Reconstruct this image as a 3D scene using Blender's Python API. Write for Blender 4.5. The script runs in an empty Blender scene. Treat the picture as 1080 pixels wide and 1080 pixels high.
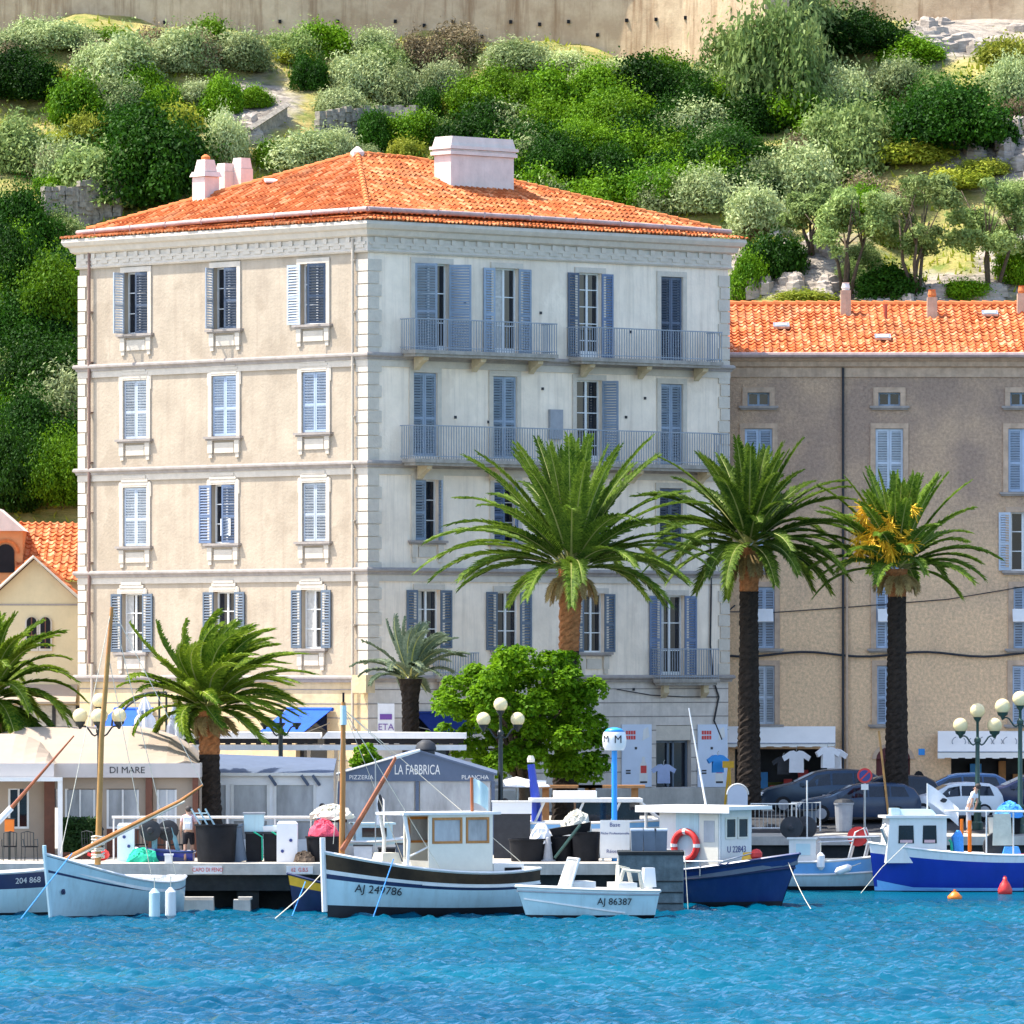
import bpy, bmesh, math, random
import numpy as np
from mathutils import Vector, Matrix, Euler
R = math.radians
PI = math.pi
scene = bpy.context.scene
col = scene.collection

# ------------------------------------------------------------------ camera, sky, sun, exposure
FPX = 7830.0          # focal length in pixels of the 1080 px photograph
HZ = 700.0            # row of the horizon
CAMZ = 7.9
cam = bpy.data.cameras.new('camera')
cam.sensor_width = 36.0
cam.lens = FPX / 1080.0 * 36.0
cam.shift_y = (HZ - 540.0) / 1080.0
cam.clip_start = 1.0
cam.clip_end = 3000.0
camo = bpy.data.objects.new('camera', cam)
camo.location = (0, 0, CAMZ)
camo.rotation_euler = (R(90), 0, 0)
col.objects.link(camo)
scene.camera = camo

SUN_DIR = Vector((-0.57, 0.10, 0.98)).normalized()
SUN_EL = math.asin(SUN_DIR.z)
SUN_AZ = math.atan2(SUN_DIR.x, SUN_DIR.y)       # clockwise from +Y
w = bpy.data.worlds.new('World')
scene.world = w
w.use_nodes = True
nt = w.node_tree
bgn = nt.nodes.get('Background') or nt.nodes.new('ShaderNodeBackground')
sky = nt.nodes.new('ShaderNodeTexSky')
sky.sky_type = 'NISHITA'
sky.sun_disc = False
sky.sun_elevation = SUN_EL
sky.sun_rotation = SUN_AZ
sky.air_density = 0.9
sky.dust_density = 1.6
sky.ozone_density = 1.0
bgn.inputs['Strength'].default_value = 0.135
nt.links.new(sky.outputs[0], bgn.inputs[0])
sun = bpy.data.lights.new('sun', 'SUN')
sun.energy = 2.9
sun.angle = R(0.5)
sun.color = (1.0, 0.94, 0.84)
suno = bpy.data.objects.new('sun', sun)
suno.rotation_euler = (-SUN_DIR).to_track_quat('-Z', 'Y').to_euler()
suno.location = (-60, 200, 120)
col.objects.link(suno)
scene.view_settings.view_transform = 'Standard'
scene.view_settings.look = 'None'
scene.view_settings.gamma = 1
scene.view_settings.exposure = 1.75

# ------------------------------------------------------------------ helpers
def P(px, py, Y):
    """a pixel of the photograph at depth Y -> world point"""
    return Vector(((px - 540.0) * Y / FPX, Y, CAMZ - (py - HZ) * Y / FPX))
def PX(px, Y): return (px - 540.0) * Y / FPX
def PZ(py, Y): return CAMZ - (py - HZ) * Y / FPX

ORG = {}
class MB:
    def __init__(s, M=None):
        s.v = []; s.f = []; s.m = []; s.uv = {}; s.M = M or Matrix.Identity(4)
    def vert(s, p):
        s.v.append(tuple(s.M @ Vector(p))); return len(s.v) - 1
    def face(s, pts, mat=0, uv=None):
        i = [s.vert(p) for p in pts]
        if uv is not None: s.uv[len(s.f)] = uv
        s.f.append(i); s.m.append(mat)
    def fi(s, idx, mat=0):
        s.f.append(list(idx)); s.m.append(mat)
    def box(s, c, d, mat=0, rz=0.0, ry=0.0, rx=0.0, top=1.0):
        c = Vector(c); hx, hy, hz = d[0] / 2, d[1] / 2, d[2] / 2
        rot = Euler((rx, ry, rz)).to_matrix()
        b = len(s.v)
        for z in (-1, 1):
            k = top if z > 0 else 1.0
            for (x, y) in ((-1, -1), (1, -1), (1, 1), (-1, 1)):
                s.vert(c + rot @ Vector((x * hx * k, y * hy * k, z * hz)))
        for q in ((3, 2, 1, 0), (4, 5, 6, 7), (0, 1, 5, 4), (1, 2, 6, 5), (2, 3, 7, 6), (3, 0, 4, 7)):
            s.fi([b + k for k in q], mat)
    def bx(s, x0, x1, y0, y1, z0, z1, mat=0):
        s.box(((x0 + x1) / 2, (y0 + y1) / 2, (z0 + z1) / 2), (x1 - x0, y1 - y0, z1 - z0), mat)
    def tube(s, path, r, n=8, mat=0, cap=True, flat=1.0):
        path = [Vector(p) for p in path]
        rs = r if isinstance(r, (list, tuple)) else [r] * len(path)
        rings = []
        ref = None
        for i, p in enumerate(path):
            a = path[max(0, i - 1)]; c = path[min(len(path) - 1, i + 1)]
            t = (c - a)
            if t.length < 1e-9: t = Vector((0, 0, 1))
            t.normalize()
            if ref is None:
                ref = Vector((0, 0, 1)) if abs(t.z) < 0.9 else Vector((1, 0, 0))
            x = t.cross(ref)
            if x.length < 1e-6: x = t.cross(Vector((1, 0.3, 0)))
            x.normalize(); y = x.cross(t); ref = y if abs(t.dot(y)) < .9 else ref
            rings.append([s.vert(p + (x * math.cos(k * 2 * PI / n) * flat + y * math.sin(k * 2 * PI / n)) * rs[i]) for k in range(n)])
        for i in range(len(rings) - 1):
            for k in range(n):
                s.fi((rings[i][k], rings[i][(k + 1) % n], rings[i + 1][(k + 1) % n], rings[i + 1][k]), mat)
        if cap:
            s.fi(rings[0][::-1], mat); s.fi(rings[-1], mat)
    def lathe(s, c, prof, n=16, mat=0, axis='z'):
        c = Vector(c); rings = []
        for (r, h) in prof:
            ring = []
            for k in range(n):
                a = k * 2 * PI / n
                if axis == 'z': p = Vector((r * math.cos(a), r * math.sin(a), h))
                elif axis == 'y': p = Vector((r * math.cos(a), h, r * math.sin(a)))
                else: p = Vector((h, r * math.cos(a), r * math.sin(a)))
                ring.append(s.vert(c + p))
            rings.append(ring)
        for i in range(len(rings) - 1):
            for k in range(n):
                s.fi((rings[i][k], rings[i][(k + 1) % n], rings[i + 1][(k + 1) % n], rings[i + 1][k]), mat)
        s.fi(rings[0][::-1], mat); s.fi(rings[-1], mat)
    def ball(s, c, r, n=12, mat=0, sq=(1, 1, 1)):
        c = Vector(c); m = n // 2
        top = s.vert(c + Vector((0, 0, r * sq[2]))); rings = []
        for i in range(1, m):
            a = PI * i / m
            rings.append([s.vert(c + Vector((r * sq[0] * math.sin(a) * math.cos(k * 2 * PI / n), r * sq[1] * math.sin(a) * math.sin(k * 2 * PI / n), r * sq[2] * math.cos(a)))) for k in range(n)])
        bot = s.vert(c - Vector((0, 0, r * sq[2])))
        for k in range(n):
            s.fi((top, rings[0][k], rings[0][(k + 1) % n]), mat)
            s.fi((bot, rings[-1][(k + 1) % n], rings[-1][k]), mat)
        for i in range(len(rings) - 1):
            for k in range(n):
                s.fi((rings[i][k], rings[i + 1][k], rings[i + 1][(k + 1) % n], rings[i][(k + 1) % n]), mat)
    def prism(s, poly, d0, d1, mat=0):
        """poly of (x, z) extruded along y"""
        n = len(poly)
        a = [s.vert((x, d0, z)) for x, z in poly]; b = [s.vert((x, d1, z)) for x, z in poly]
        s.fi(a, mat); s.fi(b[::-1], mat)
        for k in range(n): s.fi((a[k], b[k], b[(k + 1) % n], a[(k + 1) % n]), mat)
    def slab(s, poly, z0, z1, mat=0):
        """poly of (x, y) extruded along z"""
        n = len(poly)
        a = [s.vert((x, y, z0)) for x, y in poly]; b = [s.vert((x, y, z1)) for x, y in poly]
        s.fi(a[::-1], mat); s.fi(b, mat)
        for k in range(n): s.fi((a[k], a[(k + 1) % n], b[(k + 1) % n], b[k]), mat)
    def sweep(s, path, prof, mat=0, closed=False):
        """profile of (out, z) along a plan path of (x, y); out is to the right of travel"""
        n = len(path); pts = [Vector((p[0], p[1])) for p in path]; rings = []
        for i, p in enumerate(pts):
            def nrm(a, b):
                d = (b - a).normalized(); return Vector((d.y, -d.x))
            ns = []
            if closed or i > 0: ns.append(nrm(pts[i - 1], p))
            if closed or i < n - 1: ns.append(nrm(p, pts[(i + 1) % n]))
            if len(ns) == 2:
                mm = (ns[0] + ns[1]).normalized(); mm /= max(0.3, mm.dot(ns[0]))
            else: mm = ns[0]
            rings.append([s.vert((p.x + mm.x * o, p.y + mm.y * o, z)) for o, z in prof])
        k = len(prof)
        for i in range(n if closed else n - 1):
            a = rings[i]; b = rings[(i + 1) % n]
            for j in range(k): s.fi((a[j], b[j], b[(j + 1) % k], a[(j + 1) % k]), mat)
        if not closed:
            s.fi(rings[0][::-1], mat); s.fi(rings[-1], mat)
    def text(s, string, size, M, mat=0, bold=0.0, sx=1.0):
        """flat lettering in the xy plane of M, centred"""
        cu = bpy.data.curves.new('lettering', 'FONT'); cu.body = string; cu.size = size
        cu.align_x = 'CENTER'; cu.align_y = 'CENTER'; cu.offset = bold; cu.extrude = 0.004; cu.resolution_u = 3
        o = bpy.data.objects.new('lettering', cu)
        me = bpy.data.meshes.new_from_object(o)
        b = len(s.v)
        for v in me.vertices: s.vert(M @ Vector((v.co.x * sx, v.co.y, v.co.z)))
        for p in me.polygons: s.fi([b + k for k in p.vertices], mat)
        bpy.data.objects.remove(o); bpy.data.meshes.remove(me); bpy.data.curves.remove(cu)
    def build(s, name, mats, parent=None, smooth=False, fix=True):
        me = bpy.data.meshes.new(name)
        org = ORG.get(parent.name, Vector()) if parent else Vector()
        va = [(a - org.x, b - org.y, c - org.z) for a, b, c in s.v]
        me.from_pydata(va, [], s.f)
        if not isinstance(mats, (list, tuple)): mats = [mats]
        for m in mats: me.materials.append(m)
        if len(mats) > 1: me.polygons.foreach_set('material_index', s.m)
        if s.uv:
            ul = me.uv_layers.new(name='UVMap')
            for fi_, uv in s.uv.items():
                p = me.polygons[fi_]
                for k, li in enumerate(p.loop_indices): ul.data[li].uv = uv if not isinstance(uv[0], (tuple, list)) else uv[k]
        if fix:
            bm = bmesh.new(); bm.from_mesh(me); bmesh.ops.recalc_face_normals(bm, faces=bm.faces); bm.to_mesh(me); bm.free()
        if smooth:
            me.polygons.foreach_set('use_smooth', [True] * len(me.polygons))
            if smooth == 'auto':
                try: me.set_sharp_from_angle(angle=R(40))
                except Exception: pass
        me.update()
        o = bpy.data.objects.new(name, me); col.objects.link(o)
        if parent: o.parent = parent
        ORG[o.name] = org
        return o

def thing(name, label, cat, loc=(0, 0, 0), group=None):
    o = bpy.data.objects.new(name, None); o.empty_display_size = 0.2
    col.objects.link(o); o.location = loc; o['label'] = label; o['category'] = cat
    if group: o['group'] = group
    ORG[o.name] = Vector(loc)
    return o
def tag(o, label, cat, group=None):
    o['label'] = label; o['category'] = cat
    if group: o['group'] = group
    return o
def struct(o, kind='structure'):
    o['kind'] = kind; return o
KIDS = {}
def copy_tree(o, parent=None):
    c = o.copy(); col.objects.link(c)
    if parent: c.parent = parent
    for ch in [x for x in bpy.data.objects if x.parent == o]: copy_tree(ch, c)
    return c
def recenter(o):
    """move a single-mesh thing's origin to the bottom centre of its mesh"""
    me = o.data
    n = len(me.vertices); a = np.empty(n * 3); me.vertices.foreach_get('co', a); a = a.reshape(-1, 3)
    c = np.array([(a[:, 0].min() + a[:, 0].max()) / 2, (a[:, 1].min() + a[:, 1].max()) / 2, a[:, 2].min()])
    me.transform(Matrix.Translation(Vector(-c))); o.location = Vector(c)
    return o

# ------------------------------------------------------------------ materials
def new_mat(name):
    m = bpy.data.materials.new(name); m.use_nodes = True
    n = m.node_tree.nodes; l = m.node_tree.links
    return m, n, l, n['Principled BSDF']
def mat(name, c, rough=0.7, var=0.12, scale=4.0, bump=0.0, bscale=None, metal=0.0, spec=0.5, c2=None, stain=0.0, detail=6.0, stain_c=None, zs=1.0, objvar=0.0, patch=0.0):
    m, n, l, b = new_mat(name)
    if rough >= .8: spec = .15
    b.inputs['Roughness'].default_value = rough; b.inputs['Metallic'].default_value = metal
    b.inputs['Specular IOR Level'].default_value = spec
    tc = n.new('ShaderNodeTexCoord')
    mp = n.new('ShaderNodeMapping'); mp.inputs['Scale'].default_value = (1, 1, zs); l.new(tc.outputs['Object'], mp.inputs[0])
    nz = n.new('ShaderNodeTexNoise'); nz.inputs['Scale'].default_value = scale; nz.inputs['Detail'].default_value = detail
    nz.inputs['Roughness'].default_value = 0.65
    l.new(mp.outputs[0], nz.inputs['Vector'])
    mr = n.new('ShaderNodeMapRange'); mr.inputs[1].default_value = 0.3; mr.inputs[2].default_value = 0.7
    l.new(nz.outputs[0], mr.inputs[0])
    mx = n.new('ShaderNodeMix'); mx.data_type = 'RGBA'
    ca = tuple(max(0, k * (1 - var)) for k in c); cb = c2 if c2 else tuple(min(1, k * (1 + var)) for k in c)
    mx.inputs[6].default_value = (*ca, 1); mx.inputs[7].default_value = (*cb, 1)
    l.new(mr.outputs[0], mx.inputs[0]); out = mx.outputs[2]
    if stain > 0:
        mp2 = n.new('ShaderNodeMapping'); mp2.inputs['Scale'].default_value = (3.0, 3.0, 0.18); l.new(tc.outputs['Object'], mp2.inputs[0])
        n2 = n.new('ShaderNodeTexNoise'); n2.inputs['Scale'].default_value = 1.3; n2.inputs['Detail'].default_value = 8; n2.inputs['Roughness'].default_value = 0.7
        l.new(mp2.outputs[0], n2.inputs['Vector'])
        r2 = n.new('ShaderNodeMapRange'); r2.inputs[1].default_value = 0.48; r2.inputs[2].default_value = 0.75; r2.inputs[4].default_value = stain
        l.new(n2.outputs[0], r2.inputs[0])
        m2 = n.new('ShaderNodeMix'); m2.data_type = 'RGBA'; l.new(r2.outputs[0], m2.inputs[0]); l.new(out, m2.inputs[6])
        sc = stain_c or tuple(k * 0.35 for k in c)
        m2.inputs[7].default_value = (*sc, 1); out = m2.outputs[2]
    if patch > 0:
        n4 = n.new('ShaderNodeTexNoise'); n4.inputs['Scale'].default_value = 0.33; n4.inputs['Detail'].default_value = 5; l.new(tc.outputs['Object'], n4.inputs['Vector'])
        r4 = n.new('ShaderNodeMapRange'); r4.inputs[1].default_value = 0.56; r4.inputs[2].default_value = 0.59; r4.inputs[4].default_value = patch; l.new(n4.outputs[0], r4.inputs[0])
        m4 = n.new('ShaderNodeMix'); m4.data_type = 'RGBA'; l.new(r4.outputs[0], m4.inputs[0]); l.new(out, m4.inputs[6]); m4.inputs[7].default_value = (c[0] * .78, c[1] * .76, c[2] * .74, 1); out = m4.outputs[2]
    if objvar > 0:
        oi = n.new('ShaderNodeObjectInfo'); vr = n.new('ShaderNodeMapRange'); vr.inputs[3].default_value = 1 - objvar; vr.inputs[4].default_value = 1 + objvar; l.new(oi.outputs['Random'], vr.inputs[0])
        hv = n.new('ShaderNodeHueSaturation'); l.new(out, hv.inputs['Color']); l.new(vr.outputs[0], hv.inputs['Value']); out = hv.outputs[0]
    l.new(out, b.inputs['Base Color'])
    if bump > 0:
        nb = n.new('ShaderNodeTexNoise'); nb.inputs['Scale'].default_value = bscale or scale * 4; nb.inputs['Detail'].default_value = 5
        l.new(tc.outputs['Object'], nb.inputs['Vector'])
        bp = n.new('ShaderNodeBump'); bp.inputs['Strength'].default_value = min(1.0, bump); bp.inputs['Distance'].default_value = 0.03
        l.new(nb.outputs[0], bp.inputs['Height']); l.new(bp.outputs[0], b.inputs['Normal'])
    return m
def leaf_mat(name, ca, cb, scale=1.2, trans=0.35, cc=None, rough=0.6):
    m, n, l, b = new_mat(name)
    tc = n.new('ShaderNodeTexCoord'); oi = n.new('ShaderNodeObjectInfo')
    ad = n.new('ShaderNodeVectorMath'); ad.operation = 'ADD'; l.new(tc.outputs['Object'], ad.inputs[0]); l.new(oi.outputs['Location'], ad.inputs[1])
    nz = n.new('ShaderNodeTexNoise'); nz.inputs['Scale'].default_value = scale; nz.inputs['Detail'].default_value = 3
    l.new(ad.outputs[0], nz.inputs['Vector'])
    wn = n.new('ShaderNodeTexNoise'); wn.inputs['Scale'].default_value = 14; l.new(ad.outputs[0], wn.inputs['Vector'])
    mm = n.new('ShaderNodeMath'); mm.operation = 'MULTIPLY_ADD'; mm.inputs[1].default_value = 0.6; l.new(wn.outputs[0], mm.inputs[0]); 
    m3 = n.new('ShaderNodeMath'); m3.operation = 'MULTIPLY'; m3.inputs[1].default_value = 0.5; l.new(nz.outputs[0], m3.inputs[0]); l.new(m3.outputs[0], mm.inputs[2])
    cr = n.new('ShaderNodeValToRGB'); cr.color_ramp.elements[0].position = 0.38; cr.color_ramp.elements[1].position = 0.72
    cr.color_ramp.elements[0].color = (*ca, 1); cr.color_ramp.elements[1].color = (*cb, 1)
    if cc:
        e = cr.color_ramp.elements.new(0.8); e.color = (*cc, 1)
    l.new(mm.outputs[0], cr.inputs[0])
    hs = n.new('ShaderNodeHueSaturation'); l.new(cr.outputs[0], hs.inputs['Color'])
    vr = n.new('ShaderNodeMapRange'); vr.inputs[3].default_value = 0.75; vr.inputs[4].default_value = 1.3; l.new(oi.outputs['Random'], vr.inputs[0]); l.new(vr.outputs[0], hs.inputs['Value'])
    l.new(hs.outputs[0], b.inputs['Base Color']); b.inputs['Roughness'].default_value = rough; b.inputs['Specular IOR Level'].default_value = 0.12
    tr = n.new('ShaderNodeBsdfTranslucent'); l.new(hs.outputs[0], tr.inputs[0])
    ms = n.new('ShaderNodeMixShader'); ms.inputs[0].default_value = trans
    l.new(b.outputs[0], ms.inputs[1]); l.new(tr.outputs[0], ms.inputs[2])
    l.new(ms.outputs[0], n['Material Output'].inputs[0])
    return m
def tile_mat(name, ca, cb, cc):
    m, n, l, b = new_mat(name)
    uv = n.new('ShaderNodeUVMap'); uv.uv_map = 'UVMap'
    wn = n.new('ShaderNodeTexWhiteNoise'); wn.noise_dimensions = '2D'; l.new(uv.outputs[0], wn.inputs['Vector'])
    cr = n.new('ShaderNodeValToRGB'); e = cr.color_ramp.elements
    e[0].position = 0.0; e[0].color = (*ca, 1); e[1].position = 0.6; e[1].color = (*cb, 1)
    x = e.new(1.0); x.color = (*cc, 1)
    l.new(wn.outputs[0], cr.inputs[0])
    tc = n.new('ShaderNodeTexCoord'); nz = n.new('ShaderNodeTexNoise'); nz.inputs['Scale'].default_value = 0.9; nz.inputs['Detail'].default_value = 8
    l.new(tc.outputs['Object'], nz.inputs['Vector'])
    mr = n.new('ShaderNodeMapRange'); mr.inputs[1].default_value = 0.5; mr.inputs[2].default_value = 0.72; mr.inputs[4].default_value = 0.55; l.new(nz.outputs[0], mr.inputs[0])
    mx = n.new('ShaderNodeMix'); mx.data_type = 'RGBA'; l.new(mr.outputs[0], mx.inputs[0]); l.new(cr.outputs[0], mx.inputs[6]); mx.inputs[7].default_value = (0.26, 0.12, 0.06, 1)
    l.new(mx.outputs[2], b.inputs['Base Color']); b.inputs['Roughness'].default_value = 0.9; b.inputs['Specular IOR Level'].default_value = 0.12
    return m
def glass_mat(name, c, rough=0.06, metal=0.0):
    m = mat(name, c, rough=rough, var=0.5, scale=0.8, spec=0.55)
    return m

M = {}
M['stucco'] = mat('cream_stucco', (0.43, 0.355, 0.268), 0.9, 0.13, 0.9, 0.5, 9, stain=0.5, stain_c=(0.31, 0.24, 0.18), patch=.5)  # sunlit copy of the block's stucco, colour lowered for the left facade
M['stucco_shaded'] = mat('shaded_side_stucco', (0.88, 0.735, 0.58), 0.9, 0.11, 0.9, 0.5, 9, stain=0.5, stain_c=(0.46, 0.37, 0.29), patch=.4)  # same cream stucco, colour raised to brighten the shaded right facade
M['trim'] = mat('pale_stone_trim', (0.58, 0.51, 0.42), 0.85, 0.10, 3, 0.3, 12, stain=0.2, stain_c=(0.48, 0.42, 0.34))
M['string'] = mat('weathered_band', (0.33, 0.29, 0.26), 0.9, 0.2, 2.5, 0.3, 12, stain=0.5, stain_c=(0.26, 0.23, 0.22))
M['ashlar'] = mat('base_ashlar', (0.58, 0.44, 0.26), 0.9, 0.16, 1.6, 0.5, 6, stain=0.35, stain_c=(0.40, 0.32, 0.22))
M['ashlar_shaded'] = mat('shaded_side_ashlar', (0.62, 0.55, 0.48), 0.9, 0.16, 1.6, 0.5, 6, stain=0.45, stain_c=(0.38, 0.33, 0.28))  # base ashlar again, greyed in colour for the shaded right facade
M['joint'] = mat('dark_joint', (0.25, 0.22, 0.20), 0.95, 0.2)
M['shutter_blue'] = mat('faded_blue_paint', (0.25, 0.31, 0.385), 0.6, 0.12, 3, stain=0.2, stain_c=(0.2, 0.27, 0.38), objvar=.16)
M['shutter_deep'] = mat('deep_blue_paint', (0.12, 0.17, 0.27), 0.6, 0.12, 3, stain=0.2, stain_c=(0.1, 0.16, 0.3), objvar=.16)
M['shutter_grey'] = mat('grey_blue_paint', (0.10, 0.135, 0.18), 0.6, 0.12, 3, stain=0.2, stain_c=(0.12, 0.15, 0.2), objvar=.16)
M['shutter_pale'] = mat('pale_grey_paint', (0.44, 0.49, 0.55), 0.6, 0.12, 3, stain=0.25, stain_c=(0.3, 0.34, 0.38), objvar=.16)
M['shutter_light'] = mat('pale_blue_paint', (0.36, 0.44, 0.56), 0.6, 0.10, 3, stain=0.2, stain_c=(0.27, 0.36, 0.5), objvar=.16)
M['shutter_slate'] = mat('slate_paint', (0.07, 0.095, 0.14), 0.6, 0.12, 3, stain=0.3, stain_c=(0.08, 0.1, 0.14), objvar=.16)
M['white_wood'] = mat('white_wood', (0.72, 0.72, 0.70), 0.6, 0.06, 5)
M['pane'] = glass_mat('dark_pane', (0.010, 0.014, 0.022))
M['curtain'] = mat('curtain', (0.5, 0.48, 0.44), 0.9, 0.2, 8)
M['rail'] = mat('grey_blue_iron', (0.25, 0.285, 0.33), 0.5, 0.1, 6)
M['slab'] = mat('weathered_slab', (0.34, 0.31, 0.27), 0.9, 0.25, 3, 0.3, 10, stain=0.5, stain_c=(0.1, 0.1, 0.1))
M['bracket'] = mat('ochre_stone', (0.52, 0.42, 0.27), 0.9, 0.2, 3, 0.4, 10)
M['tile'] = tile_mat('terracotta_tile', (0.27, 0.055, 0.014), (0.50, 0.14, 0.042), (0.66, 0.31, 0.15))
M['tile_new'] = tile_mat('bright_terracotta', (0.40, 0.09, 0.026), (0.57, 0.165, 0.055), (0.70, 0.34, 0.18))
M['tile_flat'] = mat('plain_terracotta', (0.55, 0.18, 0.06), 0.85, 0.25, 6)
M['gutter'] = mat('rosy_zinc', (0.42, 0.30, 0.27), 0.5, 0.25, 2, stain=0.4)
M['pipe'] = mat('brown_pipe', (0.22, 0.13, 0.10), 0.6, 0.2, 3)
M['pipe_pale'] = mat('beige_pipe', (0.5, 0.42, 0.33), 0.6, 0.12, 3)
M['chimney'] = mat('pink_render', (0.72, 0.60, 0.53), 0.9, 0.1, 2, 0.3, 10, stain=0.25, stain_c=(0.45, 0.35, 0.3))
M['blue_canvas'] = mat('blue_canvas', (0.02, 0.09, 0.46), 0.8, 0.12, 3)
M['navy_canvas'] = mat('navy_canvas', (0.012, 0.03, 0.15), 0.8, 0.12, 3)
M['white_canvas'] = mat('white_canvas', (0.80, 0.77, 0.72), 0.85, 0.04, 2)
M['white'] = mat('white_paint', (0.70, 0.69, 0.66), 0.45, 0.05, 3, stain=0.25, stain_c=(0.46, 0.40, 0.31))
M['white_plastic'] = mat('white_plastic', (0.75, 0.75, 0.75), 0.4, 0.04, 3)
M['black'] = mat('black_plastic', (0.008, 0.0085, 0.011), 0.6, 0.3, 4, spec=.2)
M['darkgrey'] = mat('dark_grey', (0.035, 0.037, 0.042), 0.6, 0.2, 4, spec=.25)
M['grey'] = mat('mid_grey', (0.3, 0.31, 0.33), 0.6, 0.12, 4)
M['steel'] = mat('galvanised_steel', (0.4, 0.42, 0.43), 0.35, 0.15, 6, metal=0.7)
M['rust'] = mat('red_metal', (0.35, 0.06, 0.03), 0.6, 0.2, 4)
M['red'] = mat('red_paint', (0.62, 0.03, 0.025), 0.45, 0.1, 4)
M['pink'] = mat('pink_net', (0.78, 0.10, 0.15), 0.9, 0.3, 18, 0.9, 30)
M['orange'] = mat('orange_plastic', (0.85, 0.20, 0.01), 0.4, 0.08, 4)
M['yellow'] = mat('yellow_plastic', (0.75, 0.42, 0.02), 0.5, 0.12, 4)
M['hull_white'] = mat('white_hull', (0.70, 0.72, 0.72), 0.35, 0.05, 1.5, stain=0.35, stain_c=(0.42, 0.34, 0.24))
M['hull_pale'] = mat('pale_blue_shaded_white', (0.46, 0.62, 0.65), 0.38, 0.07, 1.5, stain=0.4, stain_c=(0.26, 0.32, 0.30))  # pale blue paint; on white hulls the teal paints in shade and water reflection
M['hull_navy'] = mat('navy_hull', (0.010, 0.03, 0.13), 0.35, 0.2, 1.2, stain=0.25, stain_c=(0.05, 0.1, 0.22))
M['hull_blue'] = mat('royal_blue_hull', (0.008, 0.03, 0.30), 0.3, 0.15, 1.2, stain=0.15, stain_c=(0.03, 0.09, 0.4))
M['hull_sky'] = mat('sky_blue_hull', (0.16, 0.40, 0.72), 0.35, 0.08, 1.5, stain=0.2, stain_c=(0.2, 0.3, 0.45))
M['hull_dark'] = mat('dark_bottom', (0.012, 0.013, 0.018), 0.6, 0.3, 3)
M['stripe_navy'] = mat('navy_stripe', (0.015, 0.025, 0.08), 0.4, 0.2, 3)
M['stripe_brown'] = mat('varnish_stripe', (0.010, 0.008, 0.010), 0.5, 0.5, 0.45, c2=(0.10, 0.06, 0.03), spec=.2)
M['varnish'] = mat('varnished_wood', (0.42, 0.17, 0.035), 0.35, 0.3, 3, zs=0.2)
M['varnish_dark'] = mat('reddish_spar', (0.30, 0.085, 0.025), 0.35, 0.3, 3)
M['spar'] = mat('golden_spar', (0.40, 0.20, 0.045), 0.4, 0.2, 3)
M['cabin_cream'] = mat('cream_cabin', (0.70, 0.66, 0.56), 0.45, 0.06, 3)
M['rope_blue'] = mat('blue_rope', (0.08, 0.32, 0.75), 0.8, 0.2, 20)
M['rope_white'] = mat('pale_rope', (0.6, 0.56, 0.45), 0.9, 0.2, 20)
M['rope_green'] = mat('green_rope', (0.03, 0.4, 0.25), 0.9, 0.2, 20)
M['concrete'] = mat('concrete', (0.46, 0.43, 0.38), 0.9, 0.18, 1.5, 0.4, 8, stain=0.35, stain_c=(0.22, 0.2, 0.17))
M['concrete_dark'] = mat('shade_dark_concrete', (0.026, 0.030, 0.032), 0.8, 0.35, 1.5, 0.5, 8, stain=0.4, stain_c=(0.03, 0.04, 0.03))  # near-black tone paints in the shade of the void under the pier
M['paving'] = mat('paving', (0.42, 0.38, 0.32), 0.9, 0.15, 0.8, 0.2, 6)
M['asphalt'] = mat('asphalt', (0.055, 0.055, 0.058), 0.9, 0.2, 2, 0.3, 30)
M['tent'] = mat('beige_tent', (0.38, 0.305, 0.235), 0.85, 0.05, 1.5, stain=0.08, stain_c=(0.45, 0.38, 0.3))
M['tent_valance'] = mat('tent_valance', (0.60, 0.54, 0.50), 0.85, 0.04, 2)
M['brown_wood'] = mat('brown_post', (0.14, 0.045, 0.02), 0.6, 0.25, 4)
M['wood'] = mat('orange_timber', (0.40, 0.18, 0.06), 0.7, 0.25, 4)
M['slate_canvas'] = mat('slate_canvas', (0.10, 0.13, 0.19), 0.8, 0.08, 2)
M['screen'] = mat('reflect_tint_screen', (0.36, 0.37, 0.38), 0.2, 0.5, 0.7, zs=.35)  # upright grey blotches paint reflections into the opaque screen colour
M['green_iron'] = mat('dark_green_iron', (0.012, 0.05, 0.04), 0.45, 0.2, 6)
M['black_iron'] = mat('black_iron', (0.012, 0.02, 0.02), 0.45, 0.2, 6)
M['globe'] = mat('opal_globe', (0.80, 0.66, 0.36), 0.25, 0.03, 3)
M['trunk'] = mat('palm_trunk', (0.032, 0.024, 0.019), 0.95, 0.45, 7, 0.9, 14)
M['trunk_top'] = mat('trimmed_palm_bark', (0.34, 0.135, 0.05), 0.9, 0.4, 7, 0.8, 14)
M['bark'] = mat('bark', (0.10, 0.075, 0.055), 0.95, 0.35, 5, 0.8, 12)
M['palm_leaf'] = leaf_mat('palm_leaf', (0.014, 0.055, 0.004), (0.19, 0.28, 0.03), 0.9, 0.3, (0.60, 0.60, 0.24))
M['palm_leaf_wind'] = leaf_mat('palm_leaf_bright', (0.025, 0.085, 0.004), (0.26, 0.34, 0.025), 0.9, 0.3, (0.62, 0.60, 0.14))
M['palm_leaf_young'] = leaf_mat('palm_leaf_grey', (0.12, 0.18, 0.10), (0.30, 0.36, 0.24), 1.2, 0.25)
M['rachis'] = mat('palm_rib', (0.33, 0.33, 0.10), 0.7, 0.2, 5)
M['dates'] = mat('date_stalks', (0.88, 0.50, 0.015), 0.7, 0.2, 9)
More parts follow.
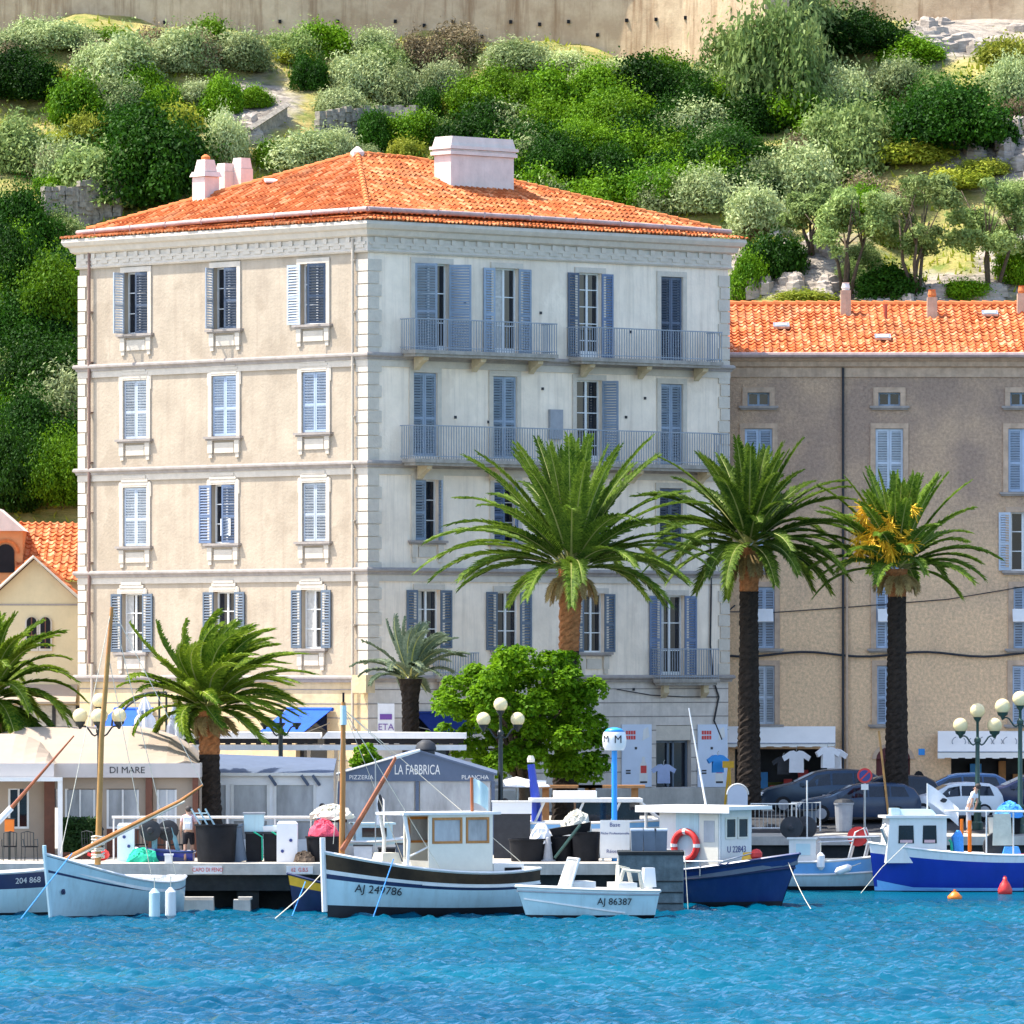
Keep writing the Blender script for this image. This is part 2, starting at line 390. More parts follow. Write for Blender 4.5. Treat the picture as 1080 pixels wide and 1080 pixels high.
M['dead_frond'] = leaf_mat('dry_frond', (0.20, 0.13, 0.05), (0.42, 0.30, 0.12), 2, 0.2)
M['leaf_dark'] = leaf_mat('leaf_dark_green', (0.004, 0.022, 0.002), (0.036, 0.115, 0.005), 0.7, 0.3)
M['leaf_mid'] = leaf_mat('leaf_mid_green', (0.03, 0.11, 0.003), (0.20, 0.36, 0.010), 0.7, 0.3)
M['leaf_silver'] = leaf_mat('leaf_silver', (0.15, 0.225, 0.06), (0.50, 0.55, 0.27), 0.7, 0.25)
M['leaf_olive'] = leaf_mat('leaf_olive', (0.10, 0.18, 0.035), (0.38, 0.47, 0.16), 0.7, 0.3)
M['leaf_lime'] = leaf_mat('leaf_yellow_green', (0.13, 0.20, 0.012), (0.42, 0.42, 0.05), 0.7, 0.35)
M['leaf_dry'] = leaf_mat('leaf_dry', (0.12, 0.09, 0.045), (0.34, 0.27, 0.15), 0.9, 0.2)
M['leaf_tree'] = leaf_mat('leaf_fresh_green', (0.05, 0.17, 0.004), (0.28, 0.50, 0.015), 0.9, 0.45)
M['skin'] = mat('skin', (0.5, 0.29, 0.2), 0.6, 0.08)
M['hair'] = mat('hair', (0.04, 0.03, 0.025), 0.7, 0.2)
M['cloth_white'] = mat('white_cloth', (0.75, 0.74, 0.75), 0.9, 0.06)
M['cloth_pink'] = mat('pink_cloth', (0.65, 0.42, 0.42), 0.9, 0.06)
M['cloth_grey'] = mat('grey_cloth', (0.4, 0.41, 0.45), 0.9, 0.1)
M['cloth_black'] = mat('black_cloth', (0.02, 0.02, 0.025), 0.9, 0.1)
M['cloth_blue'] = mat('blue_cloth', (0.34, 0.42, 0.62), 0.9, 0.1)
M['sign_blue'] = mat('sign_blue', (0.02, 0.28, 0.72), 0.4, 0.05)
M['ink_navy'] = mat('navy_ink', (0.03, 0.05, 0.2), 0.6, 0.05)
M['ink_black'] = mat('black_ink', (0.015, 0.015, 0.02), 0.6, 0.05)
M['poster'] = mat('poster', (0.60, 0.66, 0.76), 0.6, 0.05, 2)
M['tarp'] = mat('pale_tarp', (0.62, 0.58, 0.47), 0.85, 0.15, 3, 0.5, 8)
M['teal'] = mat('teal_metal', (0.18, 0.36, 0.42), 0.45, 0.2, 4)
M['hedge'] = leaf_mat('hedge_leaf', (0.008, 0.025, 0.006), (0.03, 0.07, 0.015), 1.5, 0.2)
# ------------------------------------------------------------------ the setting: water, quay, street, hill
def water():
    xs = np.arange(-26, 26.01, 0.15); ys = np.arange(146, 246.01, 0.17)
    X, Y = np.meshgrid(xs, ys)
    rng = np.random.RandomState(5); Z = np.zeros_like(X)
    for i in range(60):
        lam = 0.34 * (1.9 / 0.34) ** rng.rand(); a = 0.0118 * lam ** 0.75
        th = rng.normal(R(240), R(48)); k = 2 * PI / lam
        ph = rng.rand() * 6.28
        Z += a * np.sin(k * (X * math.cos(th) + Y * math.sin(th)) + ph + 0.8 * np.sin(0.11 * X + 0.07 * Y + i))
    ny, nx = X.shape
    v = np.stack([X.ravel(), Y.ravel(), Z.ravel() * 0.9], 1)
    idx = np.arange(nx * ny).reshape(ny, nx)
    f = np.stack([idx[:-1, :-1].ravel(), idx[:-1, 1:].ravel(), idx[1:, 1:].ravel(), idx[1:, :-1].ravel()], 1)
    me = bpy.data.meshes.new('water'); me.from_pydata(v.tolist(), [], f.tolist())
    far = MB()
    me.polygons.foreach_set('use_smooth', [True] * len(me.polygons))
    m, n, l, b = new_mat('harbour_water')
    b.inputs['Base Color'].default_value = (0.008, 0.135, 0.30, 1)
    b.inputs['Roughness'].default_value = 0.12; b.inputs['IOR'].default_value = 1.33; b.inputs['Specular IOR Level'].default_value = 0.18
    tc = n.new('ShaderNodeTexCoord')
    nz = n.new('ShaderNodeTexNoise'); nz.inputs['Scale'].default_value = 0.05; nz.inputs['Detail'].default_value = 3; l.new(tc.outputs['Object'], nz.inputs['Vector'])
    cr = n.new('ShaderNodeValToRGB'); cr.color_ramp.elements[0].position = .35; cr.color_ramp.elements[0].color = (0.000, 0.050, 0.098, 1)
    cr.color_ramp.elements[1].position = .65; cr.color_ramp.elements[1].color = (0.001, 0.086, 0.136, 1); l.new(nz.outputs[0], cr.inputs[0]); l.new(cr.outputs[0], b.inputs['Base Color'])
    n2 = n.new('ShaderNodeTexNoise'); n2.inputs['Scale'].default_value = 4.5; n2.inputs['Detail'].default_value = 5; l.new(tc.outputs['Object'], n2.inputs['Vector'])
    bp = n.new('ShaderNodeBump'); bp.inputs['Strength'].default_value = 0.5; bp.inputs['Distance'].default_value = 0.10; l.new(n2.outputs[0], bp.inputs['Height']); l.new(bp.outputs[0], b.inputs['Normal'])
    b.inputs['Specular IOR Level'].default_value = 0.0; b.inputs['Roughness'].default_value = .6
    gl = n.new('ShaderNodeBsdfGlossy'); gl.inputs['Roughness'].default_value = .06; gl.inputs['Color'].default_value = (.75, .88, 1, 1); l.new(bp.outputs[0], gl.inputs['Normal'])
    fr = n.new('ShaderNodeFresnel'); fr.inputs['IOR'].default_value = 1.33; l.new(bp.outputs[0], fr.inputs['Normal'])
    fm = n.new('ShaderNodeMapRange'); fm.inputs[3].default_value = .0; fm.inputs[4].default_value = .44; l.new(fr.outputs[0], fm.inputs[0])
    ms = n.new('ShaderNodeMixShader'); l.new(fm.outputs[0], ms.inputs[0]); l.new(b.outputs[0], ms.inputs[1]); l.new(gl.outputs[0], ms.inputs[2]); l.new(ms.outputs[0], n['Material Output'].inputs[0])
    me.materials.append(m)
    o = bpy.data.objects.new('water', me); col.objects.link(o); struct(o)
    far.bx(-400, 400, -60, 300, -8, -0.9)
    struct(far.build('seabed', m))
    s_ = MB()
    for (x0, x1, y0, y1) in ((-400, 400, -60, 146), (-400, -26, 146, 246), (26, 400, 146, 246), (-400, 3.8, 246, 250), (3.8, 400, 246, 263)):
        s_.face([(x0, y0, 0), (x1, y0, 0), (x1, y1, 0), (x0, y1, 0)])
    struct(s_.build('open_water', m))
water()

def gz(Y):
    return float(np.interp(Y, [238, 247, 262, 268, 400], [1.5, 1.5, 1.8, 2.4, 2.4]))
def ground():
    b = MB()
    for (y0, y1) in ((238, 247), (247, 262)):
        b.face([(-60, y0, gz(y0)), (3.9, y0, gz(y0)), (3.9, y1, gz(y1)), (-60, y1, gz(y1))])
    b.face([(-60, 262, 1.8), (60, 262, 1.8), (60, 268, 2.4), (-60, 268, 2.4)])
    b.face([(-60, 268, 2.4), (60, 268, 2.4), (60, 300, 2.4), (-60, 300, 2.4)])
    struct(b.build('quay', M['paving']))
    r = MB(); e = 0.004
    r.face([(-4.5, 269.5, 2.4 + e), (60, 269.5, 2.4 + e), (60, 277.5, 2.4 + e), (-4.5, 277.5, 2.4 + e)])
    for y0, y1, z0, z1 in ((263, 268, 1.9, 2.4), (268, 269.4, 2.4, 2.4)):
        r.face([(5.5, y0, z0 + e), (60, y0, z0 + e), (60, y1, z1 + e), (5.5, y1, z1 + e)])
    struct(r.build('road', M['asphalt']))
    k = MB()
    k.bx(8.6, 60, 278, 283.7, 2.3, 2.54, 0)
    struct(k.build('pavement', M['paving']))
    k = MB()
    # quay edges and walls
    k.bx(-60, 3.95, 237.7, 238.4, 1.14, 1.503)                  # left pier coping
    struct(k.build('pier_coping', M['concrete']))
    k = MB()
    k.bx(-60, 3.9, 239.2, 239.6, -2, 1.45)
    for px in (20, 105, 180, 262, 330, 420, 520, 600, 650):
        x = PX(px, 238.6); k.bx(x - .35, x + .35, 238.2, 239.3, -2, 1.14)
    k.bx(-60, 3.8, 238.05, 238.35, 0.62, 1.13)
    k.bx(3.55, 3.92, 239.6, 262, -2, 1.45)
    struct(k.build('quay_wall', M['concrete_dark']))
    k = MB(); k.bx(3.92, 60, 261.9, 262.5, 1.5, 1.806); struct(k.build('quay_coping', M['concrete']))
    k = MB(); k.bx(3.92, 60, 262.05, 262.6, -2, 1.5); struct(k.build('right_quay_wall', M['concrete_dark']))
ground()

def hnoise(x, y):
    return (math.sin(x * .37 + y * .21) + math.sin(x * .83 - y * .47 + 1.3) * .6 + math.sin(x * 1.9 + y * 1.3 + .4) * .25 + math.sin(x * .15 - 2.0) * 1.2) * .45
HP_Y = [284, 291, 296, 304, 337, 350, 430]
HP_Z = [2.2, 5.5, 13.0, 18.2, 36.0, 38.5, 60.0]
def hz(x, y):
    z = float(np.interp(y, HP_Y, HP_Z))
    return z + hnoise(x, y) * min(1, max(0, (y - 290) / 8)) * (0.9 if y < 345 else .3)
def hill_at(px, py):
    """first point of the hill seen through a pixel"""
    y = 289.0
    while y < 348:
        p = P(px, py, y)
        if hz(p.x, y) >= p.z: return Vector((p.x, y, hz(p.x, y)))
        y += 0.1
    p = P(px, py, 336); return Vector((p.x, 336, hz(p.x, 336)))
def hill():
    xs = np.arange(-70, 70.1, 0.5); ys = np.concatenate([np.arange(285, 350, 0.5), np.arange(350, 431, 8)])
    b = MB(); idx = []
    for y in ys: idx.append([b.vert((x, y, hz(x, y))) for x in xs])
    for j in range(len(ys) - 1):
        for i in range(len(xs) - 1): b.fi((idx[j][i], idx[j][i + 1], idx[j + 1][i + 1], idx[j + 1][i]))
    m, n, l, bs = new_mat('hillside')
    tc = n.new('ShaderNodeTexCoord')
    def noise(s, d=6, z=1.0):
        mp = n.new('ShaderNodeMapping'); mp.inputs['Scale'].default_value = (1, 1, z); l.new(tc.outputs['Object'], mp.inputs[0])
        k = n.new('ShaderNodeTexNoise'); k.inputs['Scale'].default_value = s; k.inputs['Detail'].default_value = d; k.inputs['Roughness'].default_value = .65
        l.new(mp.outputs[0], k.inputs['Vector']); return k
    n1 = noise(.9); n2 = noise(0.28, 4); n3 = noise(1.1, 8, 5.0)
    gr = n.new('ShaderNodeValToRGB'); gr.color_ramp.elements[0].position = .35; gr.color_ramp.elements[0].color = (.13, .17, .02, 1)
    gr.color_ramp.elements[1].position = .65; gr.color_ramp.elements[1].color = (.40, .31, .10, 1); l.new(n1.outputs[0], gr.inputs[0])
    rk = n.new('ShaderNodeValToRGB'); rk.color_ramp.elements[0].position = .38; rk.color_ramp.elements[0].color = (.14, .12, .10, 1)
    rk.color_ramp.elements[1].position = .56; rk.color_ramp.elements[1].color = (.36, .31, .25, 1); l.new(n3.outputs[0], rk.inputs[0])
    at = n.new('ShaderNodeAttribute'); at.attribute_name = 'rock'
    ad = n.new('ShaderNodeMath'); ad.operation = 'ADD'; l.new(at.outputs['Fac'], ad.inputs[0]); l.new(n2.outputs[0], ad.inputs[1])
    mr = n.new('ShaderNodeMapRange'); mr.inputs[1].default_value = .62; mr.inputs[2].default_value = .8; l.new(ad.outputs[0], mr.inputs[0])
    mx = n.new('ShaderNodeMix'); mx.data_type = 'RGBA'; l.new(mr.outputs[0], mx.inputs[0]); l.new(gr.outputs[0], mx.inputs[6]); l.new(rk.outputs[0], mx.inputs[7])
    l.new(mx.outputs[2], bs.inputs['Base Color']); bs.inputs['Roughness'].default_value = .95
    bp = n.new('ShaderNodeBump'); bp.inputs['Strength'].default_value = .9; bp.inputs['Distance'].default_value = .25; l.new(n3.outputs[0], bp.inputs['Height']); l.new(bp.outputs[0], bs.inputs['Normal'])
    o = b.build('hill', m, smooth=True)
    at_ = o.data.attributes.new('rock', 'FLOAT', 'POINT')
    for i, v in enumerate(o.data.vertices):
        px = 540 + v.co.x * FPX / v.co.y; py = HZ - (v.co.z - CAMZ) * FPX / v.co.y
        k = 0.0
        for (cx, cy, rx, ry) in ((1050, 155, 75, 50), (840, 285, 90, 45), (1020, 25, 90, 40), (975, 310, 120, 30), (270, 105, 55, 45), (1070, 260, 60, 60)):
            k = max(k, 0.5 * max(0, 1.25 - math.hypot((px - cx) / rx, (py - cy) / ry)))
        at_.data[i].value = min(.5, k)
    struct(o)
hill()
# ------------------------------------------------------------------ apartment building
def frame(a, b):
    """facade frame: x along the wall left to right, y inwards, z up"""
    u = Vector((b[0] - a[0], b[1] - a[1], 0)).normalized()
    return Matrix(((u.x, -u.y, 0, a[0]), (u.y, u.x, 0, a[1]), (0, 0, 1, 0), (0, 0, 0, 1)))
def on(F, px, py):
    """pixel -> (u, z) on the plane of facade F"""
    d = Vector(((px - 540) / FPX, 1, -(py - HZ) / FPX)); o = Vector((0, 0, CAMZ))
    nrm = F.to_3x3() @ Vector((0, 1, 0)); t = (F.translation - o); t.z = 0
    s = t.dot(nrm) / d.dot(nrm); p = F.inverted() @ (o + d * s)
    return p.x, p.z
def on_plane(px, py, p0, nrm):
    d = Vector(((px - 540) / FPX, 1, -(py - HZ) / FPX)); o = Vector((0, 0, CAMZ))
    return o + d * ((p0 - o).dot(nrm) / d.dot(nrm))

C_ = Vector((PX(388, 270), 270.0)); L_ = Vector((PX(84, 282), 282.0)); R_ = Vector((PX(768, 282), 282.0)); K_ = L_ + R_ - C_
FL = frame(L_, C_); FR = frame(C_, R_)
WL = (C_ - L_).length; WR = (R_ - C_).length
GZ = 2.4
ZTOP = 23.55
def wall_sheet(b, W, z0, z1, holes, F, mat=0, reveal=0.24, rmat=None):
    """wall with real openings and reveals; holes are (u0, u1, z0, z1)"""
    us = sorted(set([0, W] + [h[0] for h in holes] + [h[1] for h in holes])); zs = sorted(set([z0, z1] + [h[2] for h in holes] + [h[3] for h in holes]))
    b.M = F
    for i in range(len(us) - 1):
        for j in range(len(zs) - 1):
            cu = (us[i] + us[i + 1]) / 2; cz = (zs[j] + zs[j + 1]) / 2
            if any(h[0] < cu < h[1] and h[2] < cz < h[3] for h in holes): continue
            b.face([(us[i], 0, zs[j]), (us[i + 1], 0, zs[j]), (us[i + 1], 0, zs[j + 1]), (us[i], 0, zs[j + 1])], mat)
    for (a, c, d, e) in holes:
        for q in (((a, 0, d), (a, 0, e), (a, reveal, e), (a, reveal, d)), ((c, 0, e), (c, 0, d), (c, reveal, d), (c, reveal, e)),
                  ((a, 0, e), (c, 0, e), (c, reveal, e), (a, reveal, e)), ((c, 0, d), (a, 0, d), (a, reveal, d), (c, reveal, d))):
            b.face(q, mat if rmat is None else rmat)
    b.M = Matrix.Identity(4)

def shutter(F, parent, hu, z0, z1, w_, ang, side, m, d=-0.01, louvre=True, lab=None):
    """one leaf; hinge at u=hu; side -1 hinge on the left; ang 0 closed .. 180 flat on the wall"""
    h = z1 - z0; b = MB()
    t = 0.045
    a = R(ang)
    if side < 0: T = Matrix.Translation((hu, d, z0)) @ Matrix.Rotation(-a, 4, 'Z')
    else: T = Matrix.Translation((hu, d, z0)) @ Matrix.Rotation(a, 4, 'Z') @ Matrix.Diagonal((-1, 1, 1, 1))
    b.M = F @ T
    s = min(.085, w_ * .16)
    b.bx(0.004, s, -t / 2, t / 2, 0.005, h - .005); b.bx(w_ - s, w_ - .004, -t / 2, t / 2, 0.005, h - .005)
    rails = [0.005, h * .44, h - .1]
    for r_ in rails: b.bx(s, w_ - s, -t / 2 + .003, t / 2 - .003, r_, r_ + .095)
    if louvre:
        for (a0, a1) in ((rails[0] + .095, rails[1]), (rails[1] + .095, rails[2])):
            n = max(3, int((a1 - a0) / 0.095))
            for k in range(n):
                z = a0 + (k + .5) * (a1 - a0) / n
                b.box((w_ / 2, 0, z), (w_ - 2 * s, 0.012, 0.088), rx=R(35))
    else:
        b.bx(s, w_ - s, -.008, .008, .1, h - .1)
        for k in (1, 2): b.bx(s + (w_ - 2 * s) * k / 3 - .01, s + (w_ - 2 * s) * k / 3 + .01, -.018, .018, .1, h - .1)
    o = b.build('shutter', m, parent)
    if lab: o['label'] = lab
    return o

def window(F, parent, u0, u1, z0, z1, sL=None, sR=None, m=None, mL=None, trim='plain', door=False, mull=2, curtain=0.0, sheet=None, lmat=None, louvre=True, opened=False, fmat=None):
    """u0..u1 / z0..z1 is the opening; sL, sR the opening angles of the two leaves"""
    fm = MB(F); d = .17; t = .06
    uc = (u0 + u1) / 2
    fm.bx(u0, u0 + t, d, d + .05, z0, z1); fm.bx(u1 - t, u1, d, d + .05, z0, z1)
    fm.bx(u0 + t, u1 - t, d, d + .05, z1 - t, z1); fm.bx(u0 + t, u1 - t, d, d + .05, z0, z0 + t * (4 if door else 1))
    if not opened:
        fm.bx(uc - .045, uc + .045, d - .006, d + .05, z0 + t, z1 - t)
        for k in range(1, mull + 1):
            z = z0 + (z1 - z0) * k / (mull + 1); fm.bx(u0 + t, u1 - t, d + .006, d + .04, z - .018, z + .018)
    wn = fm.build('window', fmat or M['white_wood'], parent)
    g = MB(F); g.bx(u0 + .01, u1 - .01, d + .052, d + .07, z0 + .01, z1 - .01)
    g.build('pane', M['pane'], wn)
    if curtain:
        g = MB(F); g.bx(u0 + t + .01, u0 + t + (u1 - u0) * curtain, d + .041, d + .05, z0 + t + .01, z1 - t - .01); g.build('curtain', M['curtain'], wn)
    hw = (u1 - u0) / 2 - .004
    if sL is not None: shutter(F, wn, u0 + .002, z0 + .01, z1 - .01, hw, sL, -1, mL or m, d=(.05 if sL < 20 else -.035), louvre=louvre)
    if sR is not None: shutter(F, wn, u1 - .002, z0 + .01, z1 - .01, hw, sR, 1, m, d=(.05 if sR < 20 else -.035), louvre=louvre)
    if trim:
        b = MB(F); e = .20; p = .055
        zt = z1 + e
        b.bx(u0 - e, u0 - .004, -p, -.002, z0, z1); b.bx(u1 + .004, u1 + e, -p, -.002, z0, z1)
        b.bx(u0 - e, u1 + e, -p, -.002, z1 + .003, zt)
        if trim in ('ped', 'full'):
            b.bx(u0 - e + .12, u1 + e - .12, -p - .02, -.002, zt + .003, zt + .12)
            b.bx(u0 + .02, u1 - .02, -p - .035, -.002, zt + .123, zt + .24)
            b.bx(u0 - e - .05, u0 - e - .003, -p + .01, -.002, z1 - .35, zt - .04); b.bx(u1 + e + .003, u1 + e + .05, -p + .01, -.002, z1 - .35, zt - .04)
            b.bx(u0 - .02, u1 + .02, -p - .012, -p - .002, z1 + .07, z1 + .13)
        b.build('surround', lmat or M['trim'], wn)
        if not door:
            b = MB(F); b.bx(u0 - e - .14, u1 + e + .14, -.17, -.002, z0 - .09, z0 - .004); b.bx(u0 - e - .08, u1 + e + .08, -.11, -.002, z0 - .15, z0 - .093)
            b.build('sill', M['string'], wn)
            if trim in ('full', 'apron'):
                b = MB(F)
                for s in (-1, 1):
                    c = uc + s * ((u1 - u0) / 2 + .06); b.bx(c - .13, c + .13, -.09, -.002, z0 - .62, z0 - .153); b.bx(c - .09, c + .09, -.06, -.002, z0 - .80, z0 - .623)
                b.bx(u0 + .16, u1 - .16, -.045, -.002, z0 - .62, z0 - .24)
                b.build('apron', lmat or M['trim'], wn)
    return wn

APT = thing('apartment_building', 'five storey cream apartment block with blue shutters, iron balconies and orange hipped roof', 'building', (C_.x, C_.y, GZ))
holesL = []; holesR = []; WL_ = []; WR_ = []
def addw(F, lst, holes, pxc, wpx, py0, py1, **k):
    u, z1 = on(F, pxc, py0); _, z0 = on(F, pxc, py1)
    a, _ = on(F, pxc - wpx / 2, py0); c, _ = on(F, pxc + wpx / 2, py0)
    holes.append((a, c, z0, z1)); lst.append(((a, c, z0, z1), k))
sb, sd, sg, sp = M['shutter_blue'], M['shutter_deep'], M['shutter_grey'], M['shutter_pale']
ss = M['shutter_slate']; sl = M['shutter_light']
# left facade, top row (no pediment), then three rows with stepped heads
addw(FL, WL_, holesL, 144, 25, 287, 352, sL=75, sR=10, m=ss, mL=sp, trim='apron')
addw(FL, WL_, holesL, 238, 25, 282, 347, sL=65, sR=12, m=ss, mL=sp, trim='apron')
addw(FL, WL_, holesL, 331, 27, 278, 342, sL=178, sR=35, m=ss, mL=sp, trim='apron')
addw(FL, WL_, holesL, 143, 25, 401, 463, sL=0, sR=0, m=sp, trim='full')
addw(FL, WL_, holesL, 237, 26, 396, 460, sL=0, sR=0, m=M['shutter_light'], trim='full')
addw(FL, WL_, holesL, 332, 26, 392, 456, sL=0, sR=0, m=M['shutter_light'], trim='full')
addw(FL, WL_, holesL, 143, 25, 514, 576, sL=0, sR=0, m=sp, trim='full')
addw(FL, WL_, holesL, 236, 25, 511, 573, sL=178, sR=15, m=sd, trim='full')
addw(FL, WL_, holesL, 332, 25, 509, 571, sL=0, sR=0, m=sp, trim='full')
addw(FL, WL_, holesL, 140, 22, 626, 688, sL=178, sR=178, m=sg, trim='full', curtain=.3)
addw(FL, WL_, holesL, 237, 22, 624, 686, sL=178, sR=178, m=sg, trim='full')
addw(FL, WL_, holesL, 329, 21, 622, 684, sL=178, sR=178, m=sg, trim='full', curtain=.35)
# right facade
addw(FR, WR_, holesR, 455, 36, 278, 371, sL=35, sR=140, m=sb, door=True)
addw(FR, WR_, holesR, 534, 25, 283, 374, sL=178, sR=175, m=sb, door=True, curtain=.5)
addw(FR, WR_, holesR, 622, 24, 288, 377, sL=178, sR=178, m=M['shutter_deep'], mL=ss, door=True, mull=4)
addw(FR, WR_, holesR, 708, 23, 292, 381, sL=0, sR=0, m=ss, door=True)
addw(FR, WR_, holesR, 448, 25, 393, 481, sL=0, sR=0, m=sb, door=True)
addw(FR, WR_, holesR, 532, 25, 397, 484, sL=0, sR=0, m=sb, door=True)
addw(FR, WR_, holesR, 621, 27, 401, 487, sL=None, sR=120, m=sb, door=True, mull=4)
addw(FR, WR_, holesR, 708, 23, 405, 490, sL=0, sR=0, m=sb, door=True)
addw(FR, WR_, holesR, 450, 25, 506, 570, sL=0, sR=60, m=sb, trim='apron')
addw(FR, WR_, holesR, 533, 25, 509, 572, sL=0, sR=40, m=sd, trim='apron')
addw(FR, WR_, holesR, 622, 25, 512, 574, sL=0, sR=0, m=sb, trim='apron')
addw(FR, WR_, holesR, 707, 24, 515, 577, sL=0, sR=0, m=ss, trim='apron')
addw(FR, WR_, holesR, 452, 24, 622, 684, sL=178, sR=178, m=sg, curtain=.3, trim='apron')
addw(FR, WR_, holesR, 536, 24, 624, 686, sL=178, sR=178, m=sg, trim='apron')
addw(FR, WR_, holesR, 626, 22, 626, 688, sL=178, sR=178, m=sg, trim='apron')
addw(FR, WR_, holesR, 709, 25, 628, 715, sL=178, sR=178, m=sd, door=True, curtain=.25)
# ground floor openings
gdoorL = []
ug0, zg1 = on(FR, 692, 765); ug1, _ = on(FR, 729, 765)
holesR.append((ug0, ug1, GZ + .02, zg1))
u3, z3 = on(FR, 440, 757); u4, _ = on(FR, 478, 757); holesR.append((u3, u4, GZ + 1.0, z3))
ua, za = on(FL, 122, 748); ub, _ = on(FL, 148, 748); holesL.append((ua, ub, GZ + .02, za))
uc_, zc = on(FL, 312, 752); ud, _ = on(FL, 345, 752); holesL.append((uc_, ud, GZ + 1.0, zc))

b = MB()
def split(holes, zc_):
    lo = [h for h in holes if h[3] < zc_]; hi = [h for h in holes if h[2] > zc_]; return lo, hi
Z4 = on(FR, 388, 715)[1]
for F, W, hs, mi, gi in ((FL, WL, holesL, 0, 2), (FR, WR, holesR, 1, 3)):
    lo, hi = split(hs, Z4 - .1)
    wall_sheet(b, W, Z4, ZTOP, hi, F, mi); wall_sheet(b, W, GZ - .3, Z4, lo, F, gi)
for a, c in ((R_, K_), (K_, L_)):
    b.face([(a.x, a.y, GZ - .3), (c.x, c.y, GZ - .3), (c.x, c.y, ZTOP), (a.x, a.y, ZTOP)], 0)
wl = b.build('wall', [M['stucco'], M['stucco_shaded'], M['ashlar'], M['ashlar_shaded']], APT)
for (q, k) in WL_: window(FL, APT, *q, **k)
for (q, k) in WR_: window(FR, APT, *q, **k)

# ring mouldings round the four corners; out is to the right of travel, so walk clockwise seen from below
ring = [(L_.x, L_.y), (C_.x, C_.y), (R_.x, R_.y), (K_.x, K_.y)]
def moulding(name, z, prof, m, zoff=0):
    b = MB(); b.sweep(ring, [(o, z + h) for o, h in prof], closed=True); return b.build(name, m, APT)
for pyc in (373, 487, 600, 714):
    z = on(FR, 388, pyc)[1]
    moulding('string_course', z, [(-.02, .06), (.16, .06), (.20, .0), (.20, -.06), (.12, -.12), (.10, -.2), (-.02, -.2)], M['string'])
    if pyc != 714: moulding('band', z - .2, [(-.02, 0), (.06, 0), (.06, -.24), (-.02, -.24)], M['trim'])
zc_ = on(FR, 388, 233)[1]
moulding('frieze', zc_ - 1.03, [(-.02, .46), (.09, .46), (.09, .0), (.13, -.04), (.09, -.10), (-.02, -.10)], M['trim'])
moulding('cornice', zc_, [(-.02, .0), (.48, .0), (.50, -.12), (.46, -.2), (.42, -.27), (.30, -.32), (.24, -.5), (.14, -.56), (-.02, -.56)], M['trim'])
for F, W in ((FL, WL), (FR, WR)):
    b = MB(F); n = int(W / .62)
    for k in range(n):
        u = (k + .5) * W / n; b.bx(u - .10, u + .10, -.15, -.092, zc_ - .76, zc_ - .565); b.bx(u - .2, u + .2, -.12, -.092, zc_ - .96, zc_ - .82)
    b.bx(0, W, -.128, -.0925, zc_ - .84, zc_ - .74); b.build('dentils', M['trim'], APT)
# quoins
for cn in range(3):
    b = MB(); h = .46; z = Z4 + .1; k = 0
    while z < zc_ - 1.5:
        w0 = .62 if k % 2 == 0 else .5
        for F, (a0, a1) in (((FL, (WL - w0, WL + .05)), (FR, (-.045, w0))), ((FL, (-.05, w0 * .75)),), ((FR, (WR - w0 * .85, WR + .045)),))[cn]:
            b.M = F; b.bx(a0, a1, -.05, -.003, z, z + h - .035)
        z += h; k += 1
    b.build('quoins', M['trim'], APT)
# rusticated ground floor: courses between thin joints
b = MB(); z = GZ + .9
while z < Z4 - .3:
    for F, W, hs in ((FL, WL, holesL), (FR, WR, holesR)):
        segs = [(0, W)]
        for q in hs:
            if q[2] - .1 < z < q[3] + .1:
                segs = [t for s_ in segs for t in ((s_[0], min(s_[1], q[0])), (max(s_[0], q[1]), s_[1])) if t[1] - t[0] > .05]
        b.M = F
        for s_ in segs: b.bx(s_[0], s_[1], -.012, -.003, z, z + .035)
    z += .52
b.build('joints', M['joint'], APT)
b = MB(); b.sweep(ring, [(-.02, GZ - .3), (.08, GZ - .3), (.08, GZ + .8), (-.02, GZ + .85)], closed=False); b.build('plinth', M['concrete'], APT)

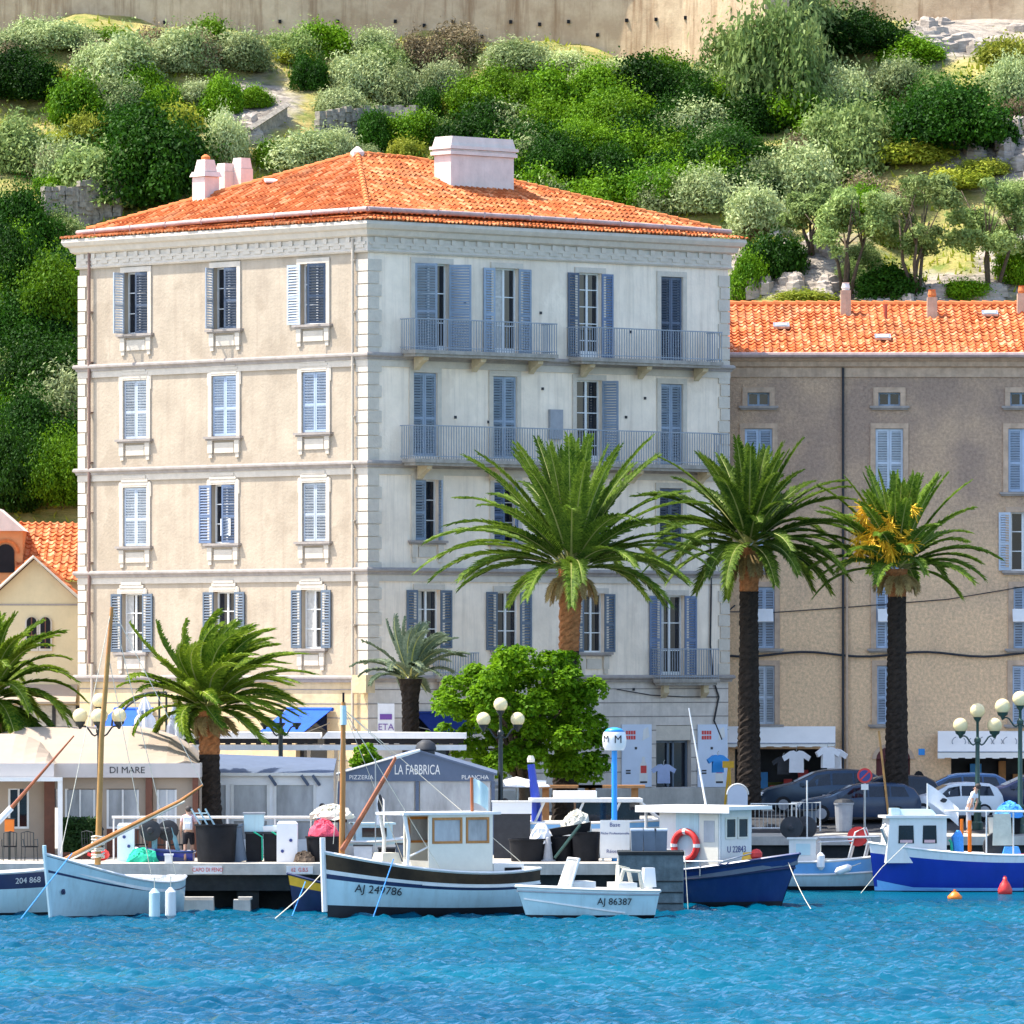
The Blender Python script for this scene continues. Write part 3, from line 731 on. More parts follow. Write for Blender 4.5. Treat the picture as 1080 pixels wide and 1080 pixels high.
# ---- roof
def tile_poly(b, poly, period=.27, course=.42, amp=.06, over=.0, seed=0):
    """corrugated courses over a planar convex polygon whose first edge is the eave"""
    p = [Vector(q) for q in poly]
    U = (p[1] - p[0]).normalized(); N = U.cross(p[2] - p[1]).normalized()
    if N.z < 0: N = -N
    S = N.cross(U)
    if S.z < 0: S = -S
    uu = [(q - p[0]).dot(U) for q in p]; ss_ = [(q - p[0]).dot(S) for q in p]
    u0, u1, s1 = min(uu), max(uu), max(ss_)
    nu = int((u1 - u0) / period) + 1; ns = int((s1 + over) / course) + 1; seg = 6
    bm = bmesh.new(); uvl = bm.loops.layers.uv.new('UVMap')
    rnd = random.Random(seed)
    prof = []
    for i in range(nu * seg + 1):
        t = (i % seg) / seg
        prof.append((u0 + i * period / seg, amp * (1.0 if False else max(-.35, math.sin(t * 2 * PI)))))
    for j in range(ns):
        sa = -over + j * course; sb_ = sa + course * 1.06
        jit = [rnd.uniform(-.03, .03) for _ in range(nu + 1)]; wob = rnd.uniform(0, 6)
        lo = [bm.verts.new(p[0] + U * u + S * (sa + jit[i // seg]) + N * (h_ + .055 + jit[i // seg] * .5 + .015 * math.sin(u * .9 + wob))) for i, (u, h_) in enumerate(prof)]
        hi = [bm.verts.new(p[0] + U * u + S * sb_ + N * (h_ + .01)) for i, (u, h_) in enumerate(prof)]
        bt = [bm.verts.new(p[0] + U * u + S * (sa + .002 + jit[i // seg]) + N * (h_ * .9 - .005)) for i, (u, h_) in enumerate(prof)]
        for i in range(len(prof) - 1):
            for q in ((lo[i], lo[i + 1], hi[i + 1], hi[i]), (bt[i], bt[i + 1], lo[i + 1], lo[i])):
                f = bm.faces.new(q)
                for lp in f.loops: lp[uvl].uv = (i // seg * 2 + (1 if i % seg >= 3 else 0) + .5, j + .5)
    n = len(p); cen = sum(p, Vector()) / n
    for i in range(1, n):
        a, c = p[i], p[(i + 1) % n]
        nn = (c - a).cross(N).normalized()
        if nn.dot(cen - a) > 0: nn = -nn
        bmesh.ops.bisect_plane(bm, geom=bm.verts[:] + bm.edges[:] + bm.faces[:], plane_co=a, plane_no=nn, clear_outer=True)
    bm.verts.ensure_lookup_table(); bm.faces.ensure_lookup_table()
    base = len(b.v)
    for i, v in enumerate(bm.verts): v.index = i; b.v.append(tuple(v.co))
    for f in bm.faces:
        b.uv[len(b.f)] = tuple(f.loops[0][uvl].uv); b.f.append([base + v.index for v in f.verts]); b.m.append(0)
    bm.free()

def off(pt_a, ins, z):
    """footprint corner moved out by -ins"""
    i = [tuple(r_) for r_ in ring].index(pt_a); p = Vector(ring[i]); a = Vector(ring[i - 1]); c = Vector(ring[(i + 1) % 4])
    d1 = (p - a).normalized(); d2 = (c - p).normalized(); n1 = Vector((d1.y, -d1.x)); n2 = Vector((d2.y, -d2.x))
    mm = (n1 + n2).normalized(); mm /= mm.dot(n1); q = p - mm * ins; return Vector((q.x, q.y, z))
ZE = on(FR, 388, 223)[1]
eL, eC, eR, eK = [off(r_, .2, ZE) for r_ in ring]
AP = P(377, 163, 278.5)
nR = (eR - eC).cross(AP - eC).normalized()
BP = on_plane(440, 169, eC, nR)
b = MB()
tile_poly(b, [eL, eC, AP], seed=1); tile_poly(b, [eC, eR, BP, AP], seed=2)
rf = b.build('roof', M['tile'], APT, fix=False)
b = MB()
b.face([eR, eK, BP]); b.face([eK, eL, AP, BP]); b.face([eL, eC, AP]); b.face([eC, eR, BP, AP])
for v in range(len(b.v)): b.v[v] = (b.v[v][0], b.v[v][1], b.v[v][2] - .09)
b.build('roof_deck', M['tile_flat'], rf)
def ridge(a, c, name='ridge_cap', r=.10, par=None, m='tile_flat'):
    b = MB(); a = Vector(a); c = Vector(c); n = max(2, int((c - a).length / .42))
    for k in range(n):
        p = a.lerp(c, k / n); q = a.lerp(c, (k + 1.05) / n); b.tube([p + Vector((0, 0, .05)), q + Vector((0, 0, .03))], [r * 1.12, r * .95], 8)
    return b.build(name, M[m], par)
for a, c in ((eC, AP), (eL, AP), (eR, BP), (AP, BP)): ridge(a, c, par=rf)
b = MB(); b.lathe(AP + Vector((0, 0, 0)), [(.26, -.1), (.26, .1), (.16, .2), (.05, .3)], 12); b.build('finial', M['chimney'], rf)
# small tile course on the cornice, dark recess, gutters
b = MB()
for (i, j) in ((0, 1), (1, 2)):
    a = off(ring[i], -.52, zc_ + .03); c = off(ring[j], -.52, zc_ + .03); a2 = off(ring[i], .3, zc_ + .2); c2 = off(ring[j], .3, zc_ + .2)
    tile_poly(b, [a, c, c2, a2], period=.2, course=.5, amp=.045, seed=3 + i)
b.build('eave_tiles', M['tile'], APT, fix=False)
b = MB()
b.sweep([tuple(off(r_, .45, 0).xy) for r_ in ring], [(-.05, zc_), (0, zc_), (0, ZE - .12), (-.05, ZE - .12)], closed=True); b.build('eave_wall', M['tile_flat'], APT)
g = MB()
for (i, j, s0, s1) in ((0, 1, -.02, .16), (1, 2, .16, .02)):
    a = off(ring[i], -.06, 0); c = off(ring[j], -.06, 0)
    pts = [a.lerp(c, k / 10) + Vector((0, 0, zc_ + .28 + s0 + (s1 - s0) * k / 10 + .05 * math.sin(k / 10 * PI))) for k in range(11)]
    g.tube(pts, .095, 10)
    for k in range(8):
        p = a.lerp(c, (k + .5) / 8); q = pts[min(10, int((k + .5) / 8 * 10))]; g.box((p.x, p.y, q.z), (.05, .25, .22))
g.build('gutter', M['gutter'], APT, smooth='auto')
# chimneys
nLf = (eC - eL).cross(AP - eL).normalized()
def chimney(px, py, F, w_, d_, h, top=True, slab_=False, n_=nR, e_=eC, m='chimney'):
    p = on_plane(px, py, e_, n_); b = MB(Matrix.Translation((p.x, p.y, 0)) @ F.to_3x3().to_4x4()); z = p.z
    if slab_:
        b.bx(-w_ / 2, w_ / 2, -d_ / 2, d_ / 2, z - 1.6, z + h * .60); b.bx(-w_ / 2 - .10, w_ / 2 + .10, -d_ / 2 - .10, d_ / 2 + .10, z + h * .605, z + h * .68)
        b.bx(-w_ / 2 - .05, w_ / 2 + .05, -d_ / 2 - .05, d_ / 2 + .05, z + h * .685, z + h * .72)
        b.bx(-w_ / 2 - .13, w_ / 2 + .13, -d_ / 2 - .13, d_ / 2 + .13, z + h * .725, z + h * .79)
        b.box((0, 0, z + h * .895), (w_ + .1, d_ + .1, h * .205), top=.93)
    else:
        b.bx(-w_ / 2, w_ / 2, -d_ / 2, d_ / 2, z - 1, z + h * .5); b.box((0, 0, z + h * .57), (w_ * 1.22, d_ * 1.22, h * .12), top=.85)
        b.box((0, 0, z + h * .79), (w_ * .86, d_ * .86, h * .30), top=.75)
    c = b.build('chimney', M[m], rf)
    if not slab_:
        b = MB(); b.lathe((p.x, p.y, z + h * .945), [(w_ * .22, 0), (w_ * .24, .1), (w_ * .15, .16), (w_ * .05, .2)], 10); b.build('chimney_pot', M['tile_flat'], c)
    return c
chimney(500, 195, FR, 3.15, .95, 1.75, slab_=True)['label'] = 'broad slab chimney with stepped coping'
chimney(217, 208, FL, .72, .72, 1.5, n_=nLf, e_=eL)
for px in (238, 255):
    p = P(px, 194, 281.5); b = MB(Matrix.Translation((p.x, p.y, p.z)) @ FL.to_3x3().to_4x4())
    hh = .75 if px == 238 else .95
    b.bx(-.3, .3, -.3, .3, -1.5, hh * .6); b.box((0, 0, hh * .82), (.56, .56, hh * .42), top=.8)
    b.build('chimney', M['chimney'], rf)
p = on_plane(287, 193, eL, nLf); b = MB(); b.box(p + nLf * .1 * (1 if nLf.z > 0 else -1), (.5, .35, .06), rz=.2, rx=R(18)); b.build('skylight', M['white'], rf)

# ---- balconies
def balcony(pxa, pxb, pyt, pyb, F, brackets=3, out=.95):
    ua, zb = on(F, pxa, pyb); ub, zt = on(F, pxb, pyt)
    pm = (pxa + pxb) / 2; zb = on(F, pm, pyb)[1]; zt = on(F, pm, pyt)[1]
    b = MB(F); b.bx(ua, ub, -out, -.21, zb - .14, zb); b.bx(ua + .08, ub - .08, -out + .08, -.21, zb - .24, zb - .142)
    sl_ = b.build('balcony', M['slab'], APT)
    for k in range(brackets):
        b = MB(F)
        u = ua + (ub - ua) * (k + .25) / (brackets - .5)
        b.M = F @ Matrix.Translation((u, 0, 0)) @ Matrix(((0, 1, 0, 0), (1, 0, 0, 0), (0, 0, 1, 0), (0, 0, 0, 1)))
        b.prism([(-.21, zb - .245), (-out + .2, zb - .245), (-out + .22, zb - .36), (-.42, zb - .52), (-.21, zb - .72)], -.13, .13)
        b.build('bracket', M['bracket'], sl_)
    b = MB(F); y = -out + .05
    b.bx(ua + .03, ub - .03, y - .025, y + .025, zt - .04, zt); b.bx(ua + .03, ub - .03, y - .015, y + .015, zb + .08, zb + .11)
    for s in (ua + .05, ub - .05): b.bx(s - .02, s + .02, y, -.06, zt - .04, zt); b.bx(s - .015, s + .015, y, -.06, zb + .08, zb + .11)
    n = int((ub - ua) / .125)
    for k in range(n + 1):
        u = ua + .05 + (ub - ua - .1) * k / n; b.bx(u - .011, u + .011, y - .011, y + .011, zb + .003, zt - .04)
    for s in (ua + .05, ub - .05):
        for k in range(1, 7): b.bx(s - .011, s + .011, y + k * .125 - .011, y + k * .125 + .011, zb + .003, zt - .04)
    b.build('railing', M['rail'], sl_)
    return sl_
balcony(420, 571, 339, 372, FR); balcony(596, 745, 348, 380, FR); balcony(420, 752, 453, 488, FR, 5)
balcony(685, 748, 684, 716, FR, 2, .6); balcony(455, 497, 688, 712, FR, 2, .5)
# downpipes, vents, cable, box
def pipe_on(F, px, py0, py1, m, r=.06, name='downpipe'):
    u, z1 = on(F, px, py0); _, z0 = on(F, px, py1); b = MB(F)
    b.tube([(u, -.14, z0), (u, -.14, z1)], r, 8)
    z = z0
    while z < z1: b.bx(u - .09, u + .09, -.16, -.003, z, z + .05); z += 1.9
    b.build(name, m, APT, smooth='auto')
pipe_on(FL, 97, 262, 700, M['pipe']); pipe_on(FL, 375, 252, 770, M['pipe_pale'], .055)
pipe_on(FL, 100, 700, 850, M['pipe_pale'])
u, z = on(FR, 585, 432); b = MB(FR); b.bx(u - .32, u + .32, -.12, -.003, z - 1.1, z); b.build('service_box', M['grey'], APT)
b = MB(FR)
pts = [on(FR, x_, y_) for x_, y_ in ((748, 560), (749, 620), (748, 680), (751, 716), (757, 735), (752, 760), (760, 780))]
b.tube([(u, -.06, z) for u, z in pts], .035, 6)
pts = [on(FR, x_, y_) for x_, y_ in ((650, 727), (685, 733), (720, 735), (757, 735))]
b.tube([(u, -.05, z) for u, z in pts], .02, 6)
b.build('cable', M['darkgrey'], APT)
for px, py in ((490, 320), (570, 330), (665, 350), (585, 385), (480, 440), (572, 410), (660, 440), (515, 445), (680, 420), (595, 730), (668, 727)):
    u, z = on(FR, px, py); b = MB(FR); b.bx(u - .05, u + .05, -.04, -.003, z - .05, z + .05); b.build('anchor_plate', M['darkgrey'], APT)
b = MB(FL); u, z = on(FL, 387, 722)
b.bx(WL - .3, WL + .45, -.5, -.06, z - .3, z + .35); b.build('corner_console', M['ashlar'], APT)
# ground floor: glazed shop door, posters, blind windows, canvas awnings
b = MB(FR)
b.bx(ug0 + .01, ug1 - .01, .02, .2, zg1 - .02 - .55, zg1 - .02); b.build('shutter_box', M['trim'], APT)
b = MB(FR); um = (ug0 + ug1) / 2
for k in (ug0 + .03, um - .15, um + .12, ug1 - .1): b.bx(k, k + .08, .2, .26, GZ + .03, zg1 - .58)
b.bx(ug0 + .03, ug1 - .02, .2, .26, zg1 - .66, zg1 - .58)
dr = b.build('shop_door', M['shutter_grey'], APT)
b = MB(FR); b.bx(ug0 + .01, ug1 - .01, .27, .3, GZ + .03, zg1 - .58); b.build('pane', M['pane'], dr)
b = MB(FR); b.bx(u3 + .01, u4 - .01, .2, .24, GZ + 1.0, z3); b.build('window', M['pane'], APT)
b = MB(FL); b.bx(ua + .01, ub - .01, .2, .24, GZ + .05, za); b.build('shop_door', M['pane'], APT)
b = MB(FL); b.bx(uc_ + .01, ud - .01, .2, .24, GZ + 1.0, zc); b.build('window', M['pane'], APT)
def awning(F, pxa, pxb, pyt, pyb, out, m, par=APT, skew=0):
    ua, zt = on(F, pxa, pyt); ub, _ = on(F, pxb, pyt); zt = on(F, (pxa + pxb) / 2, pyt)[1]; zb = on(F, (pxa + pxb) / 2, pyb)[1] 
    b = MB(F); b.face([(ua, -.1, zt), (ub, -.1, zt), (ub, -out, zb), (ua, -out, zb)]); b.face([(ua, -.1, zt - .03), (ub, -.1, zt - .03), (ub, -out, zb - .03), (ua, -out, zb - .03)])
    b.face([(ua, -out, zb), (ub, -out, zb), (ub, -out - .02, zb - .22), (ua, -out - .02, zb - .22)])
    b.tube([(ua - .05, -.1, zt), (ub + .05, -.1, zt)], .07, 8); b.tube([(ua, -out, zb - .01), (ub, -out, zb - .01)], .03, 6)
    o = b.build('awning', m, par)
    b = MB(F)
    for k in (ua + .1, ub - .1): b.tube([(k, -.1, zt - .5), (k, -out + .05, zb - .05)], .02, 6)
    b.build('awning_arm', M['steel'], o); return o
awning(FL, 305, 352, 748, 772, 1.5, M['blue_canvas']); awning(FL, 124, 163, 748, 772, 1.5, M['blue_canvas']); awning(FR, 436, 486, 752, 768, .9, M['navy_canvas'])
def poster(F, pxa, pxb, pyt, pyb, par):
    pm = (pxa + pxb) / 2; ua, zt = on(F, pm, pyt)[0], on(F, pm, pyt)[1]; ua = on(F, pxa, pyt)[0]; ub = on(F, pxb, pyt)[0]; zb = on(F, pm, pyb)[1]
    b = MB(F); b.bx(ua, ub, -.07, -.02, zb, zt); o = b.build('poster_board', M['poster'], par)
    w_, h = ub - ua, zt - zb; T = F @ Matrix.Translation((0, -.076, 0)) @ Matrix.Rotation(R(90), 4, 'X')
    b = MB(F)
    for r_ in (.1, .18):
        for c_ in range(4): b.bx(ua + w_ * (.12 + c_ * .085), ua + w_ * (.19 + c_ * .085), -.075, -.071, zt - h * (r_ + .06), zt - h * r_)
    b.bx(ua + w_ * .62, ua + w_ * .82, -.075, -.071, zb + h * .22, zb + h * .34); b.build('red_print', M['red'], o)
    b = MB(F)
    b.prism([(ua + w_ * .58, zb + h * .06), (ua + w_ * .86, zb + h * .06), (ua + w_ * .86, zb + h * .32), (ua + w_ * .77, zb + h * .42), (ua + w_ * .77, zb + h * .48), (ua + w_ * .67, zb + h * .48), (ua + w_ * .67, zb + h * .42), (ua + w_ * .58, zb + h * .32)], -.0738, -.0705)
    b.prism([(ua + w_ * .68, zb + h * .74), (ua + w_ * .92, zb + h * .80), (ua + w_ * .88, zb + h * .96), (ua + w_ * .72, zb + h * .92)], -.0745, -.0705)
    b.build('bottle_print', M['white'], o)
    b = MB(F); b.bx(ua + w_ * .12, ua + w_ * .28, -.075, -.071, zb + h * .25, zb + h * .275); b.bx(ua + w_ * .12, ua + w_ * .28, -.075, -.071, zb + h * .21, zb + h * .235)
    b.bx(ua + w_ * .6, ua + w_ * .84, -.076, -.071, zb + h * .06, zb + h * .09); b.bx(ua + w_ * .42, ua + w_ * .5, -.075, -.071, zb + h * .6, zb + h * .64)
    b.build('dark_print', M['ink_black'], o)
poster(FR, 655, 686, 764, 830, APT); poster(FR, 735, 766, 764, 830, APT)
u, z = on(FR, 406, 775); b = MB(FR)
# purple and white banner by the corner
tb = thing('banner', 'white banner with purple lettering hanging beside the building corner', 'banner', P(406, 780, 268.6))
b = MB(); a = P(399, 742, 268.6); c = P(416, 776, 268.6); b.bx(a.x, c.x, 268.58, 268.62, c.z, a.z); b.build('cloth', M['cloth_white'], tb)
b = MB(); T = Matrix.Translation((0, 268.57, 0)) @ Matrix.Rotation(R(90), 4, 'X'); b.M = Matrix.Identity(4)
q = P(407, 756, 268.57); b.bx(q.x - .22, q.x + .22, 268.56, 268.575, q.z - .1, q.z + .1)
q = P(407, 767, 268.57); b.text('ETA', .33, T @ Matrix.Translation((q.x, q.z, 0)))
mp = mat('purple_ink', (.16, .06, .30), .7, .05); b.build('lettering', mp, tb)
b = MB(); b.tube([P(399, 741, 268.62), P(399, 790, 268.62)], .025, 6); b.build('pole', M['steel'], tb)
# notice hanging from the open third floor window
un = MB(FL); u, z = on(FL, 239, 556); un.bx(u - .28, u + .28, -.06, -.03, z - .32, z + .32); o = un.build('window_notice', M['white'], APT)
un = MB(FL); un.bx(u - .18, u + .18, -.066, -.061, z - .2, z + .2); un.build('print', M['grey'], o)
# ------------------------------------------------------------------ stone row house on the right
YB = 284.0
HA = Vector((PX(764, YB), YB)); HB = Vector((26.0, YB)); FH = frame(HA, HB); WH = (HB - HA).length
m, n, l, bs = new_mat('weathered_roughcast')
tc = n.new('ShaderNodeTexCoord'); sx = n.new('ShaderNodeSeparateXYZ'); l.new(tc.outputs['Object'], sx.inputs[0])
n1 = n.new('ShaderNodeTexNoise'); n1.inputs['Scale'].default_value = .45; n1.inputs['Detail'].default_value = 6; l.new(tc.outputs['Object'], n1.inputs['Vector'])
n2 = n.new('ShaderNodeTexNoise'); n2.inputs['Scale'].default_value = 8.5; n2.inputs['Detail'].default_value = 5; n2.inputs['Roughness'].default_value = .75; l.new(tc.outputs['Object'], n2.inputs['Vector'])
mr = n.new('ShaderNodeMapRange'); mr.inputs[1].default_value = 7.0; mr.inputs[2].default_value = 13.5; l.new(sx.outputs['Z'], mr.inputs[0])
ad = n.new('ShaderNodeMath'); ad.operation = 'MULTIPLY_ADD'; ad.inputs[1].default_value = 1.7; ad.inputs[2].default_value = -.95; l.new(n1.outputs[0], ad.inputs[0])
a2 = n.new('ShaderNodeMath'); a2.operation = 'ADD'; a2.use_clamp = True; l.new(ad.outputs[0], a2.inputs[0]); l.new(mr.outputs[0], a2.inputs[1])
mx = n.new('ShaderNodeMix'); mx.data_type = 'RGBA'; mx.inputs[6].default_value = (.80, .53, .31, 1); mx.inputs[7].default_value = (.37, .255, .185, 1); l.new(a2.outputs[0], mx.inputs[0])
r2 = n.new('ShaderNodeMapRange'); r2.inputs[1].default_value = .35; r2.inputs[2].default_value = .68; r2.inputs[3].default_value = .74; r2.inputs[4].default_value = 1.22; l.new(n2.outputs[0], r2.inputs[0])
hs = n.new('ShaderNodeHueSaturation'); l.new(mx.outputs[2], hs.inputs['Color']); l.new(r2.outputs[0], hs.inputs['Value']); l.new(hs.outputs[0], bs.inputs['Base Color']); bs.inputs['Roughness'].default_value = .95
bp = n.new('ShaderNodeBump'); bp.inputs['Strength'].default_value = .8; bp.inputs['Distance'].default_value = .05; l.new(n2.outputs[0], bp.inputs['Height']); l.new(bp.outputs[0], bs.inputs['Normal'])
M['roughcast'] = m
M['stone_trim'] = mat('tan_stone', (.52, .37, .26), .9, .2, 3, .4, 10, stain=.4, stain_c=(.22, .17, .13))
M['red_door'] = mat('dark_red_door', (.10, .012, .014), .6, .2, 3)
ROW = thing('row_house', 'brown weathered stucco row house with pale blue shutters, right of the cream block', 'building', (HA.x, HA.y, GZ))
holesH = []; WH_ = []
for px in (800, 938, 1077): addw(FH, WH_, holesH, px, 23, 414, 428, trim='plain', mull=0, fmat=sb)
for px, mm_ in ((800, 'shutter_light'), (938, 'shutter_pale'), (1078, 'shutter_light')): addw(FH, WH_, holesH, px, 29, 452, 519, sL=0, sR=0, m=M[mm_], trim='plain')
for px in (801, 938): addw(FH, WH_, holesH, px, 20, 541, 602, sL=0, sR=0, m=sl, trim='plain')
addw(FH, WH_, holesH, 1079, 26, 540, 602, sL=178, sR=178, m=M['shutter_pale'], trim='plain')
for px in (806, 935, 1080): addw(FH, WH_, holesH, px, 22, 619, 684, sL=0, sR=0, m=sl, trim='plain')
for px in (807, 935, 1078): addw(FH, WH_, holesH, px, 20, 702, 764, sL=0, sR=0, m=M['shutter_pale'] if px == 807 else sl, trim='plain')
us0, zs1 = on(FH, 775, 790); us1, _ = on(FH, 876, 790); holesH.append((us0, us1, GZ + .15, zs1))
us2, zs2 = on(FH, 1003, 797); us3 = WH - 1.0; holesH.append((us2, us3, GZ + .15, zs2))
ud0, zd1 = on(FH, 924, 800); ud1, _ = on(FH, 960, 800); holesH.append((ud0, ud1, GZ + .15, zd1))
b = MB(); zhe = on(FH, 900, 377)[1]
wall_sheet(b, WH, GZ - .3, zhe, holesH, FH, 0)
b.face([(HB.x, YB, GZ - .3), (HB.x, YB + 10, GZ - .3), (HB.x, YB + 10, zhe), (HB.x, YB, zhe)]); b.face([(HB.x, YB + 10, GZ - .3), (HA.x, YB + 10, GZ - .3), (HA.x, YB + 10, zhe), (HB.x, YB + 10, zhe)])
b.face([(HA.x, YB + 10, GZ - .3), (HA.x, YB, GZ - .3), (HA.x, YB, zhe), (HA.x, YB + 10, zhe)])
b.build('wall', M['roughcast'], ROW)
for q, k in WH_: window(FH, ROW, *q, lmat=M['stone_trim'], **k)
# hinged flap shutters pushed out
for px in (806, 935, 1077):
    u, z = on(FH, px, 643); b = MB(FH); b.box((u, -.22, z - .22), (.68, .04, .62), rx=R(-38)); b.build('flap', M['white'], ROW)
b = MB(); b.sweep([(HA.x, YB), (HB.x, YB)], [(-.02, zhe), (.42, zhe), (.40, zhe - .1), (.25, zhe - .18), (.2, zhe - .34), (.06, zhe - .40), (.06, zhe - .75), (-.02, zhe - .75)]); b.build('cornice', M['stone_trim'], ROW)
# roof
zr0 = zhe + .10
ea = Vector((HA.x - .1, YB - .55, zr0)); eb = Vector((HB.x, YB - .55, zr0)); rr = Vector((HB.x, YB + 5.2, PZ(322, YB + 5.2))); rl = Vector((HA.x + .35, YB + 5.2, rr.z))
b = MB(); tile_poly(b, [ea, eb, rr, rl], period=.30, course=.38, amp=.07, seed=9); rfh = b.build('roof', M['tile_new'], ROW, fix=False)
b = MB(); b.face([ea - Vector((0, 0, .1)), eb - Vector((0, 0, .1)), rr - Vector((0, 0, .1)), rl - Vector((0, 0, .1))]); b.face([rl, rr, (HB.x, YB + 10.4, zr0), (HA.x, YB + 10.4, zr0)]); b.build('roof_deck', M['tile_flat'], rfh)
ridge(rl, rr, par=rfh, r=.13)
b = MB(); b.tube([ea + Vector((0, -.1, -.03)), eb + Vector((0, -.1, -.03))], .10, 8); b.build('gutter', M['gutter'], ROW, smooth='auto')
b = MB(); tile_poly(b, [Vector((HA.x, YB - .5, zhe + .01)), Vector((HB.x, YB - .5, zhe + .01)), Vector((HB.x, YB - .15, zhe + .06)), Vector((HA.x, YB - .15, zhe + .06))], period=.2, course=.4, amp=.04, seed=4); b.build('eave_tiles', M['tile_new'], ROW, fix=False)
nH = (eb - ea).cross(rr - eb).normalized()
if nH.z < 0: nH = -nH
tilt = math.atan2(rr.z - ea.z, 5.75)
for px, py in ((824, 347), (931, 359), (1044, 334)):
    p = on_plane(px, py, ea, nH) + nH * .14; b = MB(); b.box(p, (.62, .5, .09), rx=tilt); sk = b.build('skylight', M['steel'], rfh)
    b = MB(); b.box(p + nH * .05, (.46, .36, .02), rx=tilt); b.build('pane', M['screen'], sk)
for px, py, h in ((892, 332, .95), (983, 334, .75), (1078, 330, .75)):
    p = on_plane(px, py, ea, nH); b = MB(); b.box((p.x, p.y, p.z + h / 2 - .3), (.42, .42, h + .6), top=.9); b.build('chimney', M['stone_trim'], rfh)
    b = MB(); b.lathe((p.x, p.y, p.z + h), [(.14, 0), (.17, .1), (.13, .26), (.15, .3)], 10); b.build('chimney_pot', M['white'] if px == 892 else M['tile_flat'], rfh)
p = on_plane(934, 336, ea, nH); b = MB(); b.tube([p, p + Vector((0, 0, .55))], .07, 8); b.build('flue', M['rust'], rfh)
# pipes and cable
for px, py0, py1, mm_ in ((889, 388, 850, 'darkgrey'), (893, 545, 850, 'stone_trim')):
    u, z1 = on(FH, px, py0); z0 = on(FH, px, py1)[1]; b = MB(FH); b.tube([(u, -.12, z0), (u, -.12, z1)], .05, 8); b.build('downpipe', M[mm_], ROW)
b = MB(FH); pts = [on(FH, x_, 690 + 2.5 * math.sin(x_ * .05)) for x_ in range(768, 1100, 15)]; b.tube([(u, -.08, z) for u, z in pts], .05, 6)
pts = [on(FH, x_, y_) for x_, y_ in ((815, 646), (900, 640), (1000, 632), (1085, 618))]; b.tube([(u, -.05, z) for u, z in pts], .02, 5); b.build('cable', M['darkgrey'], ROW)
b = MB(FH); u, z = on(FH, 775, 655); b.tube([(u, -.1, z + .6), (u - .7, -.9, z)], .03, 6); b.tube([(u + .3, -.05, z + .35), (u - .7, -.9, z + .35)], .025, 6); b.build('wall_bracket', M['darkgrey'], ROW)
# arched red door
b = MB(FH); b.bx(ud0 + .01, ud1 - .01, .15, .22, GZ + .15, zd1 - .01); dr = b.build('door', M['red_door'], ROW)
b = MB(FH); uc2 = (ud0 + ud1) / 2; rw = (ud1 - ud0) / 2
pts = [(uc2 + (rw + .16) * math.cos(a_ * PI / 12), zd1 - .02 + .62 * math.sin(a_ * PI / 12)) for a_ in range(13)] + [(uc2 - rw * math.cos(a_ * PI / 12), zd1 - .02 + .5 * math.sin(a_ * PI / 12)) for a_ in range(13)]
b.prism(pts, -.06, -.003); b.build('door_arch', M['stone_trim'], ROW)
b = MB(FH); b.prism([(uc2 + rw * math.cos(a_ * PI / 12), zd1 - .02 + .5 * math.sin(a_ * PI / 12)) for a_ in range(13)], -.02, -.004); b.build('fanlight', M['red_door'], dr)
b = MB(FH); u, z = on(FH, 972, 793); b.bx(u - .12, u + .12, -.03, -.003, z - .12, z + .12); b.build('house_number', M['sign_blue'], ROW)
b = MB(FH); u, z = on(FH, 969, 828); b.prism([(u + .26 * math.cos(a_ * PI / 8), z + .55 * math.sin(a_ * PI / 8)) for a_ in range(16)], -.02, -.004); b.build('oval_niche', M['black'], ROW)
# shop interiors
for (a, c, zt) in ((us0, us1, zs1), (us2, us3, zs2)):
    b = MB(FH); b.bx(a, c, 2.4, 2.5, GZ + .1, zt); b.bx(a, a + .05, .25, 2.4, GZ + .1, zt); b.bx(c - .05, c, .25, 2.4, GZ + .1, zt); b.bx(a, c, .25, 2.5, zt, zt + .05)
    b.build('shop_interior', M['darkgrey'], ROW)
    b = MB(FH); rnd = random.Random(int(a * 10)); 
    b.build if False else None
    k = a + .3
    while k < c - .4:
        b.bx(k, k + rnd.uniform(.25, .5), 1.9, 2.3, GZ + .1, GZ + rnd.uniform(.8, 1.9), rnd.randrange(5)); k += .55
    b.build('shelf_goods', [M['wood'], M['yellow'], M['cloth_white'], M['red'], M['sign_blue']], ROW)
def flat_awning(name, pxa, pxb, pyt, pyb, pyv, out, label):
    """sloping canvas on the house front"""
    ua, zt = on(FH, pxa, pyt); ub, _ = on(FH, pxb, pyt); yb = YB - out; k_ = yb / YB
    zb = PZ(pyb, yb); zv = PZ(pyv, yb)
    o = thing(name, label, 'awning', (HA.x + ua, YB, zt))
    x0, x1 = PX(pxa, YB), PX(pxb, YB); y0, y1 = PX(pxa, yb), PX(pxb, yb)
    b = MB(); b.face([(x0, YB - .1, zt), (x1, YB - .1, zt), (y1, yb, zb), (y0, yb, zb)]); b.face([(x0, YB - .1, zt - .04), (x1, YB - .1, zt - .04), (y1, yb, zb - .04), (y0, yb, zb - .04)])
    b.build('canvas', M['white_canvas'], o)
    b = MB(); n_ = 14
    for i in range(n_):
        a = y0 + (y1 - y0) * i / n_; c = y0 + (y1 - y0) * (i + 1) / n_; b.bx(a, c, yb - .015, yb + .015, zv + .03 * (i % 2), zb)
    vl = b.build('valance', M['white_canvas'], o)
    b = MB(); b.tube([(y0, yb, zb), (y1, yb, zb)], .035, 6)
    for s_ in (y0 + .1, (y0 + y1) / 2, y1 - .1): b.tube([(s_, YB - .1, zt - .6), (s_, yb, zb - .02)], .025, 6)
    b.build('frame', M['steel'], o); return o, yb, zb
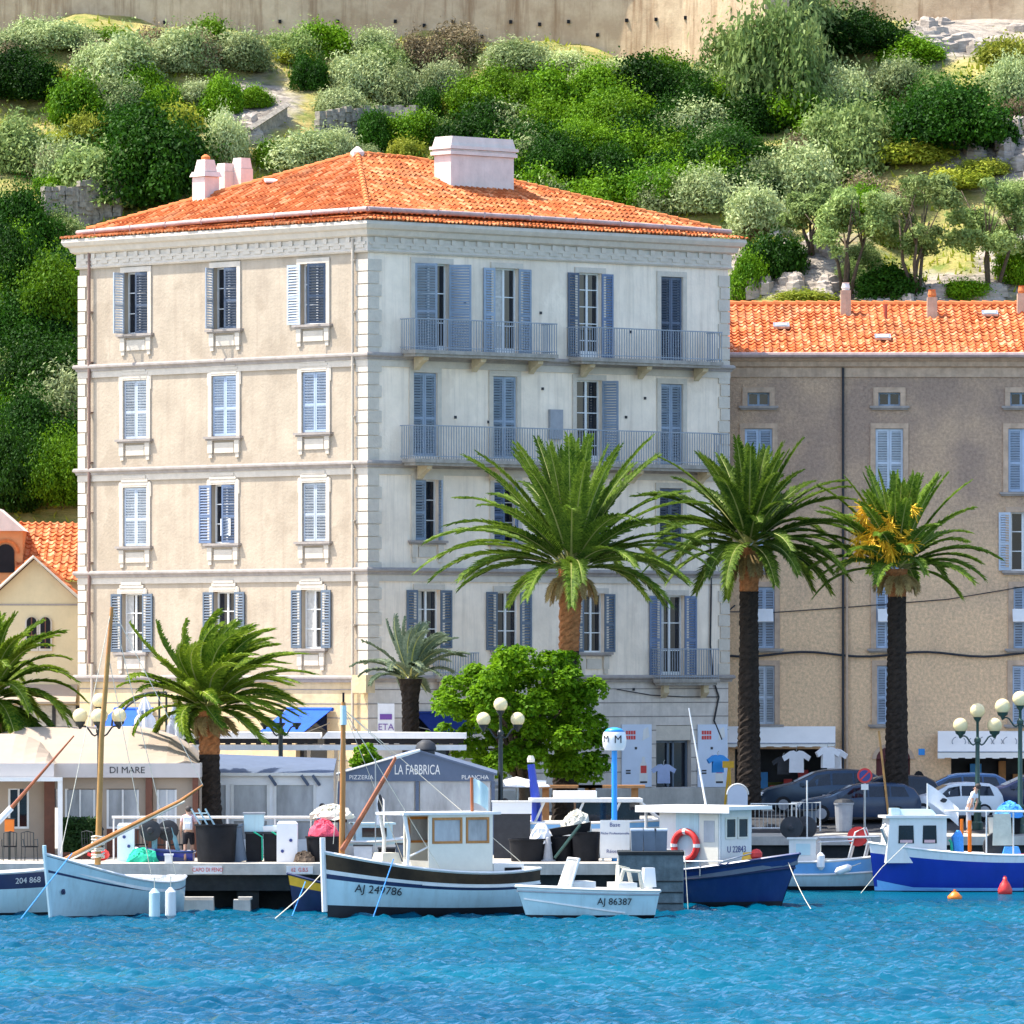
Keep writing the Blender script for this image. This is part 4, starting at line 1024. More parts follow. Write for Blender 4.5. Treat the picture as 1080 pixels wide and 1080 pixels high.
flat_awning('shop_awning', 768, 881, 766, 784, 788, .95, 'plain white canvas awning over the souvenir shop behind the tall palm')
o, yb, zb = flat_awning('shop_awning', 989, 1090, 771, 793, 800, 1.2, 'white canvas awning with faint scroll marks over the shop behind the right lamps')
b = MB()
for px, r_ in ((1012, .2), (1027, .14), (1040, .2), (1053, .14), (1066, .2)):
    b.tube([(PX(px, yb) + r_ * 1.3 * math.cos(a * .42 + 2), yb + .42, PZ(783, yb) + r_ * math.sin(a * .42 + 2) + .02) for a in range(13)], .018, 4)
b.build('scroll_mark', M['grey'], o)

# ------------------------------------------------------------------ yellow chapel on the left
M['yellow_render'] = mat('pale_yellow_render', (.66, .54, .33), .9, .08, 1.2, .3, 9, stain=.15, stain_c=(.5, .4, .25))
M['orange_render'] = mat('orange_render', (.58, .27, .12), .9, .12, 1.2, .3, 9)
YC = 285.0; zck = PZ(590, YC); xk = PX(36, YC); xr = PX(90, YC); xl = 2 * xk - xr - 1.2; ze_ = PZ(622, YC)
CH = thing('chapel', 'pale yellow gabled chapel with twin arched windows beside the cream block', 'building', (xk, YC, GZ))
slope = (zck - PZ(633, YC)) / (PX(83, YC) - xk)
zl = zck - slope * (xk - xl); zr_ = zck - slope * (xr - xk)
b = MB()
aw = [(PX(33.5, YC), 5.2 * YC / FPX), (PX(48, YC), 5.2 * YC / FPX)]
zb0, zt0 = PZ(684, YC), PZ(656, YC)
b.prism([(xl, GZ - .3), (xr, GZ - .3), (xr, zr_), (xk, zck), (xl, zl)], YC, YC + 2.5)
b.build('wall', M['yellow_render'], CH)
for x, hw in aw:
    poly = [(x - hw, zb0), (x + hw, zb0)] + [(x + hw * math.cos(a_ * PI / 10), zt0 + hw * math.sin(a_ * PI / 10)) for a_ in range(11)]
    b = MB(); k_ = 1.35; b.prism([(x + (px_ - x) * k_, zb0 + (z_ - zb0) * 1.08 - .1) for px_, z_ in poly], YC - .09, YC - .003); wv = b.build('window', M['trim'], CH)
    b = MB(); b.prism(poly, YC - .12, YC - .092); b.build('pane', M['black'], wv)
    b = MB(); b.bx(x - .02, x + .02, YC - .135, YC - .122, zb0, zt0 + hw); b.bx(x - hw, x + hw, YC - .135, YC - .122, (zb0 + zt0) / 2 - .02, (zb0 + zt0) / 2 + .02); b.build('glazing_bar', M['brown_wood'], wv)
b = MB(); b.bx(xl, xr, YC - .03, YC - .003, PZ(637, YC) - .06, PZ(637, YC)); b.build('band', M['string'], CH)
b = MB()
tile_poly(b, [(xr + .35, YC - .45, zr_ - .25), (xr + .35, YC + 2.7, zr_ - .25), (xk, YC + 2.7, zck + .08), (xk, YC - .45, zck + .08)], period=.26, course=.36, seed=5)
tile_poly(b, [(xl - .35, YC + 2.7, zl - .25), (xl - .35, YC - .45, zl - .25), (xk, YC - .45, zck + .08), (xk, YC + 2.7, zck + .08)], period=.3, course=.4, seed=6)
rc = b.build('roof', M['tile_new'], CH, fix=False)
b = MB(); b.tube([(xl - .35, YC - .46, zl - .2), (xk, YC - .46, zck + .1), (xr + .35, YC - .46, zr_ - .2)], .07, 6); b.build('verge', M['trim'], rc)
q = P(40, 730, YC); b = MB(); b.bx(xl + .5, PX(82, YC), YC - 1.4, YC - .01, PZ(742, YC), PZ(742, YC) + .06); b.face([(xl + .5, YC - .05, PZ(722, YC)), (PX(82, YC), YC - .05, PZ(722, YC)), (PX(82, YC), YC - 1.4, PZ(740, YC)), (xl + .5, YC - 1.4, PZ(740, YC))]); b.build('canopy', M['tent'], CH)
b = MB(); b.bx(xl + .5, PX(82, YC), YC - .05, YC - .02, GZ, PZ(744, YC)); b.build('shopfront', M['curtain'], CH)
b = MB()
for px in (23, 57, 82): b.bx(PX(px, YC) - .07, PX(px, YC) + .07, YC - .1, YC - .055, GZ, PZ(744, YC))
b.build('shopfront_frame', M['darkgrey'], CH)
YN = 289.6
NV = thing('nave_house', 'taller orange walled house with a long tiled roof behind the chapel', 'building', (PX(10, YN), YN, GZ))
b = MB(); b.bx(PX(-60, YN), PX(24, YN), YN, YN + 7, GZ, PZ(560, YN)); b.build('wall', M['orange_render'], NV)
b = MB(); x = PX(6, YN); hw = .34; poly = [(x - hw, PZ(604, YN)), (x + hw, PZ(604, YN))] + [(x + hw * math.cos(a_ * PI / 10), PZ(583, YN) + hw * math.sin(a_ * PI / 10)) for a_ in range(11)]
b.prism(poly, YN - .06, YN - .003); wv = b.build('window', M['black'], NV)
b = MB(); pts = [(x + (hw + .14) * math.cos(a_ * PI / 10), PZ(583, YN) + (hw + .14) * math.sin(a_ * PI / 10)) for a_ in range(11)]
b.tube([(px_, YN - .03, z_) for px_, z_ in pts], .07, 6); b.build('arch', M['tile_flat'], wv)
b = MB(); b.prism([(PX(-60, YN), PZ(560, YN)), (PX(26, YN), PZ(560, YN)), (PX(-2, YN), PZ(536, YN))], YN - .25, YN + 3); b.build('gable_roof', M['chimney'], NV)
b = MB(); tile_poly(b, [(PX(18, YN), YN - 1.5, PZ(612, YN - 1.5)), (PX(112, YN), YN - 1.5, PZ(612, YN - 1.5)), (PX(112, YN), YN + 3.5, PZ(552, YN + 3.5)), (PX(14, YN), YN + 3.5, PZ(552, YN + 3.5))], period=.29, course=.38, amp=.06, seed=7); b.build('roof', M['tile_new'], NV, fix=False)
b = MB(); b.bx(PX(24.5, YN), PX(112, YN), YN - 1.2, YN + 6, GZ, PZ(612, YN - 1.5) - .05); b.build('side_wall', M['yellow_render'], NV)

# ------------------------------------------------------------------ fortification wall above the hill, dry-stone walls
m, n, l, bs = new_mat('fort_wall')
tc = n.new('ShaderNodeTexCoord')
def nz_(s, sc, d=6):
    mp_ = n.new('ShaderNodeMapping'); mp_.inputs['Scale'].default_value = sc; l.new(tc.outputs['Object'], mp_.inputs[0])
    k = n.new('ShaderNodeTexNoise'); k.inputs['Scale'].default_value = s; k.inputs['Detail'].default_value = d; k.inputs['Roughness'].default_value = .7; l.new(mp_.outputs[0], k.inputs['Vector']); return k
a = nz_(.5, (1, 1, 1)); c = nz_(.8, (2, 2, .15)); d = nz_(3, (1, 1, 1))
cr = n.new('ShaderNodeValToRGB'); cr.color_ramp.elements[0].position = .38; cr.color_ramp.elements[0].color = (.44, .31, .19, 1); cr.color_ramp.elements[1].position = .62; cr.color_ramp.elements[1].color = (.62, .47, .30, 1); l.new(a.outputs[0], cr.inputs[0])
mr = n.new('ShaderNodeMapRange'); mr.inputs[1].default_value = .50; mr.inputs[2].default_value = .66; mr.inputs[4].default_value = .85; l.new(c.outputs[0], mr.inputs[0])
mx = n.new('ShaderNodeMix'); mx.data_type = 'RGBA'; mx.inputs[7].default_value = (.28, .17, .09, 1); l.new(mr.outputs[0], mx.inputs[0]); l.new(cr.outputs[0], mx.inputs[6]); l.new(mx.outputs[2], bs.inputs['Base Color']); bs.inputs['Roughness'].default_value = .95
bp = n.new('ShaderNodeBump'); bp.inputs['Strength'].default_value = .6; bp.inputs['Distance'].default_value = .05; l.new(d.outputs[0], bp.inputs['Height']); l.new(bp.outputs[0], bs.inputs['Normal'])
M['fort'] = m
FW = thing('fortress_wall', 'long stained pale fortress wall with drain holes along the top of the hill', 'wall', (0, 339, 34))
path = [(-40, 341.0), (-22, 340.2), (-8, 339.9), (-2, 339.9), (.5, 339.8), (2, 339.6), (3.5, 339.2), (5, 338.6), (6.4, 337.8), (7.8, 336.8), (9.1, 335.5), (10.3, 333.9), (11.4, 332.1)]
b = MB(); b.sweep(path, [(0, 28), (.25, 28), (.0, 43), (-1.2, 43), (-1.2, 28)]); fw = b.build('wall', M['fort'], FW)
b = MB(); b.sweep(path, [(-.4, 41.2), (.55, 41.2), (.55, 41.7), (-.4, 41.7)]); b.build('coping', M['fort'], FW)
b = MB()
def path_at(x):
    for i in range(len(path) - 1):
        if path[i][0] <= x <= path[i + 1][0]:
            t = (x - path[i][0]) / (path[i + 1][0] - path[i][0]); return path[i][1] + t * (path[i + 1][1] - path[i][1])
    return 340
for k in range(24):
    x = -22.5 + k * 1.32; y = path_at(x)
    for z in ((37.2 + .1 * math.sin(k * 3), ) if k % 4 else (36.6, )): b.box((x, y - .15, z), (.14, .1, .16))
b.build('drain_holes', M['black'], FW)
FB = thing('fortress_wall', 'short tan wall piece on the skyline above the rocks at the right', 'wall', (17, 345, 36))
b = MB(); b.sweep([(11, 349), (16, 348.4), (30, 345)], [(0, 34), (.2, 34), (0, 44), (-1, 44), (-1, 34)]); b.build('wall', M['fort'], FB)
M['drystone'] = mat('dry_stone', (.27, .24, .195), .95, .45, 5, 1.0, 6)
def stone_wall(label, pts, h, seed, th=.35):
    rnd = random.Random(seed); b = MB(); p = [hill_at(*q) for q in pts]
    o = thing('drystone_wall', label, 'wall', p[0])
    for i in range(len(p) - 1):
        a, c = p[i], p[i + 1]; L = (c - a).length; n_ = max(2, int(L / .33))
        az = math.atan2(c.y - a.y, c.x - a.x)
        for j in range(n_):
            q = a.lerp(c, (j + .5) / n_); z = -.3
            while z < h:
                hh = rnd.uniform(.16, .28); b.box((q.x + rnd.uniform(-.04, .04), q.y + rnd.uniform(-.06, .06) - .2, q.z + z + hh / 2), (.36, th, hh), rz=az + rnd.uniform(-.1, .1), top=rnd.uniform(.86, .98), ry=rnd.uniform(-.06, .06)); z += hh * .97
    b.build('stones', M['drystone'], o)
stone_wall('long grey dry-stone terrace wall on the slope above the roof apex', ((335, 142), (375, 140), (410, 138), (440, 138)), .95, 1)
stone_wall('rough dry-stone wall left of the roof below the trees', ((45, 240), (75, 236), (110, 228), (130, 226)), 1.5, 2)
o = thing('ramp_wall', 'slanting stone ramp edge climbing the bare slope behind the chimneys', 'wall', hill_at(262, 150))
a, c = hill_at(262, 152), hill_at(303, 124); b = MB(); az = math.atan2(c.y - a.y, c.x - a.x)
b.tube([a + Vector((0, -.2, .55)), c + Vector((0, -.2, .55))], .13, 4, flat=1.6); b.build('coping', M['drystone'], o)
b = MB(); b.face([a + Vector((0, -.2, -.6)), c + Vector((0, -.2, -.6)), c + Vector((0, -.2, .5)), a + Vector((0, -.2, .5))]); b.face([a + Vector((0, .1, -.6)), c + Vector((0, .1, -.6)), c + Vector((0, .1, .5)), a + Vector((0, .1, .5))]); b.build('wall', M['drystone'], o)
# ------------------------------------------------------------------ foliage helpers
def leaves_mesh(name, pts, nrms, size, m, rng, aspect=1.6, jitter=.9, extra=None):
    """one mesh of many small folded leaf faces"""
    n = len(pts)
    nr = nrms + rng.normal(0, jitter, (n, 3)) + np.array([0, 0, .25])
    nr /= np.linalg.norm(nr, axis=1)[:, None] + 1e-9
    t = rng.normal(0, 1, (n, 3)); t -= nr * (t * nr).sum(1)[:, None]; t /= np.linalg.norm(t, axis=1)[:, None] + 1e-9
    bt = np.cross(nr, t)
    s = size * rng.uniform(.6, 1.3, n)[:, None]
    a = pts - t * s * aspect / 2; c = pts + t * s * aspect / 2
    d = pts + bt * s * .5 + nr * s * .12; e = pts - bt * s * .5 + nr * s * .12
    v = np.stack([a, e, c, d], 1).reshape(-1, 3)
    f = np.arange(n * 4).reshape(n, 4)
    me = bpy.data.meshes.new(name)
    me.vertices.add(n * 4); me.vertices.foreach_set('co', v.ravel())
    me.loops.add(n * 4); me.loops.foreach_set('vertex_index', f.ravel().astype(np.int32))
    me.polygons.add(n); me.polygons.foreach_set('loop_start', (np.arange(n) * 4).astype(np.int32)); me.polygons.foreach_set('loop_total', np.full(n, 4, np.int32))
    me.materials.append(m); me.update(); me.validate()
    return me
def lobes_points(rng, lobes, n, shell=.55):
    """points spread through the outer part of several overlapping lobes (cx, cy, cz, r)"""
    L = np.array(lobes); wts = L[:, 3] ** 2; wts /= wts.sum()
    k = rng.choice(len(L), n, p=wts); d = rng.normal(0, 1, (n, 3)); d /= np.linalg.norm(d, axis=1)[:, None]
    d[:, 2] = np.where(d[:, 2] < -.5, -d[:, 2], d[:, 2])
    rad = L[k, 3] * (shell + (1 - shell) * rng.rand(n) ** .5) * (1 + .12 * np.sin(d[:, 0] * 9 + k) * np.sin(d[:, 1] * 11 + d[:, 2] * 7))
    return L[k, :3] + d * rad[:, None], d
def bush_mesh(name, seed, m, n=3600, size=.15, nl=9, flat=.62, spread=.62, loose=.0, aspect=1.6, lr=(.24, .46)):
    """unit bush, about 2 m across"""
    rng = np.random.RandomState(seed); lobes = []
    for i in range(nl):
        a = rng.rand() * 6.28; r = spread * rng.rand() ** .5; z = rng.uniform(.2, 1.0) * flat * (1.25 - r)
        lobes.append((r * math.cos(a), r * math.sin(a), max(.15, z), rng.uniform(*lr)))
    lobes.append((0, 0, .35 * flat, .6))
    p, d = lobes_points(rng, lobes, n, .45 - loose)
    if loose: p = p + rng.normal(0, loose * .25, p.shape)
    k = rng.rand(n) < .12; p[k] += d[k] * rng.uniform(.03, .22, (k.sum(), 1)) + np.stack([np.zeros(k.sum()), np.zeros(k.sum()), rng.uniform(0, .12, k.sum())], 1)
    p[:, 2] = np.abs(p[:, 2])
    return leaves_mesh(name, p, d, size, m, rng, aspect)
B = {}
for i in range(4): B['dark%d' % i] = bush_mesh('dark_bush', 10 + i, M['leaf_dark'], 15000, .048, nl=18)
for i in range(4): B['mid%d' % i] = bush_mesh('mid_bush', 20 + i, M['leaf_mid'], 15000, .048, nl=18)
for i in range(4): B['silver%d' % i] = bush_mesh('silver_bush', 30 + i, M['leaf_silver'], 14000, .036, nl=20, loose=.18, aspect=2.6)
for i in range(3): B['olive%d' % i] = bush_mesh('olive_bush', 40 + i, M['leaf_olive'], 15000, .037, nl=20, loose=.2, aspect=2.4)
for i in range(3): B['dry%d' % i] = bush_mesh('dry_bush', 80 + i, M['leaf_dry'], 4500, .04, nl=14, loose=.3, aspect=3)
for i in range(2): B['lime%d' % i] = bush_mesh('lime_bush', 50 + i, M['leaf_lime'], 6000, .05, nl=14, flat=.4, loose=.1, aspect=2.6)
for i in range(3): B['huge_dark%d' % i] = bush_mesh('dark_crown', 60 + i, M['leaf_dark'], 36000, .030, nl=34, lr=(.13, .30), spread=.8)
for i in range(3): B['huge_mid%d' % i] = bush_mesh('mid_crown', 70 + i, M['leaf_mid'], 36000, .030, nl=34, lr=(.13, .30), spread=.8)
brnd = random.Random(77)
SH_N = {'dark': 'evergreen_shrub', 'mid': 'green_shrub', 'silver': 'silver_shrub', 'olive': 'olive_shrub', 'lime': 'broom_shrub', 'dry': 'dry_shrub'}
def shrub(kind, px, py, wpx, hpx, label, group=None, hero=False):
    """px, py: where the shrub meets the slope; wpx, hpx: its size in the photograph"""
    p = hill_at(px, py); k = p.y / FPX
    big = 'huge_' if (max(wpx, hpx) > 78 and kind in ('dark', 'mid')) else ''
    keys = [q for q in B if q.startswith(big + kind)]
    me = B[brnd.choice(keys)]
    o = bpy.data.objects.new(SH_N[kind], me); col.objects.link(o)
    w_ = wpx * k / 1.5; h = hpx * k / 1.0
    o.location = p + Vector((0, 0, -.12 * h)); o.rotation_euler = (0, 0, brnd.uniform(0, 6.28)); o.scale = (w_ * 1.0, w_ * brnd.uniform(.85, 1.1), h)
    tag(o, label, 'shrub', group); return o
# --- named shrubs and trees of the hill, from left to right
S = shrub
S('dark', 20, 100, 95, 62, 'dark evergreen shrub at the top left edge below the fortress wall')
S('silver', 72, 50, 60, 34, 'small silver shrub under the fortress wall, second from the left edge')
S('silver', 18, 58, 60, 34, 'small silver shrub under the fortress wall at the left edge')
S('silver', 130, 88, 95, 66, 'large silver shrub left of the big round dark tree, under the wall')
S('silver', 190, 72, 70, 52, 'silver shrub touching the fortress wall above the big round dark tree')
S('silver', 250, 70, 72, 46, 'silver shrub under the wall right of the big dark tree, above the bare slope')
S('silver', 120, 120, 62, 46, 'silver shrub on the upper left edge of the big round dark tree')
S('dark', 156, 206, 150, 118, 'big round dark evergreen tree on the slope left of the small chimneys')
S('mid', 86, 130, 60, 60, 'green shrub between the left edge and the big round dark tree')
S('lime', 70, 92, 70, 30, 'yellow green broom patch under the left end of the fortress wall')
S('lime', 92, 150, 44, 46, 'yellow green broom left of the big round dark tree')
S('olive', 20, 178, 92, 62, 'olive shrub at the left edge beside the yellow broom')
S('silver', 68, 202, 60, 66, 'silver olive shrub in front of the left foot of the big dark tree')
S('olive', 118, 212, 104, 74, 'wide olive shrub in front of the big round dark tree')
S('mid', 232, 120, 44, 46, 'green shrub right of the big dark tree by the bare earth slope')
S('silver', 238, 166, 50, 60, 'silver shrub beside the lower right of the big dark tree')
S('mid', 272, 112, 34, 26, 'round green shrub alone on the bare earth slope')
S('dark', 322, 92, 42, 44, 'dark shrub at the right edge of the bare earth slope')
S('lime', 305, 66, 50, 22, 'yellow green tuft under the wall above the bare earth slope')
S('silver', 380, 98, 62, 54, 'silver shrub under the wall left of centre, taller of two')
S('silver', 428, 112, 60, 52, 'silver shrub under the wall just left of the green thicket')
S('silver', 360, 122, 60, 34, 'low silver shrub spilling over the dry-stone terrace wall')
S('silver', 468, 104, 50, 48, 'silver shrub above the roof apex, next to the thicket')
S('lime', 480, 122, 40, 32, 'yellow green tuft at the left border of the green thicket')
S('silver', 320, 178, 86, 50, 'silver shrub behind the left roof slope right of the chimneys')
S('mid', 292, 176, 50, 34, 'green shrub behind the left roof slope by the stone ramp')
S('silver', 352, 172, 50, 44, 'silver shrub just behind the roof apex')
S('dark', 396, 158, 46, 48, 'dark pointed shrub behind the roof apex to its right')
S('mid', 432, 152, 60, 44, 'green shrub behind the broad slab chimney, on its left')
S('dark', 450, 128, 36, 40, 'small dark shrub over the dry-stone terrace wall')
S('silver', 398, 138, 40, 34, 'small silver shrub growing through the dry-stone terrace wall')
# left side wood behind the chapel
S('dark', 22, 262, 90, 90, 'dark evergreen tree at the left edge above the lower stone wall')
S('mid', 60, 210, 44, 34, 'green shrub just above the lower stone wall')
S('olive', 64, 262, 50, 44, 'olive shrub against the lower stone wall')
S('mid', 46, 344, 100, 96, 'leafy green tree left of the building top corner')
S('dark', 14, 330, 80, 110, 'dark tree at the left edge beside the building top')
S('dark', 44, 420, 110, 90, 'dark tree left of the third row of windows')
S('silver', 60, 450, 80, 74, 'silver tree standing against the left wall of the building')
S('olive', 12, 424, 60, 60, 'olive tree at the left edge beside the silver tree')
S('mid', 62, 525, 90, 84, 'bright green tree beside the left wall above the chapel roof')
S('dark', 12, 530, 80, 100, 'dark tree at the left edge above the chapel')
S('dark', 30, 480, 90, 90, 'very dark tree in the shade left of the building')
# dense thicket in the middle
THK = 'dark green shrubs of the dense thicket above the roof'
trnd = random.Random(12)
for r_, (py, x0, x1, step) in enumerate(((116, 510, 800, 52), (142, 500, 800, 54), (168, 500, 780, 56), (196, 520, 760, 58), (224, 560, 720, 58))):
    x = x0 + trnd.uniform(0, 20)
    while x < x1:
        wd = trnd.uniform(62, 92); S(trnd.choice(('dark', 'dark', 'mid')), x, py + trnd.uniform(-8, 8), wd, wd * trnd.uniform(.62, .85), 'dark green shrub packed among others in the thicket above the roof', THK); x += step * trnd.uniform(.8, 1.15)
# right part of the hill
S('silver', 705, 118, 50, 40, 'silver shrub at the top of the thicket below the lit wall')
S('silver', 545, 70, 70, 36, 'silver shrub under the wall at the top left of the thicket')
S('silver', 590, 76, 60, 26, 'low silver shrub under the sunlit part of the fortress wall')
S('silver', 650, 84, 60, 26, 'low grey shrub at the foot of the sunlit fortress wall')
S('olive', 838, 66, 124, 88, 'large olive tree crowning the hill at the right end of the fortress wall')
S('olive', 796, 98, 96, 104, 'tall olive shrub hiding the right end of the long fortress wall')
S('olive', 818, 128, 104, 158, 'second tall olive shrub in front of the fortress wall end, nearer the olive tree')
S('dark', 905, 52, 90, 60, 'dark tree at the hilltop right of the large olive tree')
S('dark', 850, 92, 80, 50, 'dark shrub under the hilltop olive tree')
S('silver', 944, 100, 60, 46, 'silver shrub below the rocky outcrop at the upper right')
S('mid', 960, 66, 60, 34, 'green shrub beside the rocky outcrop at the upper right')
S('dark', 1000, 150, 130, 88, 'wide dark green shrub mass at the right below the rocks')
S('dark', 920, 150, 70, 60, 'dark shrub left of the wide green shrub mass')
S('silver', 890, 112, 60, 50, 'silver shrub in the middle of the right slope below the olive tree')
S('silver', 872, 100, 46, 40, 'silver shrub at the right end of the thicket')
S('mid', 830, 132, 70, 50, 'green shrub at the right end of the thicket near the olive')
S('lime', 1062, 68, 60, 46, 'yellow green bush at the right edge under the rocks')
S('silver', 1072, 108, 50, 60, 'silver shrub at the right edge beside the dark shrub mass')
S('olive', 900, 180, 90, 90, 'tall olive tree in the middle of the right slope')
S('silver', 842, 206, 80, 66, 'silver shrub left of the tall olive tree')
S('silver', 800, 246, 70, 62, 'silver shrub right of the roof above the rocky gap')
S('silver', 762, 170, 60, 44, 'silver shrub low in the thicket right of centre')
S('silver', 700, 224, 66, 46, 'silver shrub just above the right end of the roof')
S('silver', 745, 220, 76, 52, 'pale silver shrub beside the roof end, larger of two')
S('silver', 560, 178, 60, 44, 'silver shrub behind the broad slab chimney')
S('dark', 812, 290, 60, 60, 'dark shrub in the gap right of the building top corner')
S('mid', 786, 312, 44, 52, 'green shrub wedged between the building and the row house roof')
S('lime', 965, 170, 90, 36, 'yellow broom patch on the slope above the right olive trees')
S('lime', 1010, 196, 70, 30, 'yellow broom patch beside the bare pale rocks')
S('lime', 1040, 182, 50, 24, 'small yellow tuft on the bare pale rocks')
S('lime', 850, 318, 70, 20, 'yellow green grass clump behind the row house ridge')
S('lime', 815, 262, 46, 18, 'little yellow tuft in the rocky gap')
S('dark', 938, 316, 70, 44, 'dark shrub between the olive trunks behind the row house roof')
S('mid', 1020, 316, 50, 26, 'green shrub behind the row house roof by the chimney')
S('mid', 1072, 296, 44, 50, 'green shrub at the right edge behind the row house')
S('olive', 1066, 214, 44, 30, 'little olive shrub at the right edge below the rocks')

frnd = random.Random(91)
def fill(n, x0, x1, y0, y1, kinds, s0, s1, label, grp, hk=.72):
    for i in range(n):
        px = frnd.uniform(x0, x1); py = y0 + (y1 - y0) * (i + frnd.random()) / n
        if any(((px - cx) / rx) ** 2 + ((py - cy) / ry) ** 2 < 1 for cx, cy, rx, ry in ((1055, 160, 60, 34), (835, 280, 60, 28), (1030, 24, 70, 26), (268, 108, 42, 36), (390, 130, 60, 16), (85, 225, 55, 22), (85, 112, 30, 46), (268, 100, 58, 44), (940, 172, 70, 24), (1010, 196, 60, 20), (1000, 290, 50, 26), (480, 118, 22, 22))): continue
        wd = frnd.uniform(s0, s1); S(frnd.choice(kinds), px, py, wd, wd * hk * frnd.uniform(.8, 1.15), label, grp)
fill(26, -10, 500, 52, 84, ('silver', 'silver', 'olive', 'mid', 'dry'), 40, 66, 'small pale shrub in the belt along the foot of the fortress wall', 'shrubs along the foot of the fortress wall')
fill(18, -10, 230, 100, 215, ('silver', 'mid', 'dark', 'olive', 'lime', 'dry'), 36, 64, 'small mixed shrub on the left slope around the big round dark tree', 'small shrubs on the left slope')
fill(10, 230, 520, 112, 175, ('silver', 'dry', 'mid', 'olive', 'lime'), 28, 46, 'small shrub on the slope between the chimneys and the thicket', 'small shrubs behind the roof')
fill(26, 480, 800, 92, 240, ('dark', 'mid', 'mid', 'silver'), 44, 76, 'leafy shrub filling the thicket above the roof', 'shrubs filling the thicket')
fill(28, 770, 1085, 90, 235, ('silver', 'olive', 'mid', 'dark', 'dry', 'dry'), 32, 62, 'small mixed shrub on the right slope around the olive trees', 'small shrubs on the right slope')
fill(18, 770, 1085, 240, 322, ('olive', 'dry', 'silver', 'mid'), 20, 38, 'low tuft of scrub among the rocks behind the row house', 'low scrub behind the row house')
fill(16, -15, 84, 250, 520, ('dark', 'mid', 'dark', 'mid'), 60, 96, 'dark leafy shrub in the wood left of the building', 'shrubs in the wood left of the building')
# --- olive trees with visible trunks
def olive_tree(px, py, wpx, hpx, seed, label):
    p = hill_at(px, py); k = p.y / FPX; w_ = wpx * k; h = hpx * k
    o = thing('olive_tree', label, 'tree', p); rng = np.random.RandomState(seed); rnd = random.Random(seed)
    b = MB(); lobes = []
    for i in range(4):
        a = i * 1.57 + rnd.uniform(-.5, .5); top = p + Vector((math.cos(a) * w_ * rnd.uniform(.12, .3), math.sin(a) * w_ * .25, h * rnd.uniform(.55, .72)))
        mid = p.lerp(top, .45) + Vector((rnd.uniform(-.25, .25), 0, .1)); b.tube([p + Vector((rnd.uniform(-.2, .2), 0, -.3)), mid, top], [.11, .08, .03], 6)
        for j in range(3):
            e = top + Vector((rnd.uniform(-1, 1) * w_ * .2, rnd.uniform(-1, 1) * w_ * .15, rnd.uniform(-.05, .25) * h)); b.tube([mid.lerp(top, .5), e], [.045, .015], 5)
    b.build('trunk', M['bark'], o, smooth=True)
    for i in range(22):
        a = rnd.uniform(0, 6.28); r = w_ * .40 * rnd.random() ** .5
        lobes.append((math.cos(a) * r, math.sin(a) * r * .8, h * rnd.uniform(.42, .92) - r * .12, w_ * rnd.uniform(.07, .14)))
    pts, d = lobes_points(rng, lobes, 9000, .2); pts = pts + rng.normal(0, .08, pts.shape)
    me = leaves_mesh('crown', pts, d, .088, M['leaf_olive'], rng, 2.4)
    c = bpy.data.objects.new('crown', me); col.objects.link(c); c.parent = o; ORG[c.name] = ORG[o.name]
olive_tree(892, 318, 110, 122, 3, 'leftmost olive tree with thin trunks behind the row house roof')
olive_tree(965, 318, 110, 136, 4, 'tallest olive tree with several pale trunks behind the row house roof')
olive_tree(1045, 312, 110, 128, 5, 'olive tree with leaning trunk at the right edge behind the row house')
olive_tree(855, 268, 70, 70, 6, 'small young olive tree on the rocks right of the building')

# --- grass of the slope
def grass():
    rng = np.random.RandomState(8); n = 16000
    x = rng.uniform(-26, 26, n); y = 293 + 45 * rng.rand(n) ** .8
    z = np.array([hz(a, c) for a, c in zip(x, y)])
    h = rng.uniform(.12, .34, n); w_ = rng.uniform(.05, .12, n); a = rng.uniform(0, 6.28, n)
    v = np.empty((n, 3, 3)); dx = np.cos(a) * w_; dy = np.sin(a) * w_; lx = rng.normal(0, .12, n)
    keep = (np.sin(x * .7 + y * .3) + np.sin(x * .31 - y * .57 + 1) + rng.normal(0, .6, n)) > -.2
    px = 540 + x * FPX / y; py = HZ - (z - CAMZ) * FPX / y
    for (cx, cy, rx, ry) in ((1050, 155, 75, 45), (840, 285, 85, 40), (1020, 25, 90, 40), (270, 105, 50, 42)): keep &= ((px - cx) / rx) ** 2 + ((py - cy) / ry) ** 2 > rng.uniform(.3, 1.3, n)
    v[:, 0] = np.stack([x - dx, y - dy, z - .05], 1); v[:, 1] = np.stack([x + dx, y + dy, z - .05], 1); v[:, 2] = np.stack([x + lx, y + dx, z + h], 1)
    v = v[keep].reshape(-1, 3); f = np.arange(len(v)).reshape(-1, 3)
    me = bpy.data.meshes.new('grass'); me.from_pydata(v.tolist(), [], f.tolist()); me.materials.append(M['leaf_lime'])
    o = bpy.data.objects.new('grass', me); col.objects.link(o); o['kind'] = 'stuff'; o['label'] = 'dry yellow green grass on the hillside'
grass()
